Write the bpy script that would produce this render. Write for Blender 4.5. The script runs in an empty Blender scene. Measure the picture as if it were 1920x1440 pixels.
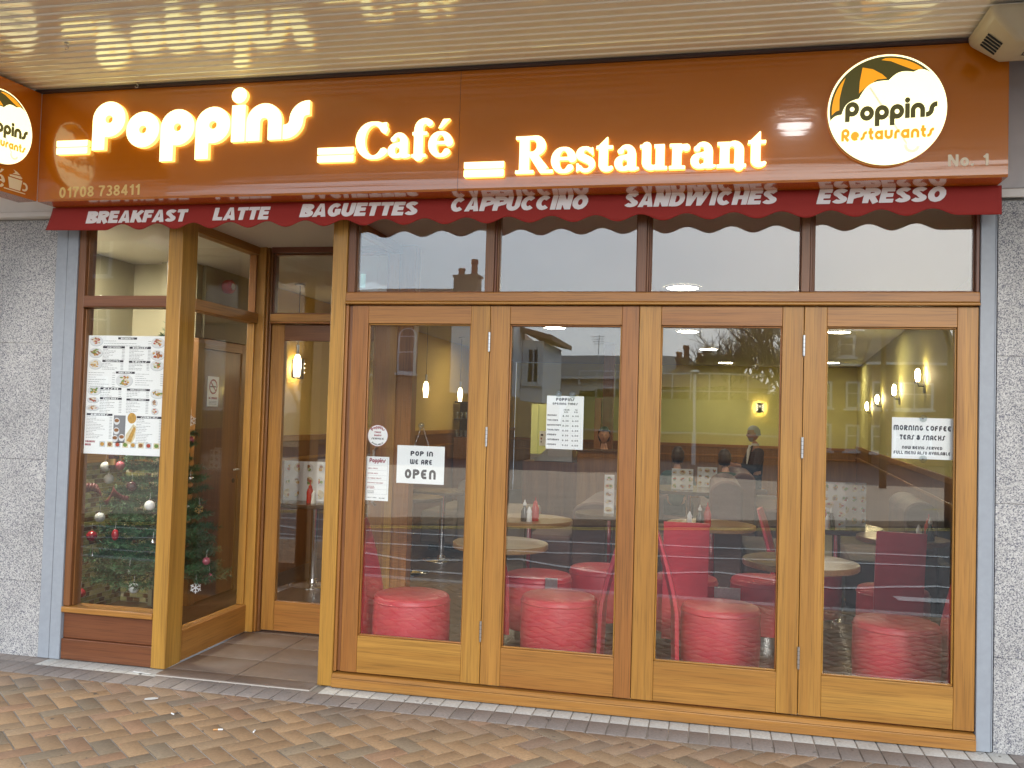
import bpy, bmesh, math, random
import numpy as np
from mathutils import Vector, Matrix
from mathutils.geometry import tessellate_polygon
R = math.radians
PI = math.pi
rnd = random.Random(7)
SC = bpy.context.scene
COL = SC.collection

# ------------------------------------------------------------------ camera, sky, sun, exposure
EXPO = 0.80
CAM = Vector((0.0, -4.8644, 1.60))
F_PX, YAW, PITCH, ROLL = 1662.77, 0.2133666, 0.0352888, 0.0294697
cam = bpy.data.cameras.new('camera')
cam.sensor_width = 36.0
cam.lens = F_PX / 1920.0 * 36.0
cam.clip_start = 0.05
cam.clip_end = 600
camo = bpy.data.objects.new('camera', cam)
COL.objects.link(camo)
SC.camera = camo
_f = Vector((-math.sin(YAW) * math.cos(PITCH), math.cos(YAW) * math.cos(PITCH), math.sin(PITCH)))
_r = Vector((math.cos(YAW), math.sin(YAW), 0))
_u = _r.cross(_f)
_r2 = _r * math.cos(ROLL) + _u * math.sin(ROLL)
_u2 = _u * math.cos(ROLL) - _r * math.sin(ROLL)
_m = Matrix((_r2, _u2, -_f)).transposed().to_4x4()
_m.translation = CAM
camo.matrix_world = _m

SUN_EL, SUN_AZ = R(24), R(165)          # low winter sun behind thin cloud, in front of the shop to the right
world = bpy.data.worlds.new('World')
SC.world = world
world.use_nodes = True
wn, wl = world.node_tree.nodes, world.node_tree.links
bg = wn['Background']
sky = wn.new('ShaderNodeTexSky')
sky.sky_type = 'NISHITA'
sky.sun_disc = False
sky.sun_elevation = SUN_EL
sky.sun_rotation = SUN_AZ
sky.dust_density = 3.0
sky.air_density = 1.2
wtc = wn.new('ShaderNodeTexCoord')
wno = wn.new('ShaderNodeTexNoise')
wno.inputs['Scale'].default_value = 2.6
wno.inputs['Detail'].default_value = 7
wno.inputs['Roughness'].default_value = 0.55
wmap = wn.new('ShaderNodeMapping')
wmap.inputs['Scale'].default_value = (1, 1, 2.2)
wl.new(wtc.outputs['Generated'], wmap.inputs[0])
wl.new(wmap.outputs[0], wno.inputs['Vector'])
wcr = wn.new('ShaderNodeValToRGB')
wcr.color_ramp.elements[0].position = 0.3
wcr.color_ramp.elements[0].color = (9.0, 11.3, 13.6, 1)
wcr.color_ramp.elements[1].position = 0.75
wcr.color_ramp.elements[1].color = (12.4, 14.4, 16.4, 1)
wl.new(wno.outputs['Fac'], wcr.inputs[0])
wmx = wn.new('ShaderNodeMix')
wmx.data_type = 'RGBA'
wmx.inputs[0].default_value = 0.82
wl.new(sky.outputs[0], wmx.inputs[6])
wl.new(wcr.outputs[0], wmx.inputs[7])
wl.new(wmx.outputs[2], bg.inputs[0])
bg.inputs[1].default_value = 0.115

sun = bpy.data.lights.new('sun', 'SUN')
sun.energy = 0.9
sun.angle = R(14)
sun.color = (1.0, 0.95, 0.88)
suno = bpy.data.objects.new('sun', sun)
COL.objects.link(suno)
_sd = Vector((math.sin(SUN_AZ) * math.cos(SUN_EL), math.cos(SUN_AZ) * math.cos(SUN_EL), math.sin(SUN_EL)))
suno.rotation_euler = _sd.to_track_quat('Z', 'Y').to_euler()
suno.location = _sd * 60

SC.view_settings.view_transform = 'Standard'
SC.view_settings.look = 'None'
SC.view_settings.exposure = EXPO
SC.view_settings.gamma = 1.0
SC.view_settings.use_curve_mapping = False
SC.cycles.use_denoising = True
SC.cycles.max_bounces = 10
SC.cycles.transparent_max_bounces = 24
SC.cycles.glossy_bounces = 5
SC.cycles.diffuse_bounces = 4
SC.cycles.sample_clamp_indirect = 6.0
SC.cycles.caustics_reflective = False
SC.cycles.caustics_refractive = False
LK = 2.0 ** -EXPO                       # lamp strengths are written as they should read in the picture

# ------------------------------------------------------------------ materials
MATS = {}


def lin(r, g, b):
    def c(v):
        v /= 255.0
        return v / 12.92 if v <= 0.04045 else ((v + 0.055) / 1.055) ** 2.4
    return (c(r), c(g), c(b), 1.0)


def new_mat(name):
    m = bpy.data.materials.new(name)
    m.use_nodes = True
    MATS[name] = m
    nt = m.node_tree
    return m, nt, nt.nodes['Principled BSDF'], nt.nodes, nt.links


def plain(name, col, rough=0.5, metal=0.0, noise=0.0, nscale=20.0, bump=0.0, coat=0.0, spec=0.5, bscale=None):
    m, nt, p, n, l = new_mat(name)
    p.inputs['Base Color'].default_value = (*col[:3], 1)
    p.inputs['Roughness'].default_value = rough
    p.inputs['Metallic'].default_value = metal
    p.inputs['Coat Weight'].default_value = coat
    p.inputs['Coat Roughness'].default_value = 0.06
    p.inputs['Specular IOR Level'].default_value = spec
    if noise or bump:
        tc = n.new('ShaderNodeTexCoord')
        t = n.new('ShaderNodeTexNoise')
        t.inputs['Scale'].default_value = nscale
        t.inputs['Detail'].default_value = 5
        l.new(tc.outputs['Object'], t.inputs['Vector'])
        if noise:
            cr = n.new('ShaderNodeValToRGB')
            a = [max(0, c * (1 - noise)) for c in col[:3]]
            b = [min(1, c * (1 + noise)) for c in col[:3]]
            cr.color_ramp.elements[0].position = 0.3
            cr.color_ramp.elements[1].position = 0.7
            cr.color_ramp.elements[0].color = (*a, 1)
            cr.color_ramp.elements[1].color = (*b, 1)
            l.new(t.outputs['Fac'], cr.inputs[0])
            l.new(cr.outputs[0], p.inputs['Base Color'])
        if bump:
            t2 = t
            if bscale:
                t2 = n.new('ShaderNodeTexNoise')
                t2.inputs['Scale'].default_value = bscale
                t2.inputs['Detail'].default_value = 3
                l.new(tc.outputs['Object'], t2.inputs['Vector'])
            b = n.new('ShaderNodeBump')
            b.inputs['Strength'].default_value = bump
            b.inputs['Distance'].default_value = 0.01
            l.new(t2.outputs['Fac'], b.inputs['Height'])
            l.new(b.outputs[0], p.inputs['Normal'])
    return m


def emit(name, col, strength, rough=0.4):
    m, nt, p, n, l = new_mat(name)
    p.inputs['Base Color'].default_value = (*col[:3], 1)
    p.inputs['Emission Color'].default_value = (*col[:3], 1)
    p.inputs['Emission Strength'].default_value = strength * LK
    p.inputs['Roughness'].default_value = rough
    return m


def wood(name, axis, c1, c2, rough=0.42, dark=0.72):
    """oiled hardwood: long grain along one axis, tone shifting from board to board"""
    m, nt, p, n, l = new_mat(name)
    tc = n.new('ShaderNodeTexCoord')
    oi = n.new('ShaderNodeObjectInfo')
    at = n.new('ShaderNodeAttribute')
    at.attribute_name = 'board'
    add = n.new('ShaderNodeVectorMath')
    add.operation = 'ADD'
    cmb = n.new('ShaderNodeCombineXYZ')
    ml = n.new('ShaderNodeMath')
    ml.operation = 'MULTIPLY'
    ml.inputs[1].default_value = 37.0
    l.new(at.outputs['Fac'], ml.inputs[0])
    for i in range(3):
        l.new(ml.outputs[0], cmb.inputs[i])
    l.new(tc.outputs['Object'], add.inputs[0])
    l.new(cmb.outputs[0], add.inputs[1])
    s1 = [9.0, 9.0, 9.0]
    s2 = [190.0, 190.0, 190.0]
    s1['xyz'.index(axis)] = 0.45
    s2['xyz'.index(axis)] = 4.0
    def tex(scale, detail, dist):
        mp = n.new('ShaderNodeMapping')
        mp.inputs['Scale'].default_value = scale
        t = n.new('ShaderNodeTexNoise')
        t.inputs['Scale'].default_value = 1.0
        t.inputs['Detail'].default_value = detail
        t.inputs['Distortion'].default_value = dist
        l.new(add.outputs[0], mp.inputs[0])
        l.new(mp.outputs[0], t.inputs['Vector'])
        return t
    big = tex(s1, 4, 1.2)
    fine = tex(s2, 3, 0.2)
    mid = tex([v * 0.28 for v in s2], 3, 0.6)
    cr = n.new('ShaderNodeValToRGB')
    cr.color_ramp.elements[0].position = 0.28
    cr.color_ramp.elements[0].color = (*c2[:3], 1)
    cr.color_ramp.elements[1].position = 0.72
    cr.color_ramp.elements[1].color = (*c1[:3], 1)
    l.new(big.outputs['Fac'], cr.inputs[0])
    def mul(src, tx, lo, hi, p0, p1):
        r = n.new('ShaderNodeMapRange')
        r.inputs['From Min'].default_value = p0
        r.inputs['From Max'].default_value = p1
        r.inputs['To Min'].default_value = lo
        r.inputs['To Max'].default_value = hi
        l.new(tx, r.inputs[0])
        mx = n.new('ShaderNodeVectorMath')
        mx.operation = 'SCALE'
        l.new(src, mx.inputs[0])
        l.new(r.outputs[0], mx.inputs['Scale'])
        return mx.outputs[0]
    c = mul(cr.outputs[0], mid.outputs['Fac'], 0.90, 1.08, 0.3, 0.7)
    c = mul(c, fine.outputs['Fac'], dark, 1.06, 0.32, 0.52)
    # board to board: redder / yellower
    hs = n.new('ShaderNodeHueSaturation')
    r1 = n.new('ShaderNodeMapRange')
    r1.clamp = False
    r1.inputs['To Min'].default_value = 0.484
    r1.inputs['To Max'].default_value = 0.506
    l.new(at.outputs['Fac'], r1.inputs[0])
    l.new(r1.outputs[0], hs.inputs['Hue'])
    r2 = n.new('ShaderNodeMapRange')
    r2.clamp = False
    r2.inputs['To Min'].default_value = 0.80
    r2.inputs['To Max'].default_value = 1.1
    l.new(at.outputs['Fac'], r2.inputs[0])
    l.new(r2.outputs[0], hs.inputs['Value'])
    l.new(c, hs.inputs['Color'])
    l.new(hs.outputs[0], p.inputs['Base Color'])
    p.inputs['Roughness'].default_value = rough
    p.inputs['Coat Weight'].default_value = 0.15
    p.inputs['Coat Roughness'].default_value = 0.3
    b = n.new('ShaderNodeBump')
    b.inputs['Strength'].default_value = 0.12
    b.inputs['Distance'].default_value = 0.002
    l.new(fine.outputs['Fac'], b.inputs['Height'])
    l.new(b.outputs[0], p.inputs['Normal'])
    return m


def glass(name, f0=0.07, tint=(0.985, 0.992, 0.988), wav=0.022, scale=2.2):
    """thin clear pane: mirror part grows at grazing angles, the rest passes straight through"""
    m, nt, p, n, l = new_mat(name)
    n.remove(p)
    out = n['Material Output']
    tr = n.new('ShaderNodeBsdfTransparent')
    tr.inputs[0].default_value = (*tint, 1)
    gl = n.new('ShaderNodeBsdfGlossy')
    gl.inputs['Roughness'].default_value = 0.0
    gl.inputs[0].default_value = (1, 1, 1, 1)
    lw = n.new('ShaderNodeLayerWeight')
    lw.inputs[0].default_value = 0.5
    pw = n.new('ShaderNodeMath')
    pw.operation = 'POWER'
    pw.inputs[1].default_value = 5.0
    l.new(lw.outputs['Facing'], pw.inputs[0])
    ma = n.new('ShaderNodeMath')
    ma.operation = 'MULTIPLY_ADD'
    ma.inputs[1].default_value = 1 - f0
    ma.inputs[2].default_value = f0
    l.new(pw.outputs[0], ma.inputs[0])
    tc = n.new('ShaderNodeTexCoord')
    t = n.new('ShaderNodeTexNoise')
    t.inputs['Scale'].default_value = scale
    t.inputs['Detail'].default_value = 1
    l.new(tc.outputs['Object'], t.inputs['Vector'])
    b = n.new('ShaderNodeBump')
    b.inputs['Strength'].default_value = wav
    b.inputs['Distance'].default_value = 0.02
    l.new(t.outputs['Fac'], b.inputs['Height'])
    l.new(b.outputs[0], gl.inputs['Normal'])
    mx = n.new('ShaderNodeMixShader')
    l.new(ma.outputs[0], mx.inputs[0])
    l.new(tr.outputs[0], mx.inputs[1])
    l.new(gl.outputs[0], mx.inputs[2])
    l.new(mx.outputs[0], out.inputs['Surface'])
    return m


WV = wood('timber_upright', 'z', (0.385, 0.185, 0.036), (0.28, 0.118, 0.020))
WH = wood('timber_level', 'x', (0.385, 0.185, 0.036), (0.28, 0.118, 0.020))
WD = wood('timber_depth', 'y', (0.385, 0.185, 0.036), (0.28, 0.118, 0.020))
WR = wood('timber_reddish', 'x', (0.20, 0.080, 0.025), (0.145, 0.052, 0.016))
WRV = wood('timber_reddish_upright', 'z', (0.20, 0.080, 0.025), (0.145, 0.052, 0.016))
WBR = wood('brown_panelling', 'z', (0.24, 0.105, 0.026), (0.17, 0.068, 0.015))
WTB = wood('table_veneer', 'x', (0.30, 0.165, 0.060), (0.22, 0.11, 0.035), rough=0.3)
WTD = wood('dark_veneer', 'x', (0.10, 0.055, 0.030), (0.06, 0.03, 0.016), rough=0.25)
WFL = wood('floor_boards', 'y', (0.085, 0.045, 0.024), (0.05, 0.026, 0.014), rough=0.3)
GLASS = glass('window_glass', 0.084)
GLASS2 = glass('side_glass', 0.042)
CUPG = glass('clear_plastic', 0.09, (0.9, 0.93, 0.93), 0.0)
ALU = plain('powder_coated_aluminium', lin(146, 151, 159), 0.45, noise=0.05, nscale=30)
CHROME = plain('chrome', (0.75, 0.75, 0.76), 0.12, 1.0)
STEEL = plain('brushed_steel', (0.55, 0.55, 0.55), 0.32, 1.0, noise=0.1, nscale=60)
ORANGE = plain('orange_sign_panel', (0.52, 0.146, 0.002), 0.2, noise=0.03, nscale=2, coat=0.8, bump=0.10, bscale=1.6)
ORANGE.node_tree.nodes['Principled BSDF'].inputs['Coat IOR'].default_value = 1.75
def _ripple():
    m = MATS['orange_sign_panel']
    n, l = m.node_tree.nodes, m.node_tree.links
    p = n['Principled BSDF']
    tc = n.new('ShaderNodeTexCoord')
    mp = n.new('ShaderNodeMapping')
    mp.inputs['Scale'].default_value = (0.5, 0.5, 30)
    t = n.new('ShaderNodeTexNoise')
    t.inputs['Scale'].default_value = 1.0
    t.inputs['Detail'].default_value = 2
    l.new(tc.outputs['Object'], mp.inputs[0])
    l.new(mp.outputs[0], t.inputs['Vector'])
    b = n.new('ShaderNodeBump')
    b.inputs['Strength'].default_value = 0.10
    b.inputs['Distance'].default_value = 0.006
    l.new(t.outputs['Fac'], b.inputs['Height'])
    old = p.inputs['Normal'].links[0].from_socket
    l.new(old, b.inputs['Normal'])
    l.new(b.outputs[0], p.inputs['Normal'])
    l.new(b.outputs[0], p.inputs['Coat Normal'])
_ripple()
CREAMP = plain('cream_vinyl', lin(236, 206, 140), 0.4)
CREAML = plain('pale_vinyl', lin(240, 225, 200), 0.4)
LITF = emit('lit_letter_face', (1.0, 0.94, 0.42), 2.4)
LITS = emit('lit_letter_side', (1.0, 0.89, 0.22), 1.3)
LITR = emit('lit_roundel_face', (1.0, 0.93, 0.52), 1.6)
RDARK = emit('roundel_dark_green', lin(70, 66, 32), 0.8)
RORANGE = emit('roundel_orange', lin(236, 160, 36), 0.85)
RGREY = emit('roundel_handle_grey', lin(222, 218, 190), 0.85)
VALR = plain('red_valance_cloth', (0.33, 0.021, 0.015), 0.75, noise=0.08, nscale=200)
WHITEV = plain('white_vinyl', (0.92, 0.90, 0.92), 0.5)
SOFF = plain('cream_soffit', (0.78, 0.71, 0.60), 0.14, noise=0.02, nscale=4, coat=0.6, spec=1.0)
SOFD = plain('dark_trim', (0.05, 0.035, 0.04), 0.4)
WHP = plain('white_paint', (0.72, 0.70, 0.68), 0.5, noise=0.05, nscale=6)
GREYP = plain('grey_cladding_paint', (0.50, 0.48, 0.49), 0.5, noise=0.08, nscale=8)
CREAMW = plain('cream_wall_paint', (0.27, 0.245, 0.165), 0.7)
YELW = plain('olive_yellow_wall_paint', (0.66, 0.60, 0.22), 0.7, noise=0.03, nscale=3)
OCHW = plain('ochre_wall_paint', (0.60, 0.41, 0.13), 0.7)
CEILW = plain('ceiling_paint', (0.62, 0.60, 0.56), 0.8)
REDL = plain('red_leather', (0.64, 0.055, 0.080), 0.34, noise=0.06, nscale=12, bump=0.15, bscale=350)
BROWNL = plain('brown_leather', (0.11, 0.05, 0.042), 0.6, noise=0.15, nscale=5, bump=0.2, bscale=250)
TAUPE = plain('taupe_leather', (0.25, 0.19, 0.15), 0.5, noise=0.1, nscale=5)
PAPER = plain('white_card', (0.90, 0.905, 0.915), 0.45)
INK = plain('black_ink', (0.015, 0.015, 0.03), 0.5)
REDI = plain('red_ink', (0.30, 0.02, 0.05), 0.5)
GREYI = plain('grey_ink', (0.22, 0.22, 0.24), 0.5)
PALEI = plain('pale_grey_ink', (0.55, 0.57, 0.60), 0.5)
FOOD = [plain('food_brown', (0.30, 0.12, 0.04), 0.5, noise=0.4, nscale=60), plain('food_gold', (0.55, 0.30, 0.06), 0.5, noise=0.3, nscale=60),
        plain('food_green', (0.16, 0.26, 0.05), 0.5, noise=0.3, nscale=60), plain('food_red', (0.42, 0.06, 0.03), 0.5, noise=0.3, nscale=60),
        plain('food_cream', (0.70, 0.60, 0.40), 0.5, noise=0.15, nscale=60)]
PLATE = plain('plate_white', (0.72, 0.72, 0.74), 0.4)
LAMPG = emit('pendant_glass_lit', (1.0, 0.80, 0.48), 9.0)
DOWNL = emit('downlight_diffuser', (1.0, 0.90, 0.66), 95.0)
SCONL = emit('sconce_lamp', (1.0, 0.72, 0.30), 110.0)
BULBL = emit('bare_bulb', (1.0, 0.80, 0.45), 110.0)
EXITL = emit('exit_sign_face', (0.30, 0.62, 0.62), 0.5)
CABL = emit('fridge_light_panel', (0.62, 0.62, 0.22), 0.22)
BLKI = plain('black_iron', (0.02, 0.02, 0.02), 0.4)
REDP = plain('red_plastic', (0.45, 0.012, 0.012), 0.25)
SAUCE = plain('brown_sauce', (0.03, 0.012, 0.008), 0.2)
WPL = plain('white_plastic', (0.7, 0.7, 0.68), 0.35)
BEIGE = plain('aged_cream_plastic', (0.50, 0.44, 0.32), 0.45, noise=0.06, nscale=9)
NEEDLE = plain('pine_needles', (0.042, 0.115, 0.05), 0.6, noise=0.5, nscale=8)
BAUW = plain('white_frosted_bauble', (0.70, 0.72, 0.74), 0.4)
BAUR = plain('red_bauble', (0.40, 0.02, 0.03), 0.2, coat=0.5)
BAUP = plain('pink_bauble', (0.50, 0.12, 0.17), 0.25, coat=0.5)
BAUS = plain('silver_bauble', (0.7, 0.7, 0.72), 0.12, 1.0)
BAUD = plain('plum_bauble', (0.07, 0.02, 0.035), 0.12, coat=0.8)
GOLD = plain('gold_cap', (0.7, 0.5, 0.2), 0.3, 1.0)
RIB = plain('red_ribbon', (0.11, 0.012, 0.016), 0.5)
SKIN = plain('skin', (0.42, 0.22, 0.15), 0.5)
HAIRG = plain('grey_hair', (0.35, 0.34, 0.33), 0.7)
HAIRB = plain('dark_hair', (0.012, 0.01, 0.01), 0.5)
SUIT = plain('dark_suit_cloth', (0.010, 0.011, 0.018), 0.8)
SHIRT = plain('white_shirt', (0.6, 0.6, 0.58), 0.7)
TOPD = plain('dark_green_top', (0.03, 0.06, 0.05), 0.8)
LIPS = plain('lips', (0.30, 0.10, 0.08), 0.5)
ASPH = plain('asphalt', (0.050, 0.048, 0.049), 0.85, noise=0.25, nscale=30)
ROADW = plain('road_paint', (0.45, 0.45, 0.44), 0.7, noise=0.15, nscale=14)
ROADY = plain('yellow_road_paint', (0.55, 0.40, 0.06), 0.7, noise=0.1, nscale=14)
SLAB = plain('far_paving', (0.48, 0.37, 0.265), 0.85, noise=0.12, nscale=1.2)
KERB = plain('kerb_stone', (0.36, 0.34, 0.32), 0.8, noise=0.1, nscale=8)
TREEB = plain('bark', (0.075, 0.055, 0.04), 0.9)
LEAFM = plain('hedge_leaf', (0.05, 0.075, 0.022), 0.8, noise=0.4, nscale=6)
GRASS = plain('bank_grass', (0.085, 0.10, 0.03), 0.9, noise=0.4, nscale=2)
TILER = plain('grey_roof_tile', (0.12, 0.11, 0.105), 0.8, noise=0.2, nscale=4)
TILEB = plain('brown_roof_tile', (0.16, 0.085, 0.055), 0.8, noise=0.2, nscale=4)
RENDW = plain('white_render', (0.62, 0.61, 0.61), 0.8, noise=0.04, nscale=2)
WINW = plain('white_window_frame', (0.55, 0.55, 0.55), 0.5)
WIND = plain('dark_window_glass', (0.03, 0.035, 0.04), 0.08)
BUTTF = plain('cork_filter_paper', (0.55, 0.28, 0.10), 0.7)
DARKV = plain('dark_void', (0.02, 0.02, 0.02), 0.8)
TERRA = plain('terracotta', (0.28, 0.10, 0.05), 0.8)


def granite():
    m, nt, p, n, l = new_mat('speckled_granite')
    tc = n.new('ShaderNodeTexCoord')
    v = n.new('ShaderNodeTexVoronoi')
    v.inputs['Scale'].default_value = 210
    l.new(tc.outputs['Object'], v.inputs['Vector'])
    cr = n.new('ShaderNodeValToRGB')
    cr.color_ramp.interpolation = 'CONSTANT'
    e = cr.color_ramp.elements
    e[0].position = 0.0
    e[0].color = (0.13, 0.13, 0.16, 1)
    e[1].position = 0.20
    e[1].color = (0.35, 0.338, 0.33, 1)
    for pos, c in ((0.42, (0.46, 0.445, 0.43, 1)), (0.62, (0.26, 0.252, 0.262, 1)), (0.78, (0.53, 0.515, 0.50, 1))):
        k = e.new(pos)
        k.color = c
    sp = n.new('ShaderNodeSeparateColor')
    l.new(v.outputs['Color'], sp.inputs[0])
    l.new(sp.outputs[0], cr.inputs[0])
    t = n.new('ShaderNodeTexNoise')
    t.inputs['Scale'].default_value = 3
    t.inputs['Detail'].default_value = 6
    l.new(tc.outputs['Object'], t.inputs['Vector'])
    mr = n.new('ShaderNodeMapRange')
    mr.inputs['From Min'].default_value = 0.3
    mr.inputs['From Max'].default_value = 0.7
    mr.inputs['To Min'].default_value = 0.82
    mr.inputs['To Max'].default_value = 1.08
    l.new(t.outputs['Fac'], mr.inputs[0])
    sc = n.new('ShaderNodeVectorMath')
    sc.operation = 'SCALE'
    l.new(cr.outputs[0], sc.inputs[0])
    l.new(mr.outputs[0], sc.inputs['Scale'])
    l.new(sc.outputs[0], p.inputs['Base Color'])
    p.inputs['Roughness'].default_value = 0.5
    return m


GRAN = granite()


def attr_mat(name, rough, nscale=60, namt=0.22, bump=0.25, stain=None):
    """colour of each brick / tile stored on the mesh, broken up by grit and stains"""
    m, nt, p, n, l = new_mat(name)
    at = n.new('ShaderNodeAttribute')
    at.attribute_name = 'tint'
    tc = n.new('ShaderNodeTexCoord')
    t = n.new('ShaderNodeTexNoise')
    t.inputs['Scale'].default_value = nscale
    t.inputs['Detail'].default_value = 6
    t.inputs['Roughness'].default_value = 0.7
    l.new(tc.outputs['Object'], t.inputs['Vector'])
    mr = n.new('ShaderNodeMapRange')
    mr.inputs['From Min'].default_value = 0.3
    mr.inputs['From Max'].default_value = 0.7
    mr.inputs['To Min'].default_value = 1 - namt
    mr.inputs['To Max'].default_value = 1 + namt
    l.new(t.outputs['Fac'], mr.inputs[0])
    sc = n.new('ShaderNodeVectorMath')
    sc.operation = 'SCALE'
    l.new(at.outputs['Color'], sc.inputs[0])
    l.new(mr.outputs[0], sc.inputs['Scale'])
    col = sc.outputs[0]
    if stain:
        for sc_, lo, hi, c in stain:
            t3 = n.new('ShaderNodeTexNoise')
            t3.inputs['Scale'].default_value = sc_
            t3.inputs['Detail'].default_value = 4
            l.new(tc.outputs['Object'], t3.inputs['Vector'])
            m3 = n.new('ShaderNodeMapRange')
            m3.inputs['From Min'].default_value = lo
            m3.inputs['From Max'].default_value = hi
            m3.inputs['To Max'].default_value = 0.8
            l.new(t3.outputs['Fac'], m3.inputs[0])
            mx = n.new('ShaderNodeMix')
            mx.data_type = 'RGBA'
            l.new(m3.outputs[0], mx.inputs[0])
            l.new(col, mx.inputs[6])
            mx.inputs[7].default_value = (*c, 1)
            col = mx.outputs[2]
    l.new(col, p.inputs['Base Color'])
    p.inputs['Roughness'].default_value = rough
    if bump:
        b = n.new('ShaderNodeBump')
        b.inputs['Strength'].default_value = bump
        b.inputs['Distance'].default_value = 0.003
        l.new(t.outputs['Fac'], b.inputs['Height'])
        l.new(b.outputs[0], p.inputs['Normal'])
    return m


PAVER = attr_mat('clay_pavers', 0.8, 70, 0.22, 0.3, [(15.0, 0.67, 0.71, (0.08, 0.065, 0.055)), (1.6, 0.55, 1.0, (0.20, 0.15, 0.115))])
MORTAR = plain('pale_joint_sand', (0.36, 0.32, 0.28), 0.9, noise=0.6, nscale=2.5)
MOSAIC = attr_mat('glass_mosaic', 0.2, 30, 0.1, 0)
GROUT = plain('pale_grout', (0.58, 0.56, 0.44), 0.8)
TILEF = attr_mat('brown_floor_tiles', 0.45, 25, 0.12, 0.05, [(2.2, 0.5, 0.8, (0.26, 0.22, 0.20))])
GROUTF = plain('floor_grout', (0.48, 0.43, 0.38), 0.8)


def brickwall(name, c1, c2, mortar, scale=1.0):
    m, nt, p, n, l = new_mat(name)
    tc = n.new('ShaderNodeTexCoord')
    mp = n.new('ShaderNodeMapping')
    mp.inputs['Rotation'].default_value = (R(90), 0, 0)
    b = n.new('ShaderNodeTexBrick')
    b.inputs['Scale'].default_value = scale
    b.inputs['Color1'].default_value = (*c1, 1)
    b.inputs['Color2'].default_value = (*c2, 1)
    b.inputs['Mortar'].default_value = (*mortar, 1)
    b.inputs['Brick Width'].default_value = 0.225
    b.inputs['Row Height'].default_value = 0.075
    b.inputs['Mortar Size'].default_value = 0.008
    l.new(tc.outputs['Object'], mp.inputs[0])
    l.new(mp.outputs[0], b.inputs['Vector'])
    l.new(b.outputs['Color'], p.inputs['Base Color'])
    p.inputs['Roughness'].default_value = 0.85
    return m


BRICKT = brickwall('tan_brickwork', (0.30, 0.17, 0.09), (0.24, 0.125, 0.065), (0.30, 0.26, 0.2))
BRICKR = brickwall('red_brickwork', (0.24, 0.10, 0.06), (0.17, 0.075, 0.05), (0.26, 0.22, 0.18))

# ------------------------------------------------------------------ mesh helpers


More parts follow.
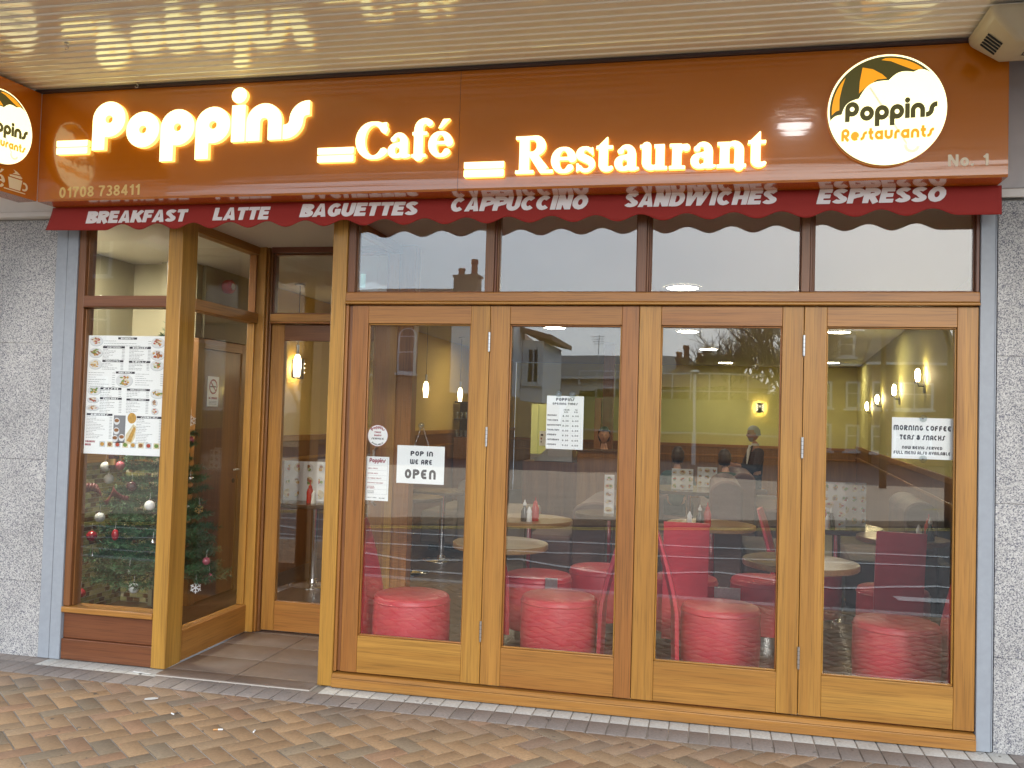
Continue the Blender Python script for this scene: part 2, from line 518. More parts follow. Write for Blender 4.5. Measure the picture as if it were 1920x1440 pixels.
class MB:
    def __init__(s):
        s.v, s.f, s.m, s.mats, s.brd, s.tint, s.sm = [], [], [], [], [], [], []
        s.cur_b = 0.5
        s.cur_t = (0.5, 0.5, 0.5)

    def mi(s, mat):
        if mat not in s.mats:
            s.mats.append(mat)
        return s.mats.index(mat)

    def face(s, idx, mat, smooth=False):
        s.f.append(tuple(idx))
        s.m.append(s.mi(mat))
        s.brd.append(s.cur_b)
        s.tint.append(s.cur_t)
        s.sm.append(smooth)

    def poly(s, pts, mat, smooth=False):
        i = len(s.v)
        s.v += [tuple(p) for p in pts]
        s.face(range(i, i + len(pts)), mat, smooth)

    def box(s, x0, x1, y0, y1, z0, z1, mat, board=True):
        if board is True:
            s.cur_b = rnd.random()
        elif board is not False:
            s.cur_b = board
        x0, x1 = min(x0, x1), max(x0, x1)
        y0, y1 = min(y0, y1), max(y0, y1)
        z0, z1 = min(z0, z1), max(z0, z1)
        i = len(s.v)
        s.v += [(x0, y0, z0), (x1, y0, z0), (x1, y1, z0), (x0, y1, z0), (x0, y0, z1), (x1, y0, z1), (x1, y1, z1), (x0, y1, z1)]
        for q in ((0, 3, 2, 1), (4, 5, 6, 7), (0, 1, 5, 4), (1, 2, 6, 5), (2, 3, 7, 6), (3, 0, 4, 7)):
            s.face([i + k for k in q], mat)

    def prism(s, pts, d, mat, smooth=False):
        """extrude a closed outline (list of 3D points) along d"""
        d = Vector(d)
        n = len(pts)
        i = len(s.v)
        s.v += [tuple(p) for p in pts] + [tuple(Vector(p) + d) for p in pts]
        s.face([i + k for k in range(n - 1, -1, -1)], mat)
        s.face([i + n + k for k in range(n)], mat)
        for k in range(n):
            j = (k + 1) % n
            s.face([i + k, i + j, i + n + j, i + n + k], mat, smooth)

    def tube(s, path, r, mat, n=8, cap=True):
        path = [Vector(p) for p in path]
        rs = r if isinstance(r, (list, tuple)) else [r] * len(path)
        rings = []
        for k, p in enumerate(path):
            if k == 0:
                t = path[1] - p
            elif k == len(path) - 1:
                t = p - path[k - 1]
            else:
                t = path[k + 1] - path[k - 1]
            if t.length < 1e-9:
                t = Vector((0, 0, 1))
            t.normalize()
            a = Vector((0, 0, 1)) if abs(t.z) < 0.9 else Vector((1, 0, 0))
            u = t.cross(a).normalized()
            w = t.cross(u)
            i = len(s.v)
            for q in range(n):
                an = 2 * PI * q / n
                s.v.append(tuple(p + (u * math.cos(an) + w * math.sin(an)) * rs[k]))
            rings.append(i)
        for k in range(len(rings) - 1):
            a, b = rings[k], rings[k + 1]
            for q in range(n):
                j = (q + 1) % n
                s.face((a + q, a + j, b + j, b + q), mat, True)
        if cap:
            s.face([rings[0] + q for q in range(n - 1, -1, -1)], mat)
            s.face([rings[-1] + q for q in range(n)], mat)

    def lathe(s, prof, c, mat, n=24, axis='z', caps=True):
        c = Vector(c)
        rings = []
        for r, h in prof:
            i = len(s.v)
            for q in range(n):
                a = 2 * PI * q / n
                x, y = r * math.cos(a), r * math.sin(a)
                p = {'z': Vector((x, y, h)), 'y': Vector((x, h, -y)), 'x': Vector((h, x, y))}[axis]
                s.v.append(tuple(c + p))
            rings.append(i)
        for k in range(len(rings) - 1):
            a, b = rings[k], rings[k + 1]
            for q in range(n):
                j = (q + 1) % n
                s.face((a + q, a + j, b + j, b + q), mat, True)
        if caps:
            s.face([rings[0] + q for q in range(n - 1, -1, -1)], mat)
            s.face([rings[-1] + q for q in range(n)], mat)

    def disc(s, c, rx, rz, mat, n=16, d=0.0004, nrm='y'):
        """small printed disc facing -y"""
        pts = [(c[0] + rx * math.cos(2 * PI * k / n), c[1], c[2] + rz * math.sin(2 * PI * k / n)) for k in range(n)]
        s.prism(pts, (0, d, 0), mat)

    def sphere(s, c, r, mat, n=16, m=10, sz=(1, 1, 1)):
        prof = []
        for k in range(m + 1):
            a = -PI / 2 + PI * k / m
            prof.append((max(1e-4, r * math.cos(a)), r * math.sin(a)))
        i = len(s.v)
        s.lathe(prof, (0, 0, 0), mat, n)
        for k in range(i, len(s.v)):
            v = s.v[k]
            s.v[k] = (c[0] + v[0] * sz[0], c[1] + v[1] * sz[1], c[2] + v[2] * sz[2])

    def build(s, name, parent=None, loc=(0, 0, 0), bevel=0.0, rot=0.0, seg=2, fix=True):
        me = bpy.data.meshes.new(name)
        me.from_pydata(s.v, [], s.f)
        for m in s.mats:
            me.materials.append(m)
        me.polygons.foreach_set('material_index', s.m)
        me.polygons.foreach_set('use_smooth', s.sm)
        a = me.attributes.new('board', 'FLOAT', 'FACE')
        a.data.foreach_set('value', s.brd)
        if any(t != (0.5, 0.5, 0.5) for t in s.tint):
            c = me.attributes.new('tint', 'FLOAT_COLOR', 'FACE')
            c.data.foreach_set('color', [k for t in s.tint for k in (*t, 1.0)])
        if fix:
            bm = bmesh.new()
            bm.from_mesh(me)
            bmesh.ops.recalc_face_normals(bm, faces=bm.faces)
            bm.to_mesh(me)
            bm.free()
        me.set_sharp_from_angle(angle=R(38))
        me.update()
        o = bpy.data.objects.new(name, me)
        COL.objects.link(o)
        if parent:
            o.parent = parent
        o.location = loc
        o.rotation_euler = (0, 0, rot)
        if bevel:
            b = o.modifiers.new('edge', 'BEVEL')
            b.width = bevel
            b.segments = seg
            b.limit_method = 'ANGLE'
            b.angle_limit = R(40)
        return o


def tag(o, label=None, cat=None, group=None, kind=None):
    if label:
        o['label'] = label
    if cat:
        o['category'] = cat
    if group:
        o['group'] = group
    if kind:
        o['kind'] = kind
    return o


def thing(name, label, cat, loc=(0, 0, 0), rz=0.0, group=None):
    o = bpy.data.objects.new(name, None)
    o.empty_display_size = 0.1
    COL.objects.link(o)
    o.location = loc
    o.rotation_euler = (0, 0, rz)
    return tag(o, label, cat, group)


def copy_tree(o, parent=None):
    c = o.copy()
    COL.objects.link(c)
    if parent:
        c.parent = parent
    for ch in list(o.children):
        copy_tree(ch, c)
    return c


# ------------------------------------------------------------------ lettering: glyphs drawn as strokes, traced to outlines

def arc(cx, cy, rx, ry, a0, a1, n=14):
    return [(cx + rx * math.cos(R(a0 + (a1 - a0) * k / n)), cy + ry * math.sin(R(a0 + (a1 - a0) * k / n))) for k in range(n + 1)]


def sd_path(P, pts, r, closed=False, flat=True):
    rs = r if isinstance(r, (list, tuple)) else [r] * len(pts)
    if closed:
        pts = list(pts) + [pts[0]]
        rs = list(rs) + [rs[0]]
    p_ = [np.array(q, float) for q in pts]
    ln_ = [0.0]
    for a, b in zip(p_[:-1], p_[1:]):
        ln_.append(ln_[-1] + float(np.hypot(*(b - a))))
    tot = ln_[-1]
    cut = flat and not closed
    d = np.full(P.shape[:-1], 9.0)
    for k in range(len(p_) - 1):
        a, b, ra, rb = p_[k], p_[k + 1], rs[k], rs[k + 1]
        ab = b - a
        L = ab @ ab
        if L < 1e-12:
            continue
        t = np.clip(((P - a) @ ab) / L, 0, 1)
        q = P - a - t[..., None] * ab
        ds = np.sqrt((q * q).sum(-1)) - (ra + (rb - ra) * t)
        if cut and ln_[k] < 1.5 * rs[0]:
            u = p_[0] - p_[1]
            ds = np.maximum(ds, (P - p_[0]) @ (u / np.hypot(*u)))
        if cut and tot - ln_[k + 1] < 1.5 * rs[-1]:
            u = p_[-1] - p_[-2]
            ds = np.maximum(ds, (P - p_[-1]) @ (u / np.hypot(*u)))
        d = np.minimum(d, ds)
    return d


def sd_poly(P, pts):
    x, y = P[..., 0], P[..., 1]
    ins = np.zeros(x.shape, bool)
    d = np.full(x.shape, 9.0)
    n = len(pts)
    for k in range(n):
        (x0, y0), (x1, y1) = pts[k], pts[(k + 1) % n]
        a = np.array((x0, y0), float)
        ab = np.array((x1 - x0, y1 - y0), float)
        L = max(1e-12, ab @ ab)
        t = np.clip(((P - a) @ ab) / L, 0, 1)
        q = P - a - t[..., None] * ab
        d = np.minimum(d, np.sqrt((q * q).sum(-1)))
        if y0 != y1:
            c = ((y0 > y) != (y1 > y)) & (x < (x1 - x0) * (y - y0) / (y1 - y0) + x0)
            ins ^= c
    return np.where(ins, -d, d)


def trace(shapes, bounds, h):
    """marching squares round the union of strokes -> closed outlines"""
    x0, y0, x1, y1 = bounds
    nx, ny = int((x1 - x0) / h) + 2, int((y1 - y0) / h) + 2
    X, Y = np.meshgrid(x0 + h * np.arange(nx), y0 + h * np.arange(ny), indexing='ij')
    P = np.stack([X, Y], -1)
    d = np.full(X.shape, 9.0)
    for sgn, fn in shapes:
        v = fn(P)
        d = np.minimum(d, v) if sgn > 0 else np.maximum(d, -v)
    d[np.abs(d) < 1e-6] = 1e-6
    s = d < 0
    segs = {}
    cell = s[:-1, :-1].astype(int) + 2 * s[1:, :-1] + 4 * s[1:, 1:] + 8 * s[:-1, 1:]
    def ept(i, j, e):
        (a, b) = {0: ((i, j), (i + 1, j)), 1: ((i + 1, j), (i + 1, j + 1)), 2: ((i, j + 1), (i + 1, j + 1)), 3: ((i, j), (i, j + 1))}[e]
        return (a, b)
    TAB = {1: [(3, 0)], 2: [(0, 1)], 3: [(3, 1)], 4: [(1, 2)], 5: [(3, 2), (1, 0)], 6: [(0, 2)], 7: [(3, 2)], 8: [(2, 3)], 9: [(2, 0)],
           10: [(0, 3), (2, 1)], 11: [(2, 1)], 12: [(1, 3)], 13: [(1, 0)], 14: [(0, 3)]}
    for i, j in np.argwhere((cell > 0) & (cell < 15)):
        for e0, e1 in TAB[int(cell[i, j])]:
            segs[ept(i, j, e0)] = ept(i, j, e1)
    loops = []
    while segs:
        k0, nxt = segs.popitem()
        loop = [k0]
        while nxt != k0 and nxt in segs:
            loop.append(nxt)
            nxt = segs.pop(nxt)
        pts = []
        for a, b in loop:
            da, db = d[a], d[b]
            t = da / (da - db)
            pts.append(((X[a] + t * (X[b] - X[a])), (Y[a] + t * (Y[b] - Y[a]))))
        if len(pts) > 3:
            loops.append(simplify(pts, h * 0.12))
    return [q for q in loops if len(q) >= 3]


def simplify(pts, tol):
    def rdp(a):
        if len(a) < 3:
            return a
        p = np.array(a)
        s, e = p[0], p[-1]
        v = e - s
        L = np.hypot(*v)
        q = p - s
        dd = np.abs(q[:, 0] * v[1] - q[:, 1] * v[0]) / L if L > 1e-9 else np.hypot(q[:, 0], q[:, 1])
        k = int(dd.argmax())
        if dd[k] > tol:
            return rdp(a[:k + 1])[:-1] + rdp(a[k:])
        return [a[0], a[-1]]
    n = len(pts)
    m = n // 2
    return rdp(pts[:m + 1])[:-1] + rdp(pts[m:] + [pts[0]])[:-1]


def ln(*p):
    return list(p)


# --- rounded display face (x-height 1); r = half stroke
def G_round(ch, r):
    q = 0.5 - r
    S = []
    def st(pts, **k):
        S.append((1, lambda P, pts=pts, k=k: sd_path(P, pts, r, **k)))
    ring = arc(0.5, 0.5, q, q, 0, 360, 28)[:-1]
    w = 1.0
    if ch == 'P':
        st([(c[0], c[1] + 0.35) for c in ring], closed=True)
        st([(r, 0), (r, 0.85)])
        S.append((1, lambda P: sd_poly(P, [(0, 0.0), (2 * r, 0.0), (2 * r, 0.85), (0, 0.85)])))
    elif ch == 'o' or ch == 'O':
        st(ring, closed=True)
    elif ch == 'p':
        st(ring, closed=True)
        st([(r, -0.42), (r, 0.5)])
    elif ch == 'i':
        st([(r, 0), (r, 1)])
        S.append((1, lambda P: sd_path(P, [(r, 1.0 + 1.35 * r), (r + 1e-3, 1.0 + 1.35 * r)], r * 1.12, flat=False)))
        w = 2 * r
    elif ch == 'n':
        st([(r, 0), (r, 0.5)] + arc(0.5, 0.5, q, q, 180, 0)[1:] + [(1 - r, 0)])
    elif ch == 's':
        st([(0, r)] + arc(0.06, 0.5, q, q, -90, 0) + arc(0.06 + 2 * q, 0.5, q, q, 180, 90) + [(0.12 + 2 * q, 1 - r)])
        w = 0.12 + 2 * q
    elif ch == 'R':
        st([(c[0], c[1] + 0.35) for c in ring], closed=True)
        st([(r, 0), (r, 0.85)])
        st([(0.5, 0.4), (1 - r * 0.8, 0.0)])
    elif ch == 'e':
        st(arc(0.5, 0.5, q, q, 0, 320, 26))
        st([(r, 0.5), (1 - r * 0.3, 0.5)])
    elif ch == 't':
        st([(r + 0.12, 1.3), (r + 0.12, 0.4)] + arc(r + 0.12 + 0.22, 0.4 - 0.0, 0.22, 0.4 - r, 180, 270) + [(r + 0.45, r)])
        st([(0, 1 - r), (0.62, 1 - r)])
        w = 0.62
    elif ch == 'a':
        st(ring, closed=True)
        st([(1 - r, 0), (1 - r, 1.0)])
    elif ch == 'u':
        st([(r, 1), (r, 0.5)] + arc(0.5, 0.5, q, q, 180, 360)[1:] + [(1 - r, 1)])
    elif ch == 'r':
        st([(r, 0), (r, 0.5)] + arc(0.5, 0.5, q, q, 180, 90)[1:] + [(0.66, 1 - r)])
        w = 0.66
    return S, (-0.15, -0.55, w + 0.15, 1.6), w


# --- single-height rounded capitals for the window notices
def G_deco(ch, r):
    S = []
    w = 0.78
    def st(pts, **k):
        S.append((1, lambda P, pts=pts, k=k: sd_path(P, pts, r, **k)))
    W = w - r
    m = 0.5
    def A(cx, cy, rx, ry, a, b):
        return arc(cx, cy, rx, ry, a, b, 10)
    cx = w / 2
    rx = cx - r
    ry = m - r
    if ch == 'O' or ch == '0':
        st(A(cx, m, rx, ry, 0, 360)[:-1], closed=True)
    elif ch == 'N':
        st([(r, 0), (r, 0.6)] + A(cx, 0.6, rx, 0.4 - r, 180, 0) + [(W, 0)])
    elif ch == 'M':
        w = 1.1
        W = w - r
        h = (W - r) / 4
        st([(r, 0), (r, 0.65)] + A(r + h, 0.65, h, 0.35 - r, 180, 0) + [(r + 2 * h, 0)])
        st(A(r + 3 * h, 0.65, h, 0.35 - r, 180, 0) + [(W, 0)])
    elif ch == 'W':
        w = 1.1
        W = w - r
        h = (W - r) / 4
        st([(r, 1), (r, 0.35)] + A(r + h, 0.35, h, 0.35 - r, 180, 360) + [(r + 2 * h, 1)])
        st(A(r + 3 * h, 0.35, h, 0.35 - r, 180, 360) + [(W, 1)])
    elif ch == 'U':
        st([(r, 1), (r, 0.4)] + A(cx, 0.4, rx, 0.4 - r, 180, 360) + [(W, 1)])
    elif ch == 'P':
        st([(r, 0), (r, 1 - r), (W - 0.28, 1 - r)] + A(W - 0.28, 0.68, 0.28, 0.32 - r, 90, -90) + [(r + 0.1, 0.36 + r)])
    elif ch == 'R':
        st([(r, 0), (r, 1 - r), (W - 0.28, 1 - r)] + A(W - 0.28, 0.70, 0.28, 0.30 - r, 90, -90) + [(r + 0.1, 0.40 + r)])
        st([(0.36, 0.44), (W, 0)])
    elif ch == 'B':
        st([(r, 0.5), (r, 1 - r), (W - 0.25, 1 - r)] + A(W - 0.28, 0.74, 0.24, 0.26 - r, 90, -90) + [(r, 0.5)])
        st([(r, 0.5), (r, r), (W - 0.25, r)] + A(W - 0.25, 0.27, 0.25, 0.27 - r, -90, 90) + [(r, 0.5)])
    elif ch == 'E':
        st([(W, 1 - r)] + A(0.34, 0.5, 0.34 - r, 0.5 - r, 90, 270) + [(W, r)])
        st([(r, 0.5), (W - 0.08, 0.5)])
    elif ch == 'F':
        st([(W, 1 - r)] + A(0.34, 0.6, 0.34 - r, 0.4 - r, 90, 180) + [(r, 0)])
        st([(r, 0.48), (W - 0.08, 0.48)])
        w = 0.72
    elif ch == 'C':
        st(A(cx, m, rx, ry, 52, 308))
    elif ch == 'G':
        st(A(cx, m, rx, ry, 52, 330) + [(W, 0.48), (0.45, 0.48)])
    elif ch == 'D':
        st([(r, r), (r, 1 - r), (W - 0.4, 1 - r)] + A(W - 0.4, m, 0.4, ry, 90, -90), closed=True)
    elif ch == 'A':
        st([(r, 0), (r, 0.55)] + A(cx, 0.55, rx, 0.45 - r, 180, 0) + [(W, 0)])
        st([(r, 0.38), (W, 0.38)])
    elif ch == 'I' or ch == '1':
        w = 2 * r + 0.02
        st([(w / 2, 0), (w / 2, 1)])
    elif ch == 'L':
        st([(r, 1), (r, 0.3)] + A(0.3, 0.3, 0.3 - r, 0.3 - r, 180, 270) + [(0.62, r)])
        w = 0.66
    elif ch == 'T':
        st([(0, 1 - r), (0.7, 1 - r)])
        st([(0.35, 0), (0.35, 1 - r)])
        w = 0.7
    elif ch == 'S':
        st([(0, r)] + A(0.12, 0.35, 0.22, 0.35 - r, -90, 0) + [(0.34, 0.65)] + A(0.56, 0.65, 0.22, 0.35 - r, 180, 90) + [(0.7, 1 - r)])
        w = 0.7
    elif ch == 'H' or ch == 'K':
        st([(r, 0), (r, 1)])
        st([(W, 0), (W, 0.5 if ch == 'H' else 0.45)] if ch == 'K' else [(W, 0), (W, 1)])
        st([(r, 0.5), (W, 0.5)])
        if ch == 'K':
            st([(W - 0.02, 1), (W - 0.02, 0.72)] + A(W - 0.24, 0.72, 0.22, 0.22, 0, -90))
    elif ch == 'V':
        st([(r * 0.6, 1), (cx, r)], flat=True)
        st([(cx, r), (w - r * 0.6, 1)], flat=True)
    elif ch == 'Y':
        st([(r, 1), (r, 0.72)] + A(cx, 0.72, rx, 0.28, 180, 360) + [(W, 1)])
        st([(W, 1), (W, 0.35)] + A(cx, 0.35, rx, 0.35 - r, 0, -100))
    elif ch == '&':
        st(A(cx, 0.76, 0.2, 0.24 - r, 0, 360)[:-1], closed=True)
        st(A(cx - 0.02, 0.29, 0.28, 0.29 - r, 0, 360)[:-1], closed=True)
        st([(cx, 0.2), (w, 0.5)])
    elif ch == '3':
        st([(r, 1 - r)] + A(0.4, 0.74, 0.24, 0.26 - r, 90, -90) + A(0.4, 0.27, 0.27, 0.27 - r, 90, -90) + [(r, r)])
    elif ch == '4':
        st([(0.5, 0), (0.5, 1 - r), (r, 0.32), (w, 0.32)])
    elif ch == '6':
        st(A(cx, 0.32, rx, 0.32 - r, 0, 360)[:-1], closed=True)
        st(A(cx + 0.1, 0.42, rx + 0.1, 0.58 - r, 180, 95))
    elif ch == '9':
        st(A(cx, 0.68, rx, 0.32 - r, 0, 360)[:-1], closed=True)
        st(A(cx - 0.1, 0.58, rx + 0.1, 0.58 - r, 0, -85))
    elif ch == '8':
        st(A(cx, 0.75, 0.22, 0.25 - r, 0, 360)[:-1], closed=True)
        st(A(cx, 0.27, 0.3, 0.27 - r, 0, 360)[:-1], closed=True)
    elif ch == '.':
        w = 2.4 * r
        st([(w / 2, 0), (w / 2, 2.4 * r)])
    elif ch == '-':
        w = 0.5
        st([(0, 0.45), (0.5, 0.45)])
    return S, (-0.15, -0.2, w + 0.2, 1.2), w


# --- heavy grotesque for the valance and the numbers
def G_sans(ch, r):
    S = []
    w = 0.76
    ry_ = r * 0.86
    def st(pts, rr=r, **k):
        S.append((1, lambda P, pts=pts, k=k, rr=rr: sd_path(P, pts, rr, **k)))
    def A(cx, cy, rx, ry, a, b):
        return arc(cx, cy, rx, ry, a, b, 12)
    h = ry_
    if ch in 'O0':
        w = 0.86 if ch == 'O' else 0.62
        st(A(w / 2, 0.5, w / 2 - r, 0.5 - h, 0, 360)[:-1], rr=r, closed=True)
    elif ch == 'B':
        st([(r, 0), (r, 1)])
        st([(r, 1 - h), (0.40, 1 - h)] + A(0.44, 0.745, 0.20, 0.255 - h, 90, -90) + [(r, 0.49)], h)
        st([(r, 0.51), (0.44, 0.51)] + A(0.46, 0.27, 0.22, 0.27 - h, 90, -90) + [(r, h)], h)
    elif ch == 'R':
        st([(r, 0), (r, 1)])
        st([(r, 1 - h), (0.44, 1 - h)] + A(0.44, 0.715, 0.22, 0.285 - h, 90, -90) + [(r, 0.43)], h)
        st([(0.40, 0.44), (0.66, 0.0)])
        w = 0.78
    elif ch == 'E':
        st([(r, 0), (r, 1)])
        for y, x in ((h, 0.68), (0.51, 0.62), (1 - h, 0.66)):
            st([(r, y), (x, y)], h)
        w = 0.70
    elif ch == 'F':
        st([(r, 0), (r, 1)])
        for y, x in ((0.49, 0.58), (1 - h, 0.64)):
            st([(r, y), (x, y)], h)
        w = 0.66
    elif ch == 'A':
        S.append((1, lambda P: sd_poly(P, [(0, 0), (0.29, 1), (0.55, 1), (0.84, 0), (0.84 - 2 * r, 0), (0.42, 0.80), (2 * r, 0)])))
        st([(0.2, 0.26), (0.64, 0.26)], h)
        w = 0.84
    elif ch == 'K':
        st([(r, 0), (r, 1)])
        st([(r, 0.32), (0.72, 0.98)], r * 0.95)
        st([(0.36, 0.58), (0.74, 0.0)])
        S.append((-1, lambda P: sd_poly(P, [(-1, 1), (2, 1), (2, 2), (-1, 2)])))
        S.append((-1, lambda P: sd_poly(P, [(-1, 0), (2, 0), (2, -1), (-1, -1)])))
        w = 0.82
    elif ch == 'S':
        st(A(0.36, 0.73, 0.24, 0.27 - h, 20, 250) + A(0.37, 0.27, 0.25, 0.27 - h, 70, -165), h)
        w = 0.74
    elif ch == 'T':
        st([(0, 1 - h), (0.72, 1 - h)], h)
        st([(0.36, 0), (0.36, 1)])
        w = 0.72
    elif ch == 'L':
        st([(r, 0), (r, 1)])
        st([(r, h), (0.64, h)], h)
        w = 0.66
    elif ch == 'C' or ch == 'G':
        st(A(0.42, 0.5, 0.42 - r, 0.5 - h, 42, 318 if ch == 'C' else 330), r * 0.95)
        if ch == 'G':
            st([(0.44, 0.44), (0.80, 0.44)], h)
            st([(0.80 - r * 0.8, 0.44), (0.80 - r * 0.8, 0.14)], r * 0.8)
        w = 0.82
    elif ch == 'U':
        st([(r, 1), (r, 0.38)] + A(0.39, 0.38, 0.39 - r, 0.38 - h, 180, 360) + [(0.78 - r, 1)])
        w = 0.78
    elif ch == 'P':
        st([(r, 0), (r, 1)])
        st([(r, 1 - h), (0.44, 1 - h)] + A(0.44, 0.69, 0.24, 0.31 - h, 90, -90) + [(r, 0.38)], h)
        w = 0.72
    elif ch == 'I':
        st([(r, 0), (r, 1)])
        w = 2 * r
    elif ch == 'N':
        st([(r, 0), (r, 1)])
        st([(0.80 - r, 0), (0.80 - r, 1)])
        S.append((1, lambda P: sd_poly(P, [(0.0, 1), (2 * r * 1.1, 1), (0.80, 0), (0.80 - 2.2 * r, 0)])))
        w = 0.80
    elif ch == 'D':
        st([(r, 0), (r, 1)])
        st([(r, 1 - h), (0.36, 1 - h)] + A(0.38, 0.5, 0.42 - r, 0.5 - h, 90, -90) + [(r, h)], r * 0.95)
        w = 0.80
    elif ch == 'W':
        a = 2 * r * 0.95
        for x in (0, 0.56):
            S.append((1, lambda P, x=x: sd_poly(P, [(x, 1), (x + a, 1), (x + 0.34 + a * 0.1, 0.0), (x + 0.34 - a * 0.85, 0.0)])))
            S.append((1, lambda P, x=x: sd_poly(P, [(x + 0.34 - a * 0.85 + 0.0, 0.0), (x + 0.34 + a * 0.1, 0.0), (x + 0.56 + a * 0.5, 1), (x + 0.56 - a * 0.35, 1)])))
        w = 0.56 * 2 + a * 0.7
    elif ch == 'H':
        st([(r, 0), (r, 1)])
        st([(0.80 - r, 0), (0.80 - r, 1)])
        st([(r, 0.51), (0.80 - r, 0.51)], h)
        w = 0.80
    elif ch == '1':
        st([(0.34, 0), (0.34, 1)])
        st([(0.08, 0.70), (0.34, 0.88)], h)
        w = 0.46
    elif ch == '7':
        st([(0, 1 - h), (0.58, 1 - h)], h)
        st([(0.54, 1 - h), (0.30, 0.5), (0.22, 0)])
        w = 0.60
    elif ch == '8':
        st(A(0.31, 0.745, 0.19, 0.255 - h, 0, 360)[:-1], h, closed=True)
        st(A(0.31, 0.275, 0.22, 0.275 - h, 0, 360)[:-1], h, closed=True)
        w = 0.62
    elif ch == '3':
        st(A(0.29, 0.74, 0.20, 0.26 - h, 150, -80) + A(0.29, 0.275, 0.22, 0.275 - h, 80, -155), h)
        w = 0.60
    elif ch == '4':
        st([(0.44, 0), (0.44, 1)])
        st([(0.02, 0.28), (0.62, 0.28)], h)
        st([(0.06, 0.28), (0.42, 0.94)], h)
        w = 0.64
    elif ch == '2':
        st(A(0.30, 0.72, 0.20, 0.28 - h, 160, -30) + [(0.06, h)], h)
        st([(0.02, h), (0.60, h)], h)
        w = 0.62
    elif ch == 'o':
        st(A(0.34, 0.36, 0.34 - r, 0.36 - h, 0, 360)[:-1], r, closed=True)
        w = 0.68
    elif ch == '.':
        st([(r, 0), (r, 2 * r)])
        w = 2 * r
    return S, (-0.15, -0.2, w + 0.25, 1.25), w


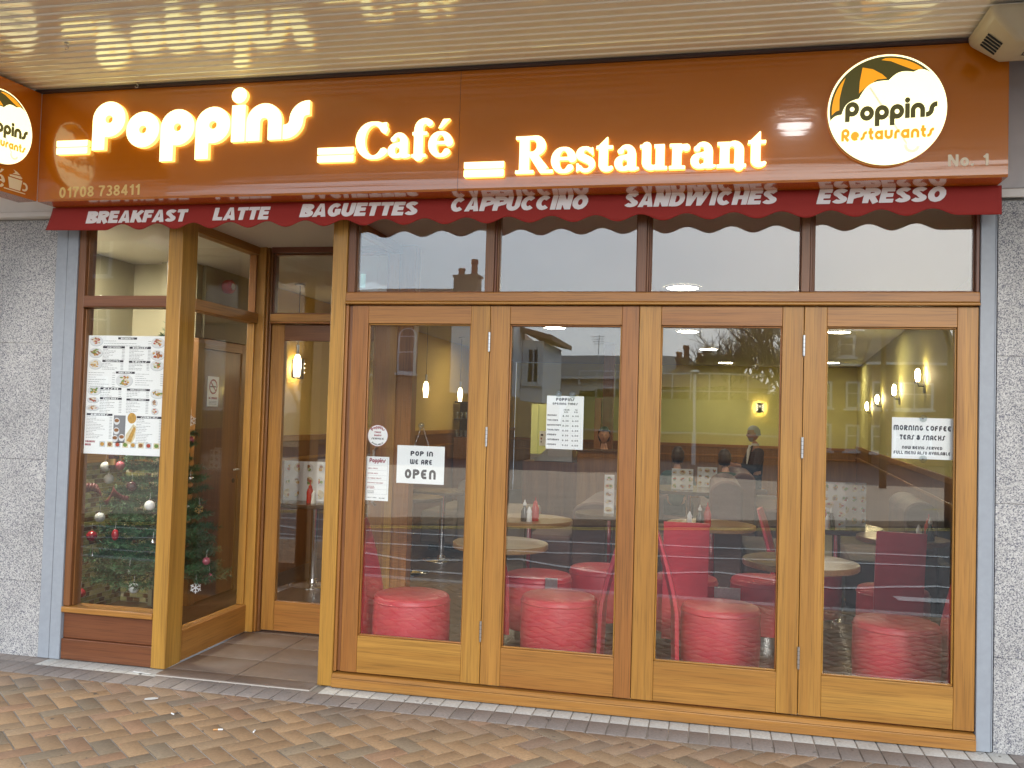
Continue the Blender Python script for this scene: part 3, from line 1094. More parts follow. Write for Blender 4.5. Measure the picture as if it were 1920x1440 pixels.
# --- bold old-style serif for the lit words
def G_serif(ch, r):
    S = []
    w = 0.6
    xh = 0.66
    t = 0.045
    def st(pts, rr, **k):
        S.append((1, lambda P, pts=pts, rr=rr, k=k: sd_path(P, pts, rr, **k)))
    def A(cx, cy, rx, ry, a, b, n=16):
        return arc(cx, cy, rx, ry, a, b, n)
    def ser(x0, x1, y):
        st([(x0, y), (x1, y)], t)
    def bowl(cx, cy, rx, ry, thick, thin, a0=0, a1=360, n=28):
        pts = arc(cx, cy, rx, ry, a0, a1, n)
        rr = [thin + (thick - thin) * abs(math.cos(R(a0 + (a1 - a0) * k / n))) ** 1.3 for k in range(n + 1)]
        st(pts, rr, flat=False)
    if ch == 'C':
        bowl(0.45, 0.5, 0.35, 0.46, 0.125, 0.05, 40, 318)
        st([(0.74, 0.98), (0.74, 0.68)], [0.05, 0.035])
        S.append((1, lambda P: sd_poly(P, [(0.60, 0.93), (0.77, 0.98), (0.78, 0.66), (0.73, 0.66)])))
        w = 0.80
    elif ch == 'R':
        st([(0.22, 0.03), (0.22, 0.97)], 0.125)
        ser(0.0, 0.46, t)
        ser(0.0, 0.42, 1 - t)
        st([(0.25, 1 - 0.05), (0.44, 0.95)] + A(0.44, 0.74, 0.20, 0.21, 90, -90, 12) + [(0.25, 0.53)], [0.05, 0.055] + [0.055 + 0.06 * math.sin(PI * k / 12) for k in range(13)] + [0.05])
        st([(0.42, 0.52), (0.72, 0.08)], [0.10, 0.125])
        ser(0.62, 0.94, t)
        w = 0.90
    elif ch == 'a':
        st([(0.42, 0.10), (0.42, 0.42)] + A(0.28, 0.46, 0.14, 0.16, 0, 150, 10), [0.105] * 2 + [0.1 - 0.006 * k for k in range(11)], flat=False)
        S.append((1, lambda P: sd_path(P, [(0.155, 0.51), (0.156, 0.51)], 0.075, flat=False)))
        bowl(0.24, 0.20, 0.14, 0.15, 0.095, 0.05, 60, 300)
        st([(0.22, 0.36), (0.42, 0.41)], 0.045)
        st([(0.26, 0.05), (0.42, 0.12)], 0.05)
        st([(0.42, 0.12), (0.48, 0.05), (0.57, 0.06)], [0.1, 0.055, 0.03], flat=False)
        w = 0.58
    elif ch == 'f':
        st([(0.20, 0.02), (0.20, 0.74)] + A(0.37, 0.78, 0.17, 0.19, 180, 70, 8), [0.115, 0.115] + [0.11 - 0.005 * k for k in range(9)], flat=False)
        S.append((1, lambda P: sd_path(P, [(0.47, 0.91), (0.471, 0.91)], 0.085, flat=False)))
        ser(0.03, 0.40, t)
        ser(0.04, 0.42, xh - 0.02)
        w = 0.46
    elif ch in 'eé':
        bowl(0.29, 0.33, 0.21, 0.30, 0.105, 0.045, 8, 318)
        st([(0.14, 0.37), (0.52, 0.37)], 0.042)
        if ch == 'é':
            S.append((1, lambda P: sd_poly(P, [(0.22, 0.76), (0.30, 0.76), (0.52, 1.0), (0.34, 1.0)])))
        w = 0.56
    elif ch == 's':
        p = A(0.25, 0.49, 0.135, 0.135, 25, 215, 10) + A(0.26, 0.18, 0.15, 0.145, 50, -160, 12)
        st(p, [0.05 + 0.05 * math.sin(PI * min(1, max(0, (k - 4) / 12))) for k in range(len(p))], flat=False)
        S.append((1, lambda P: sd_poly(P, [(0.36, 0.60), (0.43, 0.66), (0.45, 0.44), (0.40, 0.44)])))
        S.append((1, lambda P: sd_poly(P, [(0.03, 0.0), (0.12, 0.06), (0.09, 0.23), (0.03, 0.23)])))
        w = 0.48
    elif ch == 't':
        st([(0.19, 0.64), (0.19, 0.16)] + A(0.30, 0.15, 0.11, 0.09, 180, 320, 8), [0.11, 0.11] + [0.105 - 0.007 * k for k in range(9)], flat=False)
        S.append((1, lambda P: sd_poly(P, [(0.0, 0.60), (0.28, 0.90), (0.30, 0.90), (0.30, 0.60)])))
        ser(0.02, 0.42, xh - 0.03)
        w = 0.44
    elif ch == 'u':
        st([(0.18, 0.62), (0.18, 0.2)] + A(0.32, 0.19, 0.14, 0.13, 180, 300, 8) + [(0.46, 0.14)], [0.11] * 2 + [0.11 - 0.007 * k for k in range(9)] + [0.04], flat=False)
        st([(0.50, 0.0), (0.50, xh)], 0.105)
        ser(0.02, 0.2, xh - t)
        ser(0.36, 0.5, xh - t)
        ser(0.5, 0.67, t)
        w = 0.68
    elif ch == 'r':
        st([(0.20, 0.0), (0.20, xh)], 0.11)
        ser(0.02, 0.40, t)
        ser(0.03, 0.2, xh - t)
        st([(0.24, 0.42), (0.33, 0.58), (0.42, 0.57)], [0.045, 0.06, 0.08], flat=False)
        S.append((1, lambda P: sd_path(P, [(0.42, 0.55), (0.421, 0.55)], 0.09, flat=False)))
        w = 0.50
    elif ch == 'n':
        st([(0.20, 0.0), (0.20, xh)], 0.11)
        ser(0.02, 0.37, t)
        ser(0.03, 0.2, xh - t)
        st([(0.25, 0.44)] + A(0.39, 0.46, 0.14, 0.15, 150, 0, 8) + [(0.53, 0.03)], [0.045] + [0.045 + 0.008 * k for k in range(9)] + [0.11], flat=False)
        ser(0.38, 0.69, t)
        w = 0.70
    return S, (-0.12, -0.12, w + 0.2, 1.25), w


FONTS = {'round': (G_round, 0.18, 0.22), 'deco': (G_deco, 0.30, 0.30), 'sans': (G_sans, 0.10, 0.28), 'serif': (G_serif, 0.02, 0.2)}
_cache = {}


def glyph(font, ch, r, h):
    k = (font, ch, r, h)
    if k not in _cache:
        S, b, w = FONTS[font][0](ch, r)
        _cache[k] = (trace(S, b, h) if S else [], w)
    return _cache[k]


def layout(text, font, r, gap, space, h):
    """list of (loops) in em units, and the overall width"""
    x = 0.0
    out = []
    for ch in text:
        if ch == ' ':
            x += space
            continue
        loops, w = glyph(font, ch, r, h)
        out.append([[(px + x, py) for px, py in lp] for lp in loops])
        x += w + gap
    return out, x - gap


def inside(p, poly):
    x, y = p
    c = False
    for k in range(len(poly)):
        (x0, y0), (x1, y1) = poly[k - 1], poly[k]
        if (y0 > y) != (y1 > y) and x < (x1 - x0) * (y - y0) / (y1 - y0) + x0:
            c = not c
    return c


def letters(mb, text, font, r, org, height, width, mat, side=None, depth=0.001, gap=0.1, space=0.5, shear=0.0, h=0.03,
            right=(1, 0, 0), up=(0, 0, 1), out=(0, -1, 0), bend=None, slope=0.0, centre=False):
    """raised lettering: org is the lower left corner, text stretched to width; faces look along out"""
    gl, tw = layout(text, font, r, gap, space, h)
    if width is None:
        sx = height
    else:
        sx = width / tw
    org, rt, up, ot = Vector(org), Vector(right), Vector(up), Vector(out)
    if centre:
        org = org - rt * (tw * sx / 2)
    side = side or mat
    def mp(u, v, d):
        x = u * sx + shear * v * height
        y = v * height + slope * x
        if bend:
            x, y = bend(x, y)
        return tuple(org + rt * x + up * y + ot * d)
    for loops in gl:
        if not loops:
            continue
        flat = [[Vector((p[0], p[1], 0)) for p in lp] for lp in loops]
        par = [[q for q in range(len(loops)) if q != k and inside(loops[k][0], loops[q])] for k in range(len(loops))]
        pts = [p for lp in flat for p in lp]
        off = [0]
        for lp in flat:
            off.append(off[-1] + len(lp))
        i = len(mb.v)
        mb.v += [mp(p.x, p.y, depth) for p in pts]
        for k in range(len(loops)):
            if len(par[k]) % 2:
                continue
            use = [k] + [q for q in range(len(loops)) if len(par[q]) == len(par[k]) + 1 and k in par[q]]
            idx = [off[q] + e for q in use for e in range(len(loops[q]))]
            for t in tessellate_polygon([flat[q] for q in use]):
                mb.face([i + idx[e] for e in t], mat)
        if depth > 0.0:
            j = len(mb.v)
            mb.v += [mp(p.x, p.y, 0.0) for p in pts]
            k0 = 0
            for lp in flat:
                n = len(lp)
                for q in range(n):
                    q2 = (q + 1) % n
                    mb.face((i + k0 + q, i + k0 + q2, j + k0 + q2, j + k0 + q), side)
                k0 += n
    return tw * sx


def outline(mb, pts2, org, right, up, out, depth, mat, side=None, z0=0.0):
    """flat shape from a 2D outline, with thickness along out"""
    org, rt, u, ot = Vector(org), Vector(right), Vector(up), Vector(out)
    fl = [Vector((p[0], p[1], 0)) for p in pts2]
    tris = tessellate_polygon([fl])
    i = len(mb.v)
    mb.v += [tuple(org + rt * p.x + u * p.y + ot * (z0 + depth)) for p in fl]
    for t in tris:
        mb.face([i + k for k in t], mat)
    j = len(mb.v)
    mb.v += [tuple(org + rt * p.x + u * p.y + ot * z0) for p in fl]
    n = len(fl)
    for q in range(n):
        q2 = (q + 1) % n
        mb.face((i + q, i + q2, j + q2, j + q), side or mat)

# ================================================================== the setting: ground
KERBY = -3.35


def clip_poly(poly, x0, x1, y0, y1):
    def cl(p, f, inter):
        o = []
        for k in range(len(p)):
            a, b = p[k], p[(k + 1) % len(p)]
            if f(a):
                o.append(a)
            if f(a) != f(b):
                o.append(inter(a, b))
        return o
    for ax, v, sg in ((0, x0, 1), (0, x1, -1), (1, y0, 1), (1, y1, -1)):
        if not poly:
            return poly
        poly = cl(poly, lambda a: sg * (a[ax] - v) >= 0,
                  lambda a, b: tuple(a[i] + (b[i] - a[i]) * ((v - a[ax]) / (b[ax] - a[ax])) for i in range(2)))
    return poly


def inset(p, d):
    """shrink a convex polygon"""
    ar = sum(p[k][0] * p[(k + 1) % len(p)][1] - p[(k + 1) % len(p)][0] * p[k][1] for k in range(len(p)))
    if ar < 0:
        p = p[::-1]
    n = len(p)
    out = []
    for k in range(n):
        a, b, c = Vector(p[k - 1]), Vector(p[k]), Vector(p[(k + 1) % n])
        e1, e2 = (b - a), (c - b)
        if e1.length < 1e-6 or e2.length < 1e-6:
            return None
        e1.normalize()
        e2.normalize()
        n1, n2 = Vector((-e1.y, e1.x)), Vector((-e2.y, e2.x))
        den = 1 + n1.dot(n2)
        if den < 0.1:
            return None
        out.append(tuple(b + (n1 + n2) * (d / den)))
    return out


def brick_top(mb, p, z, mat, ch=0.004, h=0.02):
    q = inset(p, ch)
    if not q or len(q) < 3:
        return
    n = len(q)
    ar = sum(p[k][0] * p[(k + 1) % n][1] - p[(k + 1) % n][0] * p[k][1] for k in range(n))
    if ar < 0:
        p = p[::-1]
    i = len(mb.v)
    mb.v += [(x, y, z) for x, y in q] + [(x, y, z - ch * 0.6) for x, y in p] + [(x, y, z - h) for x, y in p]
    mb.face([i + k for k in range(n)], mat)
    for k in range(n):
        j = (k + 1) % n
        mb.face((i + k, i + n + k, i + n + j, i + j), mat)
        mb.face((i + n + k, i + 2 * n + k, i + 2 * n + j, i + n + j), mat)


def paver_tint():
    q = rnd.random()
    if q < 0.30:
        c = (0.36, 0.222, 0.120)
    elif q < 0.58:
        c = (0.34, 0.212, 0.117)
    elif q < 0.75:
        c = (0.305, 0.20, 0.117)
    elif q < 0.90:
        c = (0.255, 0.185, 0.12)
    else:
        c = (0.34, 0.195, 0.113)
    k = rnd.uniform(0.85, 1.15)
    return tuple(v * k for v in c)


pv = MB()
A0 = R(-38.5)
ca, sa = math.cos(A0), math.sin(A0)
L_, Wd = 0.194, 0.097
GX0, GX1, GY0, GY1 = -9.0, 6.0, KERBY + 0.13, -0.305
seen = set()
for row in range(-110, 110):
    for kk in range(-40, 40):
        bx = row + 4 * kk
        for (x, y, w, h) in ((bx, row, 2, 1), (bx + 2, row - 1 + 0, 1, 2)):
            if (x, y, w) in seen:
                continue
            seen.add((x, y, w))
            c = [(x, y), (x + w, y), (x + w, y + h), (x, y + h)]
            c = [((px) * Wd, (py) * Wd) for px, py in c]
            c = [(px * ca - py * sa - 1.0, px * sa + py * ca - 1.2) for px, py in c]
            if max(p[0] for p in c) < GX0 or min(p[0] for p in c) > GX1 or max(p[1] for p in c) < GY0 or min(p[1] for p in c) > GY1:
                continue
            c = clip_poly(c, GX0, GX1, GY0, GY1)
            if len(c) < 3:
                continue
            c = [p for k, p in enumerate(c) if (Vector(p) - Vector(c[k - 1])).length > 0.006]
            if len(c) < 3:
                continue
            c = inset(c, 0.0042)
            if not c:
                continue
            mid = sum(p[1] for p in c) / len(c)
            t = paver_tint()
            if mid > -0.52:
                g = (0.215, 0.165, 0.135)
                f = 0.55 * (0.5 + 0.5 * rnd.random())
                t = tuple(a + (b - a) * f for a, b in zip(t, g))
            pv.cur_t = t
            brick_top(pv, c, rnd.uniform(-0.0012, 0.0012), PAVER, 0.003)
# soldier course along the shopfront, painted pale against the sill
x = -9.0
while x < 6.0:
    a, b = x + 0.003, x + 0.1
    k = rnd.uniform(0.85, 1.12)
    gt = (0.25 * k, 0.21 * k, 0.19 * k)
    pt = (0.47 * k ** 0.3, 0.45 * k ** 0.3, 0.42 * k ** 0.3)
    shop = -4.02 < x < 1.42
    door = -3.13 < x < -2.16
    def q(y0, y1, tint):
        pv.cur_t = tint
        brick_top(pv, [(a, y0), (b, y0), (b, y1), (a, y1)], 0.001, PAVER)
    if shop and not door:
        q(-0.30, -0.132, gt)
        q(-0.130, 0.03, pt)
    elif door:
        q(-0.30, -0.115, tuple(v * 1.12 for v in gt))
    else:
        q(-0.30, -0.10, gt)
        q(-0.097, 0.1, tuple(v * 0.95 for v in gt))
    x += 0.103
pvo = pv.build('pavement')
tag(pvo, kind='structure')
mb = MB()
mb.cur_t = (0.25, 0.15, 0.085)
mb.box(-40, -9.004, KERBY + 0.13, 0.05, -0.1, -0.001, PAVER)
mb.box(6.004, 40, KERBY + 0.13, 0.05, -0.1, -0.001, PAVER)
mb.box(-9.0, 6.0, KERBY + 0.13, 0.05, -0.1, -0.006, MORTAR)
tag(mb.build('pavement_bed'), kind='structure')
mb = MB()
x = -40.0
while x < 40:
    mb.box(x + 0.004, x + 0.91, KERBY - 0.02, KERBY + 0.126, -0.3, 0.001 + rnd.uniform(-0.001, 0.001), KERB)
    x += 0.914
tag(mb.build('kerb', bevel=0.012), kind='structure')
mb = MB()
mb.poly([(-250, KERBY + 0.1, -0.11), (250, KERBY + 0.1, -0.11), (250, -300, -0.11), (-250, -300, -0.11)][::-1], ASPH)
tag(mb.build('road'), kind='structure')


def far_y(x):
    return -10.0 - 0.42 * x if x > -30 else 2.6


mb = MB()
pts = [(-16, -3.6 - 0.2, 0), (-4.8, -7.9, 0), (0.3, -10.0, 0), (14, -15.8, 0), (14, -21, 0), (-6, -21, 0), (-30, -18, 0), (-30, -6, 0)]
mb.prism([(p[0], p[1], -0.12) for p in pts], (0, 0, 0.115), SLAB)
tag(mb.build('far_pavement', bevel=0.01), kind='structure')


def strip(mb, path, w, z, mat):
    L, Rr = [], []
    for k, p in enumerate(path):
        p = Vector((p[0], p[1], 0))
        a = Vector((*path[max(0, k - 1)], 0))
        b = Vector((*path[min(len(path) - 1, k + 1)], 0))
        t = (b - a).normalized()
        nn = Vector((-t.y, t.x, 0)) * (w / 2)
        L.append(p + nn)
        Rr.append(p - nn)
    for k in range(len(path) - 1):
        i = len(mb.v)
        mb.v += [(v.x, v.y, z) for v in (L[k], L[k + 1], Rr[k + 1], Rr[k])]
        mb.face((i, i + 1, i + 2, i + 3), mat)


mb = MB()
strip(mb, [(-14, -6.9), (-2, -7.1), (4.0, -8.0), (12, -9.6)], 0.10, -0.104, ROADW)
strip(mb, [(-14, -5.9), (-2.5, -6.0), (2.5, -6.9), (12, -8.4)], 0.09, -0.104, ROADW)
zz = []
for k in range(16):
    zz.append((-9 + k * 1.15, -5.15 + (0.28 if k % 2 else -0.28)))
strip(mb, zz, 0.10, -0.104, ROADW)
strip(mb, [(1.9, -4.55), (6, -4.75)], 0.22, -0.104, ROADW)
strip(mb, [(-12, -4.3), (-1.4, -4.3)], 0.08, -0.104, ROADW)
for d in (0.25, 0.45):
    strip(mb, [(-16, -3.9 + d), (-4.8, -7.8 + d), (0.3, -9.9 + d), (14, -15.7 + d)], 0.08, -0.104, ROADY)
strip(mb, [(4.2, -13.6), (8.0, -16.0), (11, -20)], 0.12, 0.0, ROADY)
tag(mb.build('road_marking'), kind='structure')

# ================================================================== masonry round the shopfront
def granite_wall(x0, x1, label, seams, dep):
    t = thing('granite_wall', label, 'wall', (x0, 0, 0))
    mb = MB()
    zs = [0.0, 0.468, 1.232, 1.970, 2.76]
    for k in range(4):
        for a, b in zip(seams[:-1], seams[1:]):
            mb.box(a + 0.0007 - x0, b - 0.0007 - x0, 0.0, dep, zs[k] + 0.0007, zs[k + 1] - 0.0007, GRAN)
    mb.build('stone_panel', t, bevel=0.002)
    mb = MB()
    mb.box(x0 - x0 + 0.002, x1 - x0 - 0.002, 0.004, dep - 0.01, 0.002, 2.758, JOINT)
    mb.build('joint', t)
    return t


JOINT = plain('grey_joint', (0.16, 0.155, 0.155), 0.9)
granite_wall(-8.0, -4.036, 'speckled grey granite wall left of the shopfront under the angled side sign', [-8.0, -7.2, -6.3, -5.36, -4.43, -4.036], 0.09)
granite_wall(1.436, 4.5, 'speckled grey granite wall right of the bifold doors beside the pale jamb', [1.436, 2.3, 3.4, 4.5], 0.35)

for x0, x1, lb in ((-4.032, -3.876, 'pale blue-grey metal jamb left of the menu window with centre groove'),
                   (1.354, 1.432, 'narrow pale blue-grey metal jamb right of the bifold doors')):
    mb = MB()
    w = x1 - x0
    mb.box(0, w * 0.52 - 0.002 if w > 0.1 else w - 0.010, -0.012, 0.09, 0.004, 2.79, ALU)
    mb.box(w * 0.52 if w > 0.1 else w - 0.008, w, -0.012 if w > 0.1 else -0.004, 0.09, 0.004, 2.79, ALU)
    mb.box(0.001, w - 0.001, 0.002, 0.085, 0.005, 2.785, DARKV)
    o = mb.build('shutter_jamb', None, (x0, 0, 0), bevel=0.003)
    tag(o, lb, 'jamb')

# bulkhead above the shopfront, carrying sign and soffit
mb = MB()
mb.box(-8, -3.99, -0.05, 0.3, 2.764, 3.6, WHP)
mb.box(-8, -4.0, -0.062, -0.052, 2.766, 2.80, WHP)
o = mb.build('wall_band', bevel=0.004)
tag(o, 'white painted band above the granite behind the angled side sign', 'wall band')
mb = MB()
mb.box(1.40, 4.5, -0.03, 0.3, 2.812, 3.6, GREYP)
mb.box(1.40, 4.5, -0.045, -0.032, 2.764, 2.808, WHP)
o = mb.build('wall_panel', bevel=0.003)
tag(o, 'grey white painted panel above right granite, beside end of main sign', 'wall panel')
mb = MB()
mb.box(-3.985, 1.395, 0.0, 0.12, 2.765, 3.6, DARKV)
o = mb.build('lintel_beam')
tag(o, 'dark lintel beam hidden behind the sign box above the shop windows', 'beam')

# canopy: slatted soffit
ct = thing('canopy', 'cream slatted canopy soffit overhanging the shopfront and pavement', 'canopy')
mb = MB()
YF, YB = -2.22, -0.30
pitch = 0.0705
prof = []
y = YB
while y > YF:
    prof += [(y - 0.054 * q_ / 5, 3.480 - 0.0005 * (1 - (2 * q_ / 5 - 1) ** 2)) for q_ in range(6)] + [ (y - 0.0565, 3.4745), (y - 0.0615, 3.4725), (y - 0.0665, 3.4745), (y - 0.0685, 3.480)]
    y -= pitch
XL, XR = -9.0, 6.0
i = len(mb.v)
mb.v += [(XL, a, b) for a, b in prof] + [(XR, a, b) for a, b in prof]
n = len(prof)
for k in range(n - 1):
    mb.face((i + k, i + k + 1, i + n + k + 1, i + n + k), SOFF, True)
mb.build('soffit', ct, fix=False)
mb = MB()
mb.box(XL, XR, YF - 0.12, YF - 0.002, 3.44, 3.95, WHP)
mb.box(XL, XR, YF, 0.3, 3.62, 3.95, WHP)
mb.build('fascia', ct)
mb = MB()
mb.box(-3.985, 6.0, -0.312, -0.284, 3.463, 3.476, SOFD)
mb.box(-3.985, 6.0, -0.30, -0.2, 3.4775, 3.61, SOFD)
mb.build('edge_trim', ct)

# ================================================================== timber shopfront
sf = thing('shopfront', 'honey-coloured hardwood shopfront with glazed folding doors and recessed entrance', 'shopfront')
BV = 0.004
ZT = 2.76


def part(fn, name, parent=None, bevel=BV, **k):
    mb = MB()
    fn(mb)
    return mb.build(name, parent or sf, bevel=bevel, **k)


# corner posts
part(lambda m: m.box(-3.24, -3.142, -0.012, 0.155, 0.006, ZT, WV, 1.12), 'post')
part(lambda m: m.box(-2.155, -2.064, -0.012, 0.12, 0.006, ZT, WV, 1.1), 'post')
part(lambda m: m.box(-3.174, -3.094, 0.955, 1.06, 0.011, ZT, WV, 0.95), 'post')
part(lambda m: m.box(-2.15, -1.965, 0.955, 1.06, 0.011, ZT, WV), 'post')


def jambs(m):
    m.box(-2.0625, -2.045, -0.004, 0.10, 0.093, 2.219, WV)
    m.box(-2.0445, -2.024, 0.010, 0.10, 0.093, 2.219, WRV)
part(jambs, 'door_jamb', bevel=0.003)


def transom(m):
    m.box(-2.0625, 1.3525, -0.016, 0.10, 2.238, 2.292, WH)
    m.box(-2.0625, 1.3525, -0.030, 0.10, 2.2215, 2.2365, WH)
part(transom, 'transom', bevel=0.005)


def sillf(m):
    m.box(-2.0625, 1.3525, -0.030, 0.12, 0.006, 0.062, WH)
    m.prism([(-2.0625, -0.030, 0.0635), (-2.0625, 0.12, 0.0635), (-2.0625, 0.12, 0.086), (-2.0625, -0.012, 0.084)], (3.415, 0, 0), WH)
part(sillf, 'threshold', bevel=0.004)

MULL = [(-1.229, -1.155), (-0.374, -0.299), (0.487, 0.554)]
for a, b in MULL:
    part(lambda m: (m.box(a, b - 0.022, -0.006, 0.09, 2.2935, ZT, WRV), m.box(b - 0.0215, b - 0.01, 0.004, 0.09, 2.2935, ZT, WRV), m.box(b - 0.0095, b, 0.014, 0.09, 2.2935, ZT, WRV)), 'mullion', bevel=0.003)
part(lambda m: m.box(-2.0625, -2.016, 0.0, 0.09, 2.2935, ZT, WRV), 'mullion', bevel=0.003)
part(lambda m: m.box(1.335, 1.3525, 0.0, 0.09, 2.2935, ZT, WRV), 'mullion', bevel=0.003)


def pane(parent, x0, x1, z0, z1, y=0.034, mat=GLASS, name='pane'):
    m = MB()
    m.box(x0, x1, y, y + 0.006, z0, z1, mat)
    return m.build(name, parent)


edges = [-2.016, -1.229, -1.155, -0.374, -0.299, 0.487, 0.554, 1.335]
for k in range(4):
    a, b = edges[2 * k], edges[2 * k + 1]
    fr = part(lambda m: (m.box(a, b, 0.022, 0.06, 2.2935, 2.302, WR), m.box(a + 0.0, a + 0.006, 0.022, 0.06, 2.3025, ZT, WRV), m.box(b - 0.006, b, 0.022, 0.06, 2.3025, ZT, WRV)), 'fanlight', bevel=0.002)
    pane(fr, a + 0.004, b - 0.004, 2.297, ZT - 0.002)

# four folding leaves
LEAF = [(-2.021, -1.1925, -1.923, -1.302), (-1.1895, -0.3535, -1.075, -0.446), (-0.3505, 0.5065, -0.234, 0.399), (0.5095, 1.3505, 0.622, 1.252)]
for k, (x0, x1, g0, g1) in enumerate(LEAF):
    d = MB()
    z0, z1, gz0, gz1 = 0.0945, 2.2175, 0.305, 2.112
    d.box(x0, g0, 0.0, 0.056, z0, z1, WV)
    d.box(g1, x1, 0.0, 0.056, z0, z1, WV)
    d.box(g0 + 0.0006, g1 - 0.0006, 0.0006, 0.055, gz1, z1 - 0.0004, WH)
    d.box(g0 + 0.0006, g1 - 0.0006, 0.0006, 0.055, z0 + 0.0004, gz0, WH)
    lf = d.build('folding_door', sf, bevel=0.0025)
    pane(lf, g0 + 0.001, g1 - 0.001, gz0 + 0.001, gz1 - 0.001)
    bd = MB()
    for (a, b, c, e) in ((g0, g0 + 0.009, gz0 + 0.009, gz1 - 0.009), (g1 - 0.009, g1, gz0 + 0.009, gz1 - 0.009)):
        bd.box(a + 0.0004, b - 0.0004, 0.012, 0.032, c, e, WV)
    bd.box(g0 + 0.0004, g1 - 0.0004, 0.012, 0.032, gz0 + 0.0004, gz0 + 0.0086, WH)
    bd.box(g0 + 0.0004, g1 - 0.0004, 0.012, 0.032, gz1 - 0.0086, gz1 - 0.0004, WH)
    bd.build('glazing_bead', lf, bevel=0.003)
    if k in (0, 2):
        for za, zb in ((1.96, 2.065), (1.425, 1.53), (0.335, 0.445)):
            hb = MB()
            hb.tube([(x1 + 0.0015, -0.007, za), (x1 + 0.0015, -0.007, zb)], 0.0068, STEEL, 12)
            for q in (0.2, 0.4, 0.6, 0.8):
                zz_ = za + (zb - za) * q
                hb.tube([(x1 + 0.0015, -0.007, zz_ - 0.0006), (x1 + 0.0015, -0.007, zz_ + 0.0006)], 0.0070, DARKV, 12)
            hb.tube([(x1 + 0.0015, -0.007, za - 0.004), (x1 + 0.0015, -0.007, za)], 0.006, STEEL, 8)
            hb.build('hinge', lf)
    if k in (2, 3):
        hx = x1 - 0.075 if k == 2 else x0 + 0.045
        hb = MB()
        hb.tube([(hx, 0.06, 1.30), (hx, 0.10, 1.30), (hx, 0.10, 1.16), (hx, 0.06, 1.16)], 0.009, CHROME, 8)
        hb.build('handle', lf)


# left display window
def lw(m):
    m.box(-3.874, -3.826, -0.002, 0.10, 0.335, ZT, WRV)
    m.box(-3.8255, -3.2405, -0.002, 0.09, 2.206, 2.274, WR)
    m.box(-3.8255, -3.2405, -0.014, 0.09, 2.199, 2.2045, WR)
part(lw, 'window_frame', bevel=0.004)
part(lambda m: (m.box(-3.874, -3.2405, -0.02, 0.11, 0.296, 0.333, WH)), 'sill', bevel=0.006)
part(lambda m: (m.box(-3.874, -3.2405, 0.012, 0.09, 0.134, 0.2945, WR), m.box(-3.874, -3.2405, -0.004, 0.09, 0.006, 0.1325, WR)), 'stall_riser', bevel=0.004)
dw = part(lambda m: (m.box(-3.8255, -3.8165, 0.02, 0.06, 0.335, 2.198, WRV), m.box(-3.8255, -3.8165, 0.02, 0.06, 2.2755, ZT, WRV)), 'glazing_bead', bevel=0.002)
pane(dw, -3.818, -3.2395, 0.334, 2.204, 0.034, GLASS2)
pane(dw, -3.818, -3.2395, 2.2745, ZT - 0.002, 0.034, GLASS2)


# screens either side of the recess
def screen(x, s):
    y0, y1 = 0.1555 if s > 0 else 0.1205, 0.9545
    xa, xb = (x - 0.085, x - 0.005) if s > 0 else (x + 0.005, x + 0.085)
    part(lambda m: m.box(xa, xb, y0, y1, 0.011, 0.20, WD), 'screen_bottom_rail')
    o = part(lambda m: m.box(xa - 0.004, xb + 0.006, y0, y1, 2.205, 2.278, WD), 'screen_transom')
    part(lambda m: m.box(xa, xb, y0, y1, 2.70, ZT, WD), 'screen_head_rail')
    xc = (xa + xb) / 2
    for za, zb in ((0.201, 2.2045), (2.2785, 2.6995)):
        g = MB()
        g.box(xc - 0.003, xc + 0.003, y0, y1, za, zb, GLASS2)
        g.build('pane', o)
        for ya in (y0, y1 - 0.016):
            g = MB()
            g.box(xa + 0.012, xb - 0.012, ya, ya + 0.016, za, zb, WV)
            g.build('glazing_bead', o, bevel=0.003)


screen(-3.142, 1)
screen(-2.15, -1)


# entrance door at the back of the recess
def efr(m):
    m.box(-3.0935, -3.076, 0.975, 1.06, 0.011, ZT, WV)
    m.box(-3.0755, -3.057, 0.990, 1.06, 0.011, ZT, WRV)
    m.box(-2.172, -2.1505, 0.985, 1.06, 0.011, ZT, WV)
    m.box(-3.0565, -2.1725, 0.970, 1.06, 2.222, 2.276, WH)
    m.box(-3.0565, -2.1725, 0.958, 1.06, 2.2075, 2.2205, WH)
    m.box(-3.0565, -2.1725, 0.960, 1.06, 2.715, ZT, WR)
part(efr, 'entrance_frame', bevel=0.004)
ef = part(lambda m: (m.box(-3.0565, -3.04, 1.0, 1.05, 2.2775, 2.7145, WRV), m.box(-2.19, -2.1725, 1.0, 1.05, 2.2775, 2.7145, WRV), m.box(-3.04, -2.19, 1.001, 1.049, 2.2775, 2.289, WR), m.box(-3.04, -2.19, 1.001, 1.049, 2.703, 2.7145, WR)), 'fanlight', bevel=0.003)
pane(ef, -3.041, -2.189, 2.277, 2.715, 1.02, GLASS2)
d = MB()
d.box(-3.0545, -2.955, 1.005, 1.05, 0.022, 2.2055, WV)
d.box(-2.275, -2.1745, 1.005, 1.05, 0.022, 2.2055, WV)
d.box(-2.9545, -2.2755, 1.0055, 1.0495, 2.088, 2.205, WR)
d.box(-2.9545, -2.2755, 1.0055, 1.0495, 0.0225, 0.232, WH)
ed = d.build('entrance_door', sf, bevel=0.003)
pane(ed, -2.955, -2.275, 0.231, 2.0885, 1.022, GLASS)
hb = MB()
hb.tube([(-2.225, 1.004, 0.95), (-2.225, 0.955, 0.97), (-2.225, 0.955, 1.33), (-2.225, 1.004, 1.35)], 0.011, STEEL, 8)
hb.build('handle', ed)
mb = MB()
mb.box(-3.93, -1.99, -0.001, 1.06, 2.764, 2.80, CEILW)
mb.build('recess_ceiling', sf)

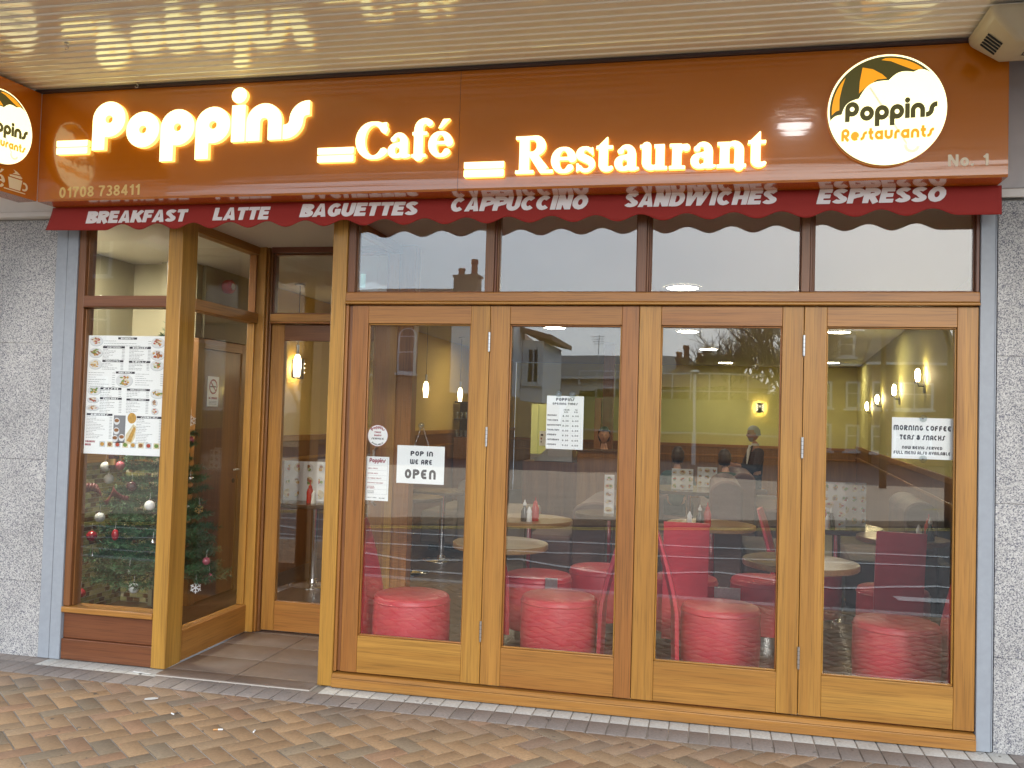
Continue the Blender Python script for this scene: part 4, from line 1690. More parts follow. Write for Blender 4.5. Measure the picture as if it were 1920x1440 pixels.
# ================================================================== floors
mb = MB()
mb.box(-3.14, -2.157, -0.112, 1.004, -0.05, 0.004, GROUTF)
x0 = -3.14
for (xa, xb) in ((-3.139, -2.68), (-2.677, -2.158)):
    ys = [-0.11, 0.02, 0.335, 0.65, 0.965, 1.0]
    for ya, yb in zip(ys[:-1], ys[1:]):
        k = rnd.uniform(0.9, 1.1)
        mb.cur_t = (0.16 * k, 0.115 * k, 0.092 * k)
        brick_top(mb, [(xa + 0.002, ya + 0.004), (xb - 0.002, ya + 0.004), (xb - 0.002, yb - 0.004), (xa + 0.002, yb - 0.004)], 0.0095, TILEF, 0.002, 0.006)
tag(mb.build('entrance_floor'), kind='structure')
mb = MB()
x = -5.0
while x < 4.2:
    mb.box(x, x + 0.118, 0.125 if x > -2.1 else (1.062 if x > -3.3 else 0.10), 15.6, -0.1, 0.0 + rnd.uniform(0, 0.0006), WFL)
    x += 0.119
tag(mb.build('floor'), kind='structure')

# ================================================================== the fascia sign
SX0, SX1, SY, SZ0, SZ1 = -3.957, 1.393, -0.285, 2.804, 3.461
sg = thing('fascia_sign', 'long glossy orange fascia sign with lit cream lettering above the shopfront', 'sign', (0, 0, 0))
for a, b in ((SX0, -1.3265), (-1.3245, SX1)):
    mb = MB()
    ns = 24
    for k in range(ns):                         # sheet with a slight oil-can wave
        xa, xb = a + (b - a) * k / ns, a + (b - a) * (k + 1) / ns
        wv = lambda x: 0.0012 * math.sin(x * 5.1) + 0.0009 * math.sin(x * 11.3 + 1)
        mb.poly([(xa, SY, SZ0 + 0.012), (xb, SY, SZ0 + 0.012), (xb, SY, SZ1), (xa, SY, SZ1)], ORANGE, True)
        mb.poly([(xa, SY + 0.006 + wv(xa), SZ0), (xb, SY + 0.006 + wv(xb), SZ0), (xb, SY, SZ0 + 0.012), (xa, SY, SZ0 + 0.012)], ORANGE, True)
        mb.poly([(xa, SY + 0.006 + wv(xa), SZ0), (xa, -0.004, SZ0), (xb, -0.004, SZ0), (xb, SY + 0.006 + wv(xb), SZ0)], ORANGE)
    mb.poly([(b, SY, SZ1), (b, -0.004, SZ1), (b, -0.004, SZ0), (b, SY + 0.006, SZ0), (b, SY, SZ0 + 0.012)], ORANGE)
    mb.poly([(a, SY, SZ1), (a, -0.004, SZ1), (a, -0.004, SZ0), (a, SY + 0.006, SZ0), (a, SY, SZ0 + 0.012)][::-1], ORANGE)
    mb.build('sign_panel', sg, fix=False)
mb = MB()
mb.box(-1.3264, -1.3246, SY + 0.0006, -0.01, SZ0 + 0.003, SZ1, DARKV)
mb.build('panel_seam', sg)
YL = SY - 0.004
DEP = 0.026


def lit(name, fn):
    mb = MB()
    fn(mb)
    return mb.build(name, sg, fix=False)


lit('lettering', lambda m: letters(m, 'Poppins', 'round', 0.195, (-3.575, YL, 3.094), 0.212, 1.385, LITF, LITS, DEP, gap=0.035, h=0.022, slope=0.018))
lit('lettering', lambda m: letters(m, 'Café', 'serif', 0, (-1.905, YL, 2.986), 0.205, 0.545, LITF, LITS, DEP, gap=0.015, h=0.018))
lit('lettering', lambda m: letters(m, 'Restaurant', 'serif', 0, (-1.003, YL, 2.879), 0.200, 1.285, LITF, LITS, DEP, gap=0.012, h=0.018))
for bx, bz, bw in ((-3.815, 3.077, 0.212), (-2.135, 2.975, 0.216), (-1.285, 2.868, 0.220)):
    for dz in (0.0, 0.044):
        mb = MB()
        z_ = bz + dz
        w_ = bw
        pts = [(0, 0), (w_, 0), (w_, 0.038), (0, 0.038)]
        pts = [(0.004, 0)] + arc(w_ - 0.01, 0.010, 0.01, 0.01, -90, 0, 4) + [(w_, 0.038)] + [(0.0, 0.038), (0, 0.006)]
        outline(mb, pts, (bx, YL, z_), (1, 0, 0.0), (0, 0, 1), (0, -1, 0), DEP, LITF, LITS)
        mb.build('lit_bar', sg, fix=False)


def umbrella_logo(parent, org, rad, right, up, out, ys):
    """round lit sign face: umbrella edge, two words, faint handle"""
    rd = MB()
    outline(rd, [(rad * math.cos(2 * PI * k / 72), rad * math.sin(2 * PI * k / 72)) for k in range(72)], org, right, up, out, 0.030, LITR, CREAMP)
    face = rd.build('roundel', parent, fix=False)
    o2 = Vector(org) + Vector(out) * 0.0305
    def pr(name, f, mat, d):
        m = MB()
        f(m, mat, d)
        return m.build(name, face, fix=False)
    def P(a, q=1.0):
        return (rad * q * math.cos(R(a)), rad * q * math.sin(R(a)))
    # scalloped canopy edge running from upper right down to the left rim
    def scallop(p, q, bulge, n=10):
        p, q = Vector(p), Vector(q)
        mid = (p + q) / 2
        nn = Vector((-(q - p).y, (q - p).x)).normalized()
        return [tuple(p.lerp(q, t / n) + nn * bulge * math.sin(PI * t / n)) for t in range(n)]
    r_ = rad
    key = [(0.70 * r_, 0.655 * r_), (0.44 * r_, 0.66 * r_), (0.03 * r_, 0.53 * r_), (-0.47 * r_, 0.22 * r_), (-0.76 * r_, -0.06 * r_), (-0.955 * r_, -0.17 * r_)]
    bg_ = [0.045, 0.075, 0.115, 0.075, 0.03]
    edge = []
    for k in range(5):
        edge += scallop(key[k], key[k + 1], -bg_[k] * r_)
    edge.append(key[5])
    outer = arc(0, 0, 0.965 * r_, 0.965 * r_, 190, 42, 30)
    pr('umbrella', lambda m, mat, d: outline(m, edge + outer, o2, right, up, out, d, mat), RDARK, 0.0010)
    def wedge(pts):
        pr('umbrella_panel', lambda m, mat, d: outline(m, [(x * r_, y * r_) for x, y in pts], o2, right, up, out, d, mat, z0=0.0012), RORANGE, 0.0008)
    wedge([(-0.93, -0.07)] + arc(0, 0, 0.93, 0.93, 183, 139, 8) + [(-0.76, 0.42), (-0.80, 0.22), (-0.80, 0.02), (-0.86, 0.0)])
    wedge([(-0.47, 0.31), (-0.46, 0.52), (-0.415, 0.78), (-0.24, 0.74), (-0.08, 0.64), (0.0, 0.56), (-0.16, 0.55), (-0.32, 0.45)])
    wedge([(-0.10, 0.90)] + arc(0, 0, 0.93, 0.93, 92, 50, 8) + [(0.53, 0.70), (0.44, 0.695), (0.25, 0.78), (0.06, 0.87)])
    pr('umbrella_handle', lambda m, mat, d: (outline(m, [(-0.30 * r_, 0.40 * r_), (-0.27 * r_, 0.42 * r_), (0.36 * r_, -0.62 * r_), (0.33 * r_, -0.64 * r_)], o2, right, up, out, d, mat),
        outline(m, [(x * r_, y * r_) for x, y in arc(0.43, -0.66, 0.13, 0.13, 170, 350, 10) + arc(0.43, -0.66, 0.08, 0.08, 350, 170, 10)], o2, right, up, out, d, mat)), RGREY, 0.0006)
    a = Vector(right)
    b = Vector(up)
    O = Vector(o2)
    pr('lettering', lambda m, mat, d: letters(m, 'Poppins', 'round', 0.165, O + a * (-0.70 * r_) + b * (-0.20 * r_), 0.265 * r_, 1.54 * r_, mat, depth=d, gap=0.06, h=0.04, right=right, up=up, out=out, slope=0.03), RDARK, 0.0022)
    pr('lettering', lambda m, mat, d: letters(m, 'Restaurants', 'round', 0.165, O + a * (-0.76 * r_) + b * (-0.55 * r_), 0.165 * r_, 1.55 * r_, mat, depth=d, gap=0.14, h=0.05, right=right, up=up, out=out, slope=0.02), RORANGE, 0.0022)
    return face


umbrella_logo(sg, (0.840, SY - 0.001, 3.141), 0.273, (1, 0, 0), (0, 0, 1), (0, -1, 0), YL)
mb = MB()
letters(mb, '01708 738411', 'sans', 0.095, (-3.805, SY - 0.0005, 2.823), 0.064, 0.545, CREAMP, depth=0.001, gap=0.09, space=0.34, h=0.05, slope=0.012)
mb.build('phone_number', sg, fix=False)
mb = MB()
letters(mb, 'No. 1', 'sans', 0.11, (1.127, SY - 0.0005, 2.861), 0.058, 0.18, CREAML, depth=0.001, gap=0.12, space=0.55, h=0.05)
mb.build('house_number', sg, fix=False)

# angled sign at the left, meeting the main sign in a corner
sdv = Vector((-0.09, -0.996, 0)).normalized()
ss = thing('side_sign', 'angled orange sign at far left with lit roundel and coffee cup', 'sign', (SX0, SY, 0))
out_ = (-sdv.y, sdv.x, 0)
out_ = Vector((0.996, -0.09, 0)).normalized()
mb = MB()
rt = -sdv
Lg = 1.5
org = sdv * Lg
bt = -out_
p = lambda u, dd, z: tuple(org + rt * u + out_ * dd + Vector((0, 0, z)))
mb.prism([p(0, 0, SZ0), p(Lg - 0.003, 0, SZ0), p(Lg - 0.003, -0.14, SZ0), p(0, -0.14, SZ0)], (0, 0, SZ1 - SZ0), ORANGE)
mb.build('sign_panel', ss)
cl = org + rt * (Lg - 0.300) + Vector((0, 0, 3.165))
umbrella_logo(ss, tuple(cl), 0.212, tuple(rt), (0, 0, 1), tuple(out_), 0)
mb = MB()
co = org + rt * (Lg - 0.215) + Vector((0, 0, 2.825))
o_ = tuple(co + out_ * 0.0005)
A_ = dict(org=o_, right=tuple(rt), up=(0, 0, 1), out=tuple(out_), depth=0.001, mat=CREAML)
outline(mb, [(0.0, 0.075), (0.10, 0.075), (0.088, 0.012), (0.012, 0.012)], **A_)
outline(mb, [(-0.025, 0.0), (0.125, 0.0), (0.125, 0.006), (-0.025, 0.006)], **A_)
outline(mb, arc(0.115, 0.042, 0.026, 0.026, -120, 110, 10) + arc(0.113, 0.042, 0.015, 0.015, 110, -120, 10), **A_)
outline(mb, [(0.012, 0.082), (0.092, 0.082), (0.10, 0.090), (0.085, 0.098), (0.03, 0.094), (0.01, 0.09)], **A_)
outline(mb, [(0.03, 0.100), (0.085, 0.104), (0.06, 0.118), (0.035, 0.125), (0.05, 0.112)], **A_)
mb.build('coffee_cup', ss, fix=False)
mb = MB()
letters(mb, 'Café', 'serif', 0, tuple(org + rt * (Lg - 0.50) + Vector((0, 0, 2.828)) + out_ * 0.0005), 0.105, 0.26, CREAML, depth=0.001, gap=0.02, h=0.03, right=tuple(rt), out=tuple(out_))
mb.build('lettering', ss, fix=False)

# ================================================================== scalloped valance
VX0, VX1, VY = -3.975, 1.412, -0.130
vt = thing('valance', 'red scalloped cloth valance with white food and coffee words', 'awning', (0, 0, 0))


def v_edge(x):
    if x > 1.2155:
        return 2.657
    if x < -3.6045:
        return 2.657 + 0.005 * ((-3.6045 - x) / 0.3)
    return 2.675 + 0.018 * math.cos(2 * PI * (x + 0.833) / 0.241)


def v_y(x, z):
    k = (2.80 - z) / 0.145
    return VY - 0.006 * k - 0.004 * k * math.sin(x * 2.3) - 0.003 * k * math.sin(x * 5.7 + 1)


mb = MB()
NX, NZ = 300, 8
i0 = len(mb.v)
for ix in range(NX + 1):
    x = VX0 + (VX1 - VX0) * ix / NX
    ze = v_edge(x)
    for iz in range(NZ + 1):
        z = 2.803 + (ze - 2.803) * iz / NZ
        xx = x
        if ix < 14:
            xx = x - 0.045 * ((2.803 - z) / 0.145) ** 1.3 * (1 - ix / 14)
        mb.v.append((xx, v_y(x, z), z))
for ix in range(NX):
    for iz in range(NZ):
        a = i0 + ix * (NZ + 1) + iz
        b = a + NZ + 1
        mb.face((a, a + 1, b + 1, b), VALR, True)
vo = mb.build('cloth', vt, fix=False)
so = vo.modifiers.new('thickness', 'SOLIDIFY')
so.thickness = 0.003
so.offset = -1.0
for txt, x0, x1, zb, hh in (('BREAKFAST', -3.735, -3.022, 2.700, 0.075), ('LATTE', -2.874, -2.485, 2.703, 0.076), ('BAGUETTES', -2.316, -1.577, 2.711, 0.078),
                            ('CAPPUCCINO', -1.412, -0.615, 2.726, 0.078), ('SANDWICHES', -0.443, 0.368, 2.731, 0.078), ('ESPRESSO', 0.541, 1.176, 2.726, 0.077)):
    mb = MB()
    letters(mb, txt, 'sans', 0.150, (x0, VY - 0.0125, zb), hh, (x1 - x0) - 0.028, WHITEV, depth=0.0012, gap=0.035, h=0.03, shear=0.24)
    for k in range(len(mb.v)):
        x, y, z = mb.v[k]
        mb.v[k] = (x, v_y(x, z) - 0.0042 + (y - (VY - 0.0125)), z)
    mb.build('lettering', vt, fix=False)
mb = MB()
mb.box(VX0 + 0.02, VX1 - 0.01, VY + 0.004, VY + 0.03, 2.790, 2.8035, SOFD)
mb.build('valance_rail', vt)

# ================================================================== lamp housing, hooks
fl = thing('wall_heater', 'cream plastic ceiling unit with side vents at upper right corner', 'ceiling unit', (1.20, 0, 3.46))
mb = MB()
prof = [(-0.66, 0.0), (-0.63, -0.10), (-0.50, -0.155), (-0.30, -0.16), (-0.16, -0.12), (-0.11, -0.02), (-0.11, 0.0)]
prof = [(-0.68, 0.0), (-0.60, -0.055), (-0.42, -0.115), (-0.34, -0.125), (-0.30, -0.115), (-0.295, 0.0)]
yl = [(0.0, -0.66, 0.0), (0.03, -0.40, 0.0), (0.15, -0.30, -0.16)]
# body: box tapering downwards
top = [(0.0, -0.68), (0.0, -0.31), (1.1, -0.31), (1.1, -0.68)]
bot = [(0.13, -0.60), (0.13, -0.335), (1.0, -0.335), (1.0, -0.60)]
i = 0
mb.v += [(x, y, 0.004) for x, y in top] + [(x * 0.96 + 0.005, y, -0.03) for x, y in top] + [(x, y, -0.125) for x, y in bot]
for a in (0, 4):
    for k in range(4):
        j = (k + 1) % 4
        mb.face((a + k, a + j, a + 4 + j, a + 4 + k), BEIGE)
mb.face((8, 9, 10, 11), BEIGE)
mb.build('housing', fl, bevel=0.02, seg=3)
mb = MB()
for k in range(5):
    u = 0.2 + 0.14 * k
    y_ = -0.56 + 0.2 * u
    pts = []
    for t in (0.25, 0.75):
        x = 0.005 + 0.125 * t
        z = -0.03 - 0.095 * t
        pts.append((x - 0.004, y_ + (0.02 * t), z - 0.003))
    mb.tube(pts, 0.004, DARKV, 6)
mb.build('vent', fl)
mb = MB()
lo = (0.40, -0.605, -0.128)
letters(mb, '24', 'sans', 0.12, (0.36, -0.46, -0.1262), 0.06, 0.1, INK, depth=0.0008, right=(-1, 0, 0), up=(0, -1, 0), out=(0, 0, -1), h=0.06)
for a, b, c, d_ in ((0.2, 0.42, -0.51, -0.505), (0.2, 0.42, -0.425, -0.42), (0.2, 0.205, -0.505, -0.425)):
    mb.box(a, b, c, d_, -0.1268, -0.1256, INK)
mb.build('lettering', fl, fix=False)

for x, y, lb in ((-3.30, -0.89, 'small metal screw hook in soffit further from the sign, near left edge'), (-3.27, -0.345, 'small metal screw hook in soffit just above the lit letters')):
    mb = MB()
    mb.lathe([(0.012, 0.0), (0.012, -0.004), (0.004, -0.006)], (0, 0, 0), STEEL, 10)
    mb.tube([(0, 0, -0.004), (0, 0, -0.016)] + [(0.010 * math.cos(R(a)) + 0.0, 0, -0.026 + 0.010 * math.sin(R(a))) for a in range(90, -200, -30)], 0.0022, STEEL, 6)
    o = mb.build('screw_hook', None, (x, y, 3.4795))
    tag(o, lb, 'hook', 'hooks in the canopy soffit')

# ================================================================== notices on the glass (inside face of the panes)
YS = 0.048


def sheet(name, label, cat, x0, x1, z0, z1, y=YS, mat=PAPER, th=0.0015, tilt=0.0):
    t = thing(name, label, cat, (x0, y, z0))
    t.rotation_euler = (0, tilt, 0)
    mb = MB()
    mb.box(0, x1 - x0, 0, th, 0, z1 - z0, mat)
    mb.build('board', t, bevel=0.0006)
    return t, x1 - x0, z1 - z0


def cup(name, parent, x, z, y=-0.0105):
    mb = MB()
    mb.lathe([(0.019, -0.001), (0.018, 0.001), (0.012, 0.006), (0.005, 0.009), (0.005, 0.014), (0.007, 0.016)], (x, y, z), CUPG, 20, axis='y')
    mb.lathe([(0.0035, 0.004), (0.0035, 0.020)], (x, y, z), CHROME, 10, axis='y')
    return mb.build(name, parent)


def txt(mb, s, x, z, h, w, mat, font='deco', r=0.12, gap=0.16, space=0.45, res=0.05, centre=False, **k):
    letters(mb, s, font, r, (x, -0.0002, z), h, w, mat, depth=0.0005, gap=gap, space=space, h=res, centre=centre, **k)


# hanging OPEN board
t, w, h = sheet('hanging_sign', 'white OPEN sign hanging on a chain inside the first folding door', 'sign', -1.735, -1.448, 1.189, 1.408)
mb = MB()
txt(mb, 'POP IN', 0.082, 0.160, 0.028, 0.135, INK, r=0.13)
txt(mb, 'WE ARE', 0.080, 0.112, 0.028, 0.135, INK, r=0.13)
txt(mb, 'OPEN', 0.050, 0.028, 0.055, 0.188, INK, r=0.135)
mb.build('lettering', t, fix=False)
cup('suction_cup', t, 0.145, 0.336, -0.0105)
mb = MB()
for sx, x1 in ((-1, 0.100), (1, 0.192)):
    a, b = Vector((0.145 + sx * 0.006, 0.003, 0.325)), Vector((x1, 0.003, 0.209))
    n = 9
    for k in range(n):
        p, q = a.lerp(b, k / n), a.lerp(b, (k + 1.25) / n)
        pr = (q - p).cross(Vector((0, 1, 0))).normalized() * 0.0026
        if k % 2:
            pr = Vector((0, 0.0026, 0))
        mb.tube([p, p.lerp(q, .25) + pr, p.lerp(q, .75) + pr, q, p.lerp(q, .75) - pr, p.lerp(q, .25) - pr, p], 0.0009, CHROME, 5)
mb.build('chain', t)

# opening times
t, w, h = sheet('opening_times', 'white opening times notice on two suction cups in second folding door', 'notice', -0.861, -0.652, 1.419, 1.717)
mb = MB()
txt(mb, 'POPPINS', 0.052, 0.270, 0.016, 0.104, INK, r=0.13)
txt(mb, 'OPENING TIMES', 0.033, 0.248, 0.012, 0.142, INK, r=0.13)
txt(mb, 'FROM', 0.097, 0.216, 0.008, 0.032, INK, r=0.11, res=0.08)
txt(mb, 'A.M.', 0.101, 0.204, 0.008, 0.022, INK, r=0.11, res=0.08)
txt(mb, 'TO', 0.161, 0.216, 0.008, 0.014, INK, r=0.11, res=0.08)
txt(mb, 'P.M.', 0.156, 0.204, 0.008, 0.022, INK, r=0.11, res=0.08)
for k, (d_, a, b) in enumerate((('MONDAY', '8.30', '6.00'), ('TUESDAY', '8.30', '6.00'), ('WEDNESDAY', '8.30', '6.00'), ('THURSDAY', '8.30', '6.00'), ('FRIDAY', '8.30', '6.00'), ('SATURDAY', '8.30', '6.00'), ('SUNDAY', '9.00', '4.00'))):
    z = 0.184 - k * 0.0272
    txt(mb, d_, 0.006, z, 0.0095, 0.0085 * len(d_), INK, r=0.12, res=0.08)
    txt(mb, a, 0.092, z - 0.003, 0.0095, 0.034, INK, r=0.10, gap=0.3, res=0.08)
    txt(mb, b, 0.146, z - 0.003, 0.0095, 0.036, INK, r=0.10, gap=0.3, res=0.08)
for x in (0.086, 0.138, 0.194):
    mb.box(x, x + 0.0006, -0.0005, -0.0001, 0.008, 0.195, PALEI)
for k in range(7):
    mb.box(0.086, 0.194, -0.00052, -0.0001, 0.008 + k * 0.0272, 0.0086 + k * 0.0272, PALEI)
mb.build('lettering', t, fix=False)
cup('suction_cup', t, 0.068, 0.309)
cup('suction_cup', t, 0.146, 0.306)

# morning coffee
t, w, h = sheet('coffee_notice', 'white MORNING COFFEE notice at right edge of fourth folding door', 'notice', 0.956, 1.250, 1.437, 1.649)
mb = MB()
txt(mb, 'MORNING COFFEE', 0.008, 0.146, 0.0265, 0.278, INK, r=0.135, gap=0.14, space=0.4)
txt(mb, 'TEAS & SNACKS', 0.038, 0.098, 0.0255, 0.218, INK, r=0.135, gap=0.14, space=0.4)
txt(mb, 'NOW BEING SERVED', 0.050, 0.050, 0.0155, 0.193, INK, r=0.13, gap=0.14, space=0.4)
txt(mb, 'FULL MENU ALSO AVAILABLE', 0.010, 0.023, 0.0165, 0.272, INK, r=0.13, gap=0.14, space=0.4)
mb.build('lettering', t, fix=False)
cup('suction_cup', t, 0.148, 0.209)
cup('suction_cup', t, 0.150, 0.001)

# round sticker
t = thing('round_sticker', 'round white take away service sticker in first folding door', 'sticker', (-1.856, 0.0415, 1.4585))
mb = MB()
mb.lathe([(0.0635, 0.0), (0.0635, 0.0008)], (0, 0, 0), PAPER, 40, axis='y')
mb.build('board', t)
mb = MB()
mb.lathe([(0.0635, -0.0002), (0.0625, -0.0006), (0.061, -0.0002)], (0, 0, 0), REDI, 40, axis='y', caps=False)


def bend_arc(rad, mid, sgn):
    def f(x, y):
        a = mid - sgn * x / rad
        q = rad + sgn * y
        return q * math.cos(a), q * math.sin(a)
    return f


letters(mb, 'Poppins', 'round', 0.17, (0, -0.0003, 0), 0.0135, 0.076, REDI, depth=0.0006, gap=0.1, h=0.08, bend=bend_arc(0.042, R(90) + 0.076 / 2 / 0.042, 1))
letters(mb, 'AVAILABLE', 'deco', 0.13, (0, -0.0003, 0), 0.0085, 0.080, INK, depth=0.0006, gap=0.16, h=0.08, bend=bend_arc(0.056, R(270) - 0.080 / 2 / 0.056, -1))
for s_, z, ww in (('TAKE', 0.014, 0.042), ('AWAY', -0.004, 0.044), ('SERVICE', -0.023, 0.078)):
    letters(mb, s_, 'deco', 0.12, (-ww / 2, -0.0003, z), 0.011, ww, REDI if s_ != 'SERVICE' else INK, depth=0.0006, gap=0.16, h=0.06)
mb.build('lettering', t, fix=False)

# tall list of services
t, w, h = sheet('services_list', 'pale narrow services list below the round sticker in first folding door', 'sticker', -1.924, -1.780, 1.080, 1.336, y=0.0415)
mb = MB()
letters(mb, 'Poppins', 'round', 0.165, (0.023, -0.0003, 0.222), 0.019, 0.100, REDI, depth=0.0005, gap=0.08, h=0.05)
for x in (0.008, 0.135):
    mb.box(x, x + 0.0008, -0.0005, -0.0001, 0.038, 0.248, GREYI)
for z in (0.038, 0.0655, 0.0935, 0.120, 0.146, 0.176, 0.204, 0.2475):
    mb.box(0.008, 0.1358, -0.00052, -0.0001, z, z + 0.0007, GREYI)
for s_, z, ww in (('TABLE SERVICE', 0.184, 0.062), ('ANYTIME MENU', 0.155, 0.062), ('CUSTOMER TOILETS', 0.127, 0.085), ('LUNCHEON VOUCHERS', 0.100, 0.098), ('LICENSED', 0.079, 0.042), ('RESTAURANT', 0.070, 0.046), ('LICENSED', 0.052, 0.042), ('CHILDREN', 0.043, 0.042), ('CREDIT CARDS', 0.014, 0.06)):
    txt(mb, s_, 0.014, z, 0.0065, ww, REDI if z > 0.06 else GREYI, r=0.12, res=0.12)
txt(mb, 'WELCOME', 0.088, 0.0135, 0.005, 0.036, INK, r=0.13, res=0.12)
mb.build('lettering', t, fix=False)

# the big menu in the left window
t, w, h = sheet('menu_poster', 'large white illustrated menu poster in the left display window', 'menu', -3.816, -3.260, 1.281, 2.027)
ink = MB()
pl = MB()


def head(u0, u1, v, word=None, vh=0.018):
    ink.box(u0 * w, u1 * w, -0.0006, -0.0001, (1 - v) * h - vh / 2 * h, (1 - v) * h + vh / 2 * h, INK)
    if word:
        uw = min(u1 - u0, 0.62 * (u1 - u0) + 0.02) * w
        letters(ink, word, 'deco', 0.12, (((u0 + u1) / 2) * w - uw / 2, -0.0007, (1 - v) * h - 0.005), 0.0095, uw, PAPER, depth=0.0005, gap=0.16, h=0.12)


def lines(u0, u1, v0, v1, n, price=True):
    for k in range(n):
        v = v0 + (v1 - v0) * k / max(1, n - 1)
        L = rnd.uniform(0.25, 0.92) * (u1 - u0 - 0.08)
        x = u0
        while x < u0 + L:
            ww = rnd.uniform(0.012, 0.035)
            ink.box(x * w, (x + ww) * w, -0.0005, -0.0001, (1 - v) * h - 0.0012, (1 - v) * h + 0.0012, GREYI)
            x += ww + 0.007
        if price:
            ink.box((u1 - 0.035) * w, u1 * w, -0.0005, -0.0001, (1 - v) * h - 0.0012, (1 - v) * h + 0.0012, GREYI)


def dish(u, v, ru, rv, kinds):
    x, z = u * w, (1 - v) * h
    pl.disc((x, -0.0005, z), ru * w, rv * h, PLATE, 24)
    pl.disc((x + 0.002, -0.0003, z - 0.004), ru * w * 1.03, rv * h, PALEI, 24, 0.0002)
    for k in range(22):
        a, q = rnd.uniform(0, 2 * PI), math.sqrt(rnd.random()) * 0.66
        m = FOOD[rnd.choice(kinds) if rnd.random() < 0.7 else rnd.choice((0, 1, 4))]
        pl.disc((x + ru * w * q * math.cos(a), -0.0009 - 0.00002 * k, z + rv * h * q * math.sin(a)), ru * w * rnd.uniform(0.10, 0.24), rv * h * rnd.uniform(0.10, 0.22), m, 8)


head(0.38, 0.62, 0.022, 'BREAKFASTS')
lines(0.20, 0.80, 0.045, 0.085, 3)
head(0.19, 0.47, 0.098, 'JACKET POTATOES')
head(0.53, 0.80, 0.100, 'BURGERS')
lines(0.19, 0.47, 0.118, 0.20, 8)
lines(0.53, 0.80, 0.118, 0.20, 8)
head(0.19, 0.46, 0.215, 'OMELETTES')
head(0.53, 0.80, 0.218, 'GRILLS')
lines(0.19, 0.46, 0.236, 0.285, 5)
lines(0.53, 0.79, 0.236, 0.285, 5)
head(0.37, 0.61, 0.31, 'MAIN MEALS')
lines(0.02, 0.36, 0.315, 0.43, 7)
lines(0.62, 0.97, 0.32, 0.41, 6)
head(0.18, 0.45, 0.447, 'FISH')
head(0.52, 0.81, 0.452, 'WORLD FAVOURITES')
lines(0.18, 0.45, 0.466, 0.51, 4)
lines(0.52, 0.80, 0.470, 0.51, 4)
head(0.18, 0.46, 0.53, 'PANCAKES')
head(0.52, 0.81, 0.535, 'SWEET TREATS')
lines(0.18, 0.46, 0.55, 0.645, 8)
lines(0.52, 0.80, 0.555, 0.645, 8)
head(0.02, 0.35, 0.668, 'DRINKS')
head(0.66, 0.98, 0.68, 'SNACKS')
lines(0.02, 0.35, 0.69, 0.865, 15)
lines(0.66, 0.98, 0.70, 0.90, 16)
for u, v, k in ((0.10, 0.045, (0, 3, 4)), (0.10, 0.145, (0, 2)), (0.10, 0.242, (1, 4)), (0.885, 0.055, (0, 3, 4)), (0.885, 0.158, (0, 3)), (0.885, 0.245, (1, 3, 2))):
    dish(u, v, 0.085, 0.042, k)
dish(0.48, 0.375, 0.105, 0.055, (0, 1, 2, 3))
dish(0.10, 0.465, 0.085, 0.038, (1, 2))
dish(0.09, 0.545, 0.075, 0.025, (0, 3))
dish(0.09, 0.610, 0.08, 0.025, (4, 3))
dish(0.905, 0.48, 0.085, 0.038, (4, 1, 2))
dish(0.87, 0.555, 0.04, 0.028, (0,))
dish(0.88, 0.625, 0.045, 0.028, (4, 3))
pl.box(0.37 * w, 0.52 * w, -0.0006, -0.0001, 0.10 * h, 0.33 * h, GREYI)
for u, v in ((0.41, 0.72), (0.41, 0.80), (0.395, 0.865), (0.48, 0.855)):
    pl.disc((u * w, -0.0011, (1 - v) * h), 0.038 * w, 0.030 * h, PLATE, 16)
    pl.disc((u * w, -0.0015, (1 - v + 0.006) * h), 0.03 * w, 0.015 * h, FOOD[0], 14)
pl.prism([(x * w, -0.0007, (1 - y) * h) for x, y in ((0.53, 0.90), (0.53, 0.83), (0.62, 0.74), (0.66, 0.76), (0.65, 0.85), (0.60, 0.91))], (0, 0.0004, 0), FOOD[4])
pl.prism([(x * w, -0.0011, (1 - y) * h) for x, y in ((0.545, 0.88), (0.63, 0.76), (0.655, 0.78), (0.60, 0.895))], (0, 0.0004, 0), FOOD[1])
pl.disc((0.60 * w, -0.0012, 0.31 * h), 0.055 * w, 0.045 * h, FOOD[1], 16)
letters(ink, 'CHILDRENS', 'deco', 0.14, (0.015 * w, -0.0004, 0.095 * h), 0.013, 0.13 * w, REDI, depth=0.0006, h=0.1)
letters(ink, 'MENU', 'deco', 0.14, (0.015 * w, -0.0004, 0.068 * h), 0.013, 0.075 * w, REDI, depth=0.0006, h=0.1)
for k in range(8):
    u = 0.235 + k * 0.098
    pl.box((u - 0.035) * w, (u + 0.037) * w, -0.0006, -0.0001, 0.062 * h, 0.108 * h, FOOD[4] if k % 2 else PALEI)
    pl.disc((u * w, -0.0010, 0.085 * h), 0.026 * w, 0.017 * h, FOOD[(k * 3 + 1) % 4], 12)
ink.build('lettering', t, fix=False)
pl.build('food_picture', t, fix=False)

# ================================================================== interior shell
CZ = 2.752


def wallthing(name, label, fn, cat='wall'):
    t = thing(name, label, cat)
    fn(t)
    return t


def rwx(y):
    return 1.75 + 0.09 * y


def quadwall(mb, a, b, z0, z1, mat, th=0.1, out=1):
    a, b = Vector((*a, 0)), Vector((*b, 0))
    d = (b - a).normalized()
    n = Vector((-d.y, d.x, 0)) * th * out
    mb.prism([tuple(a + Vector((0, 0, z0))), tuple(b + Vector((0, 0, z0))), tuple(b + n + Vector((0, 0, z0))), tuple(a + n + Vector((0, 0, z0)))], (0, 0, z1 - z0), mat)


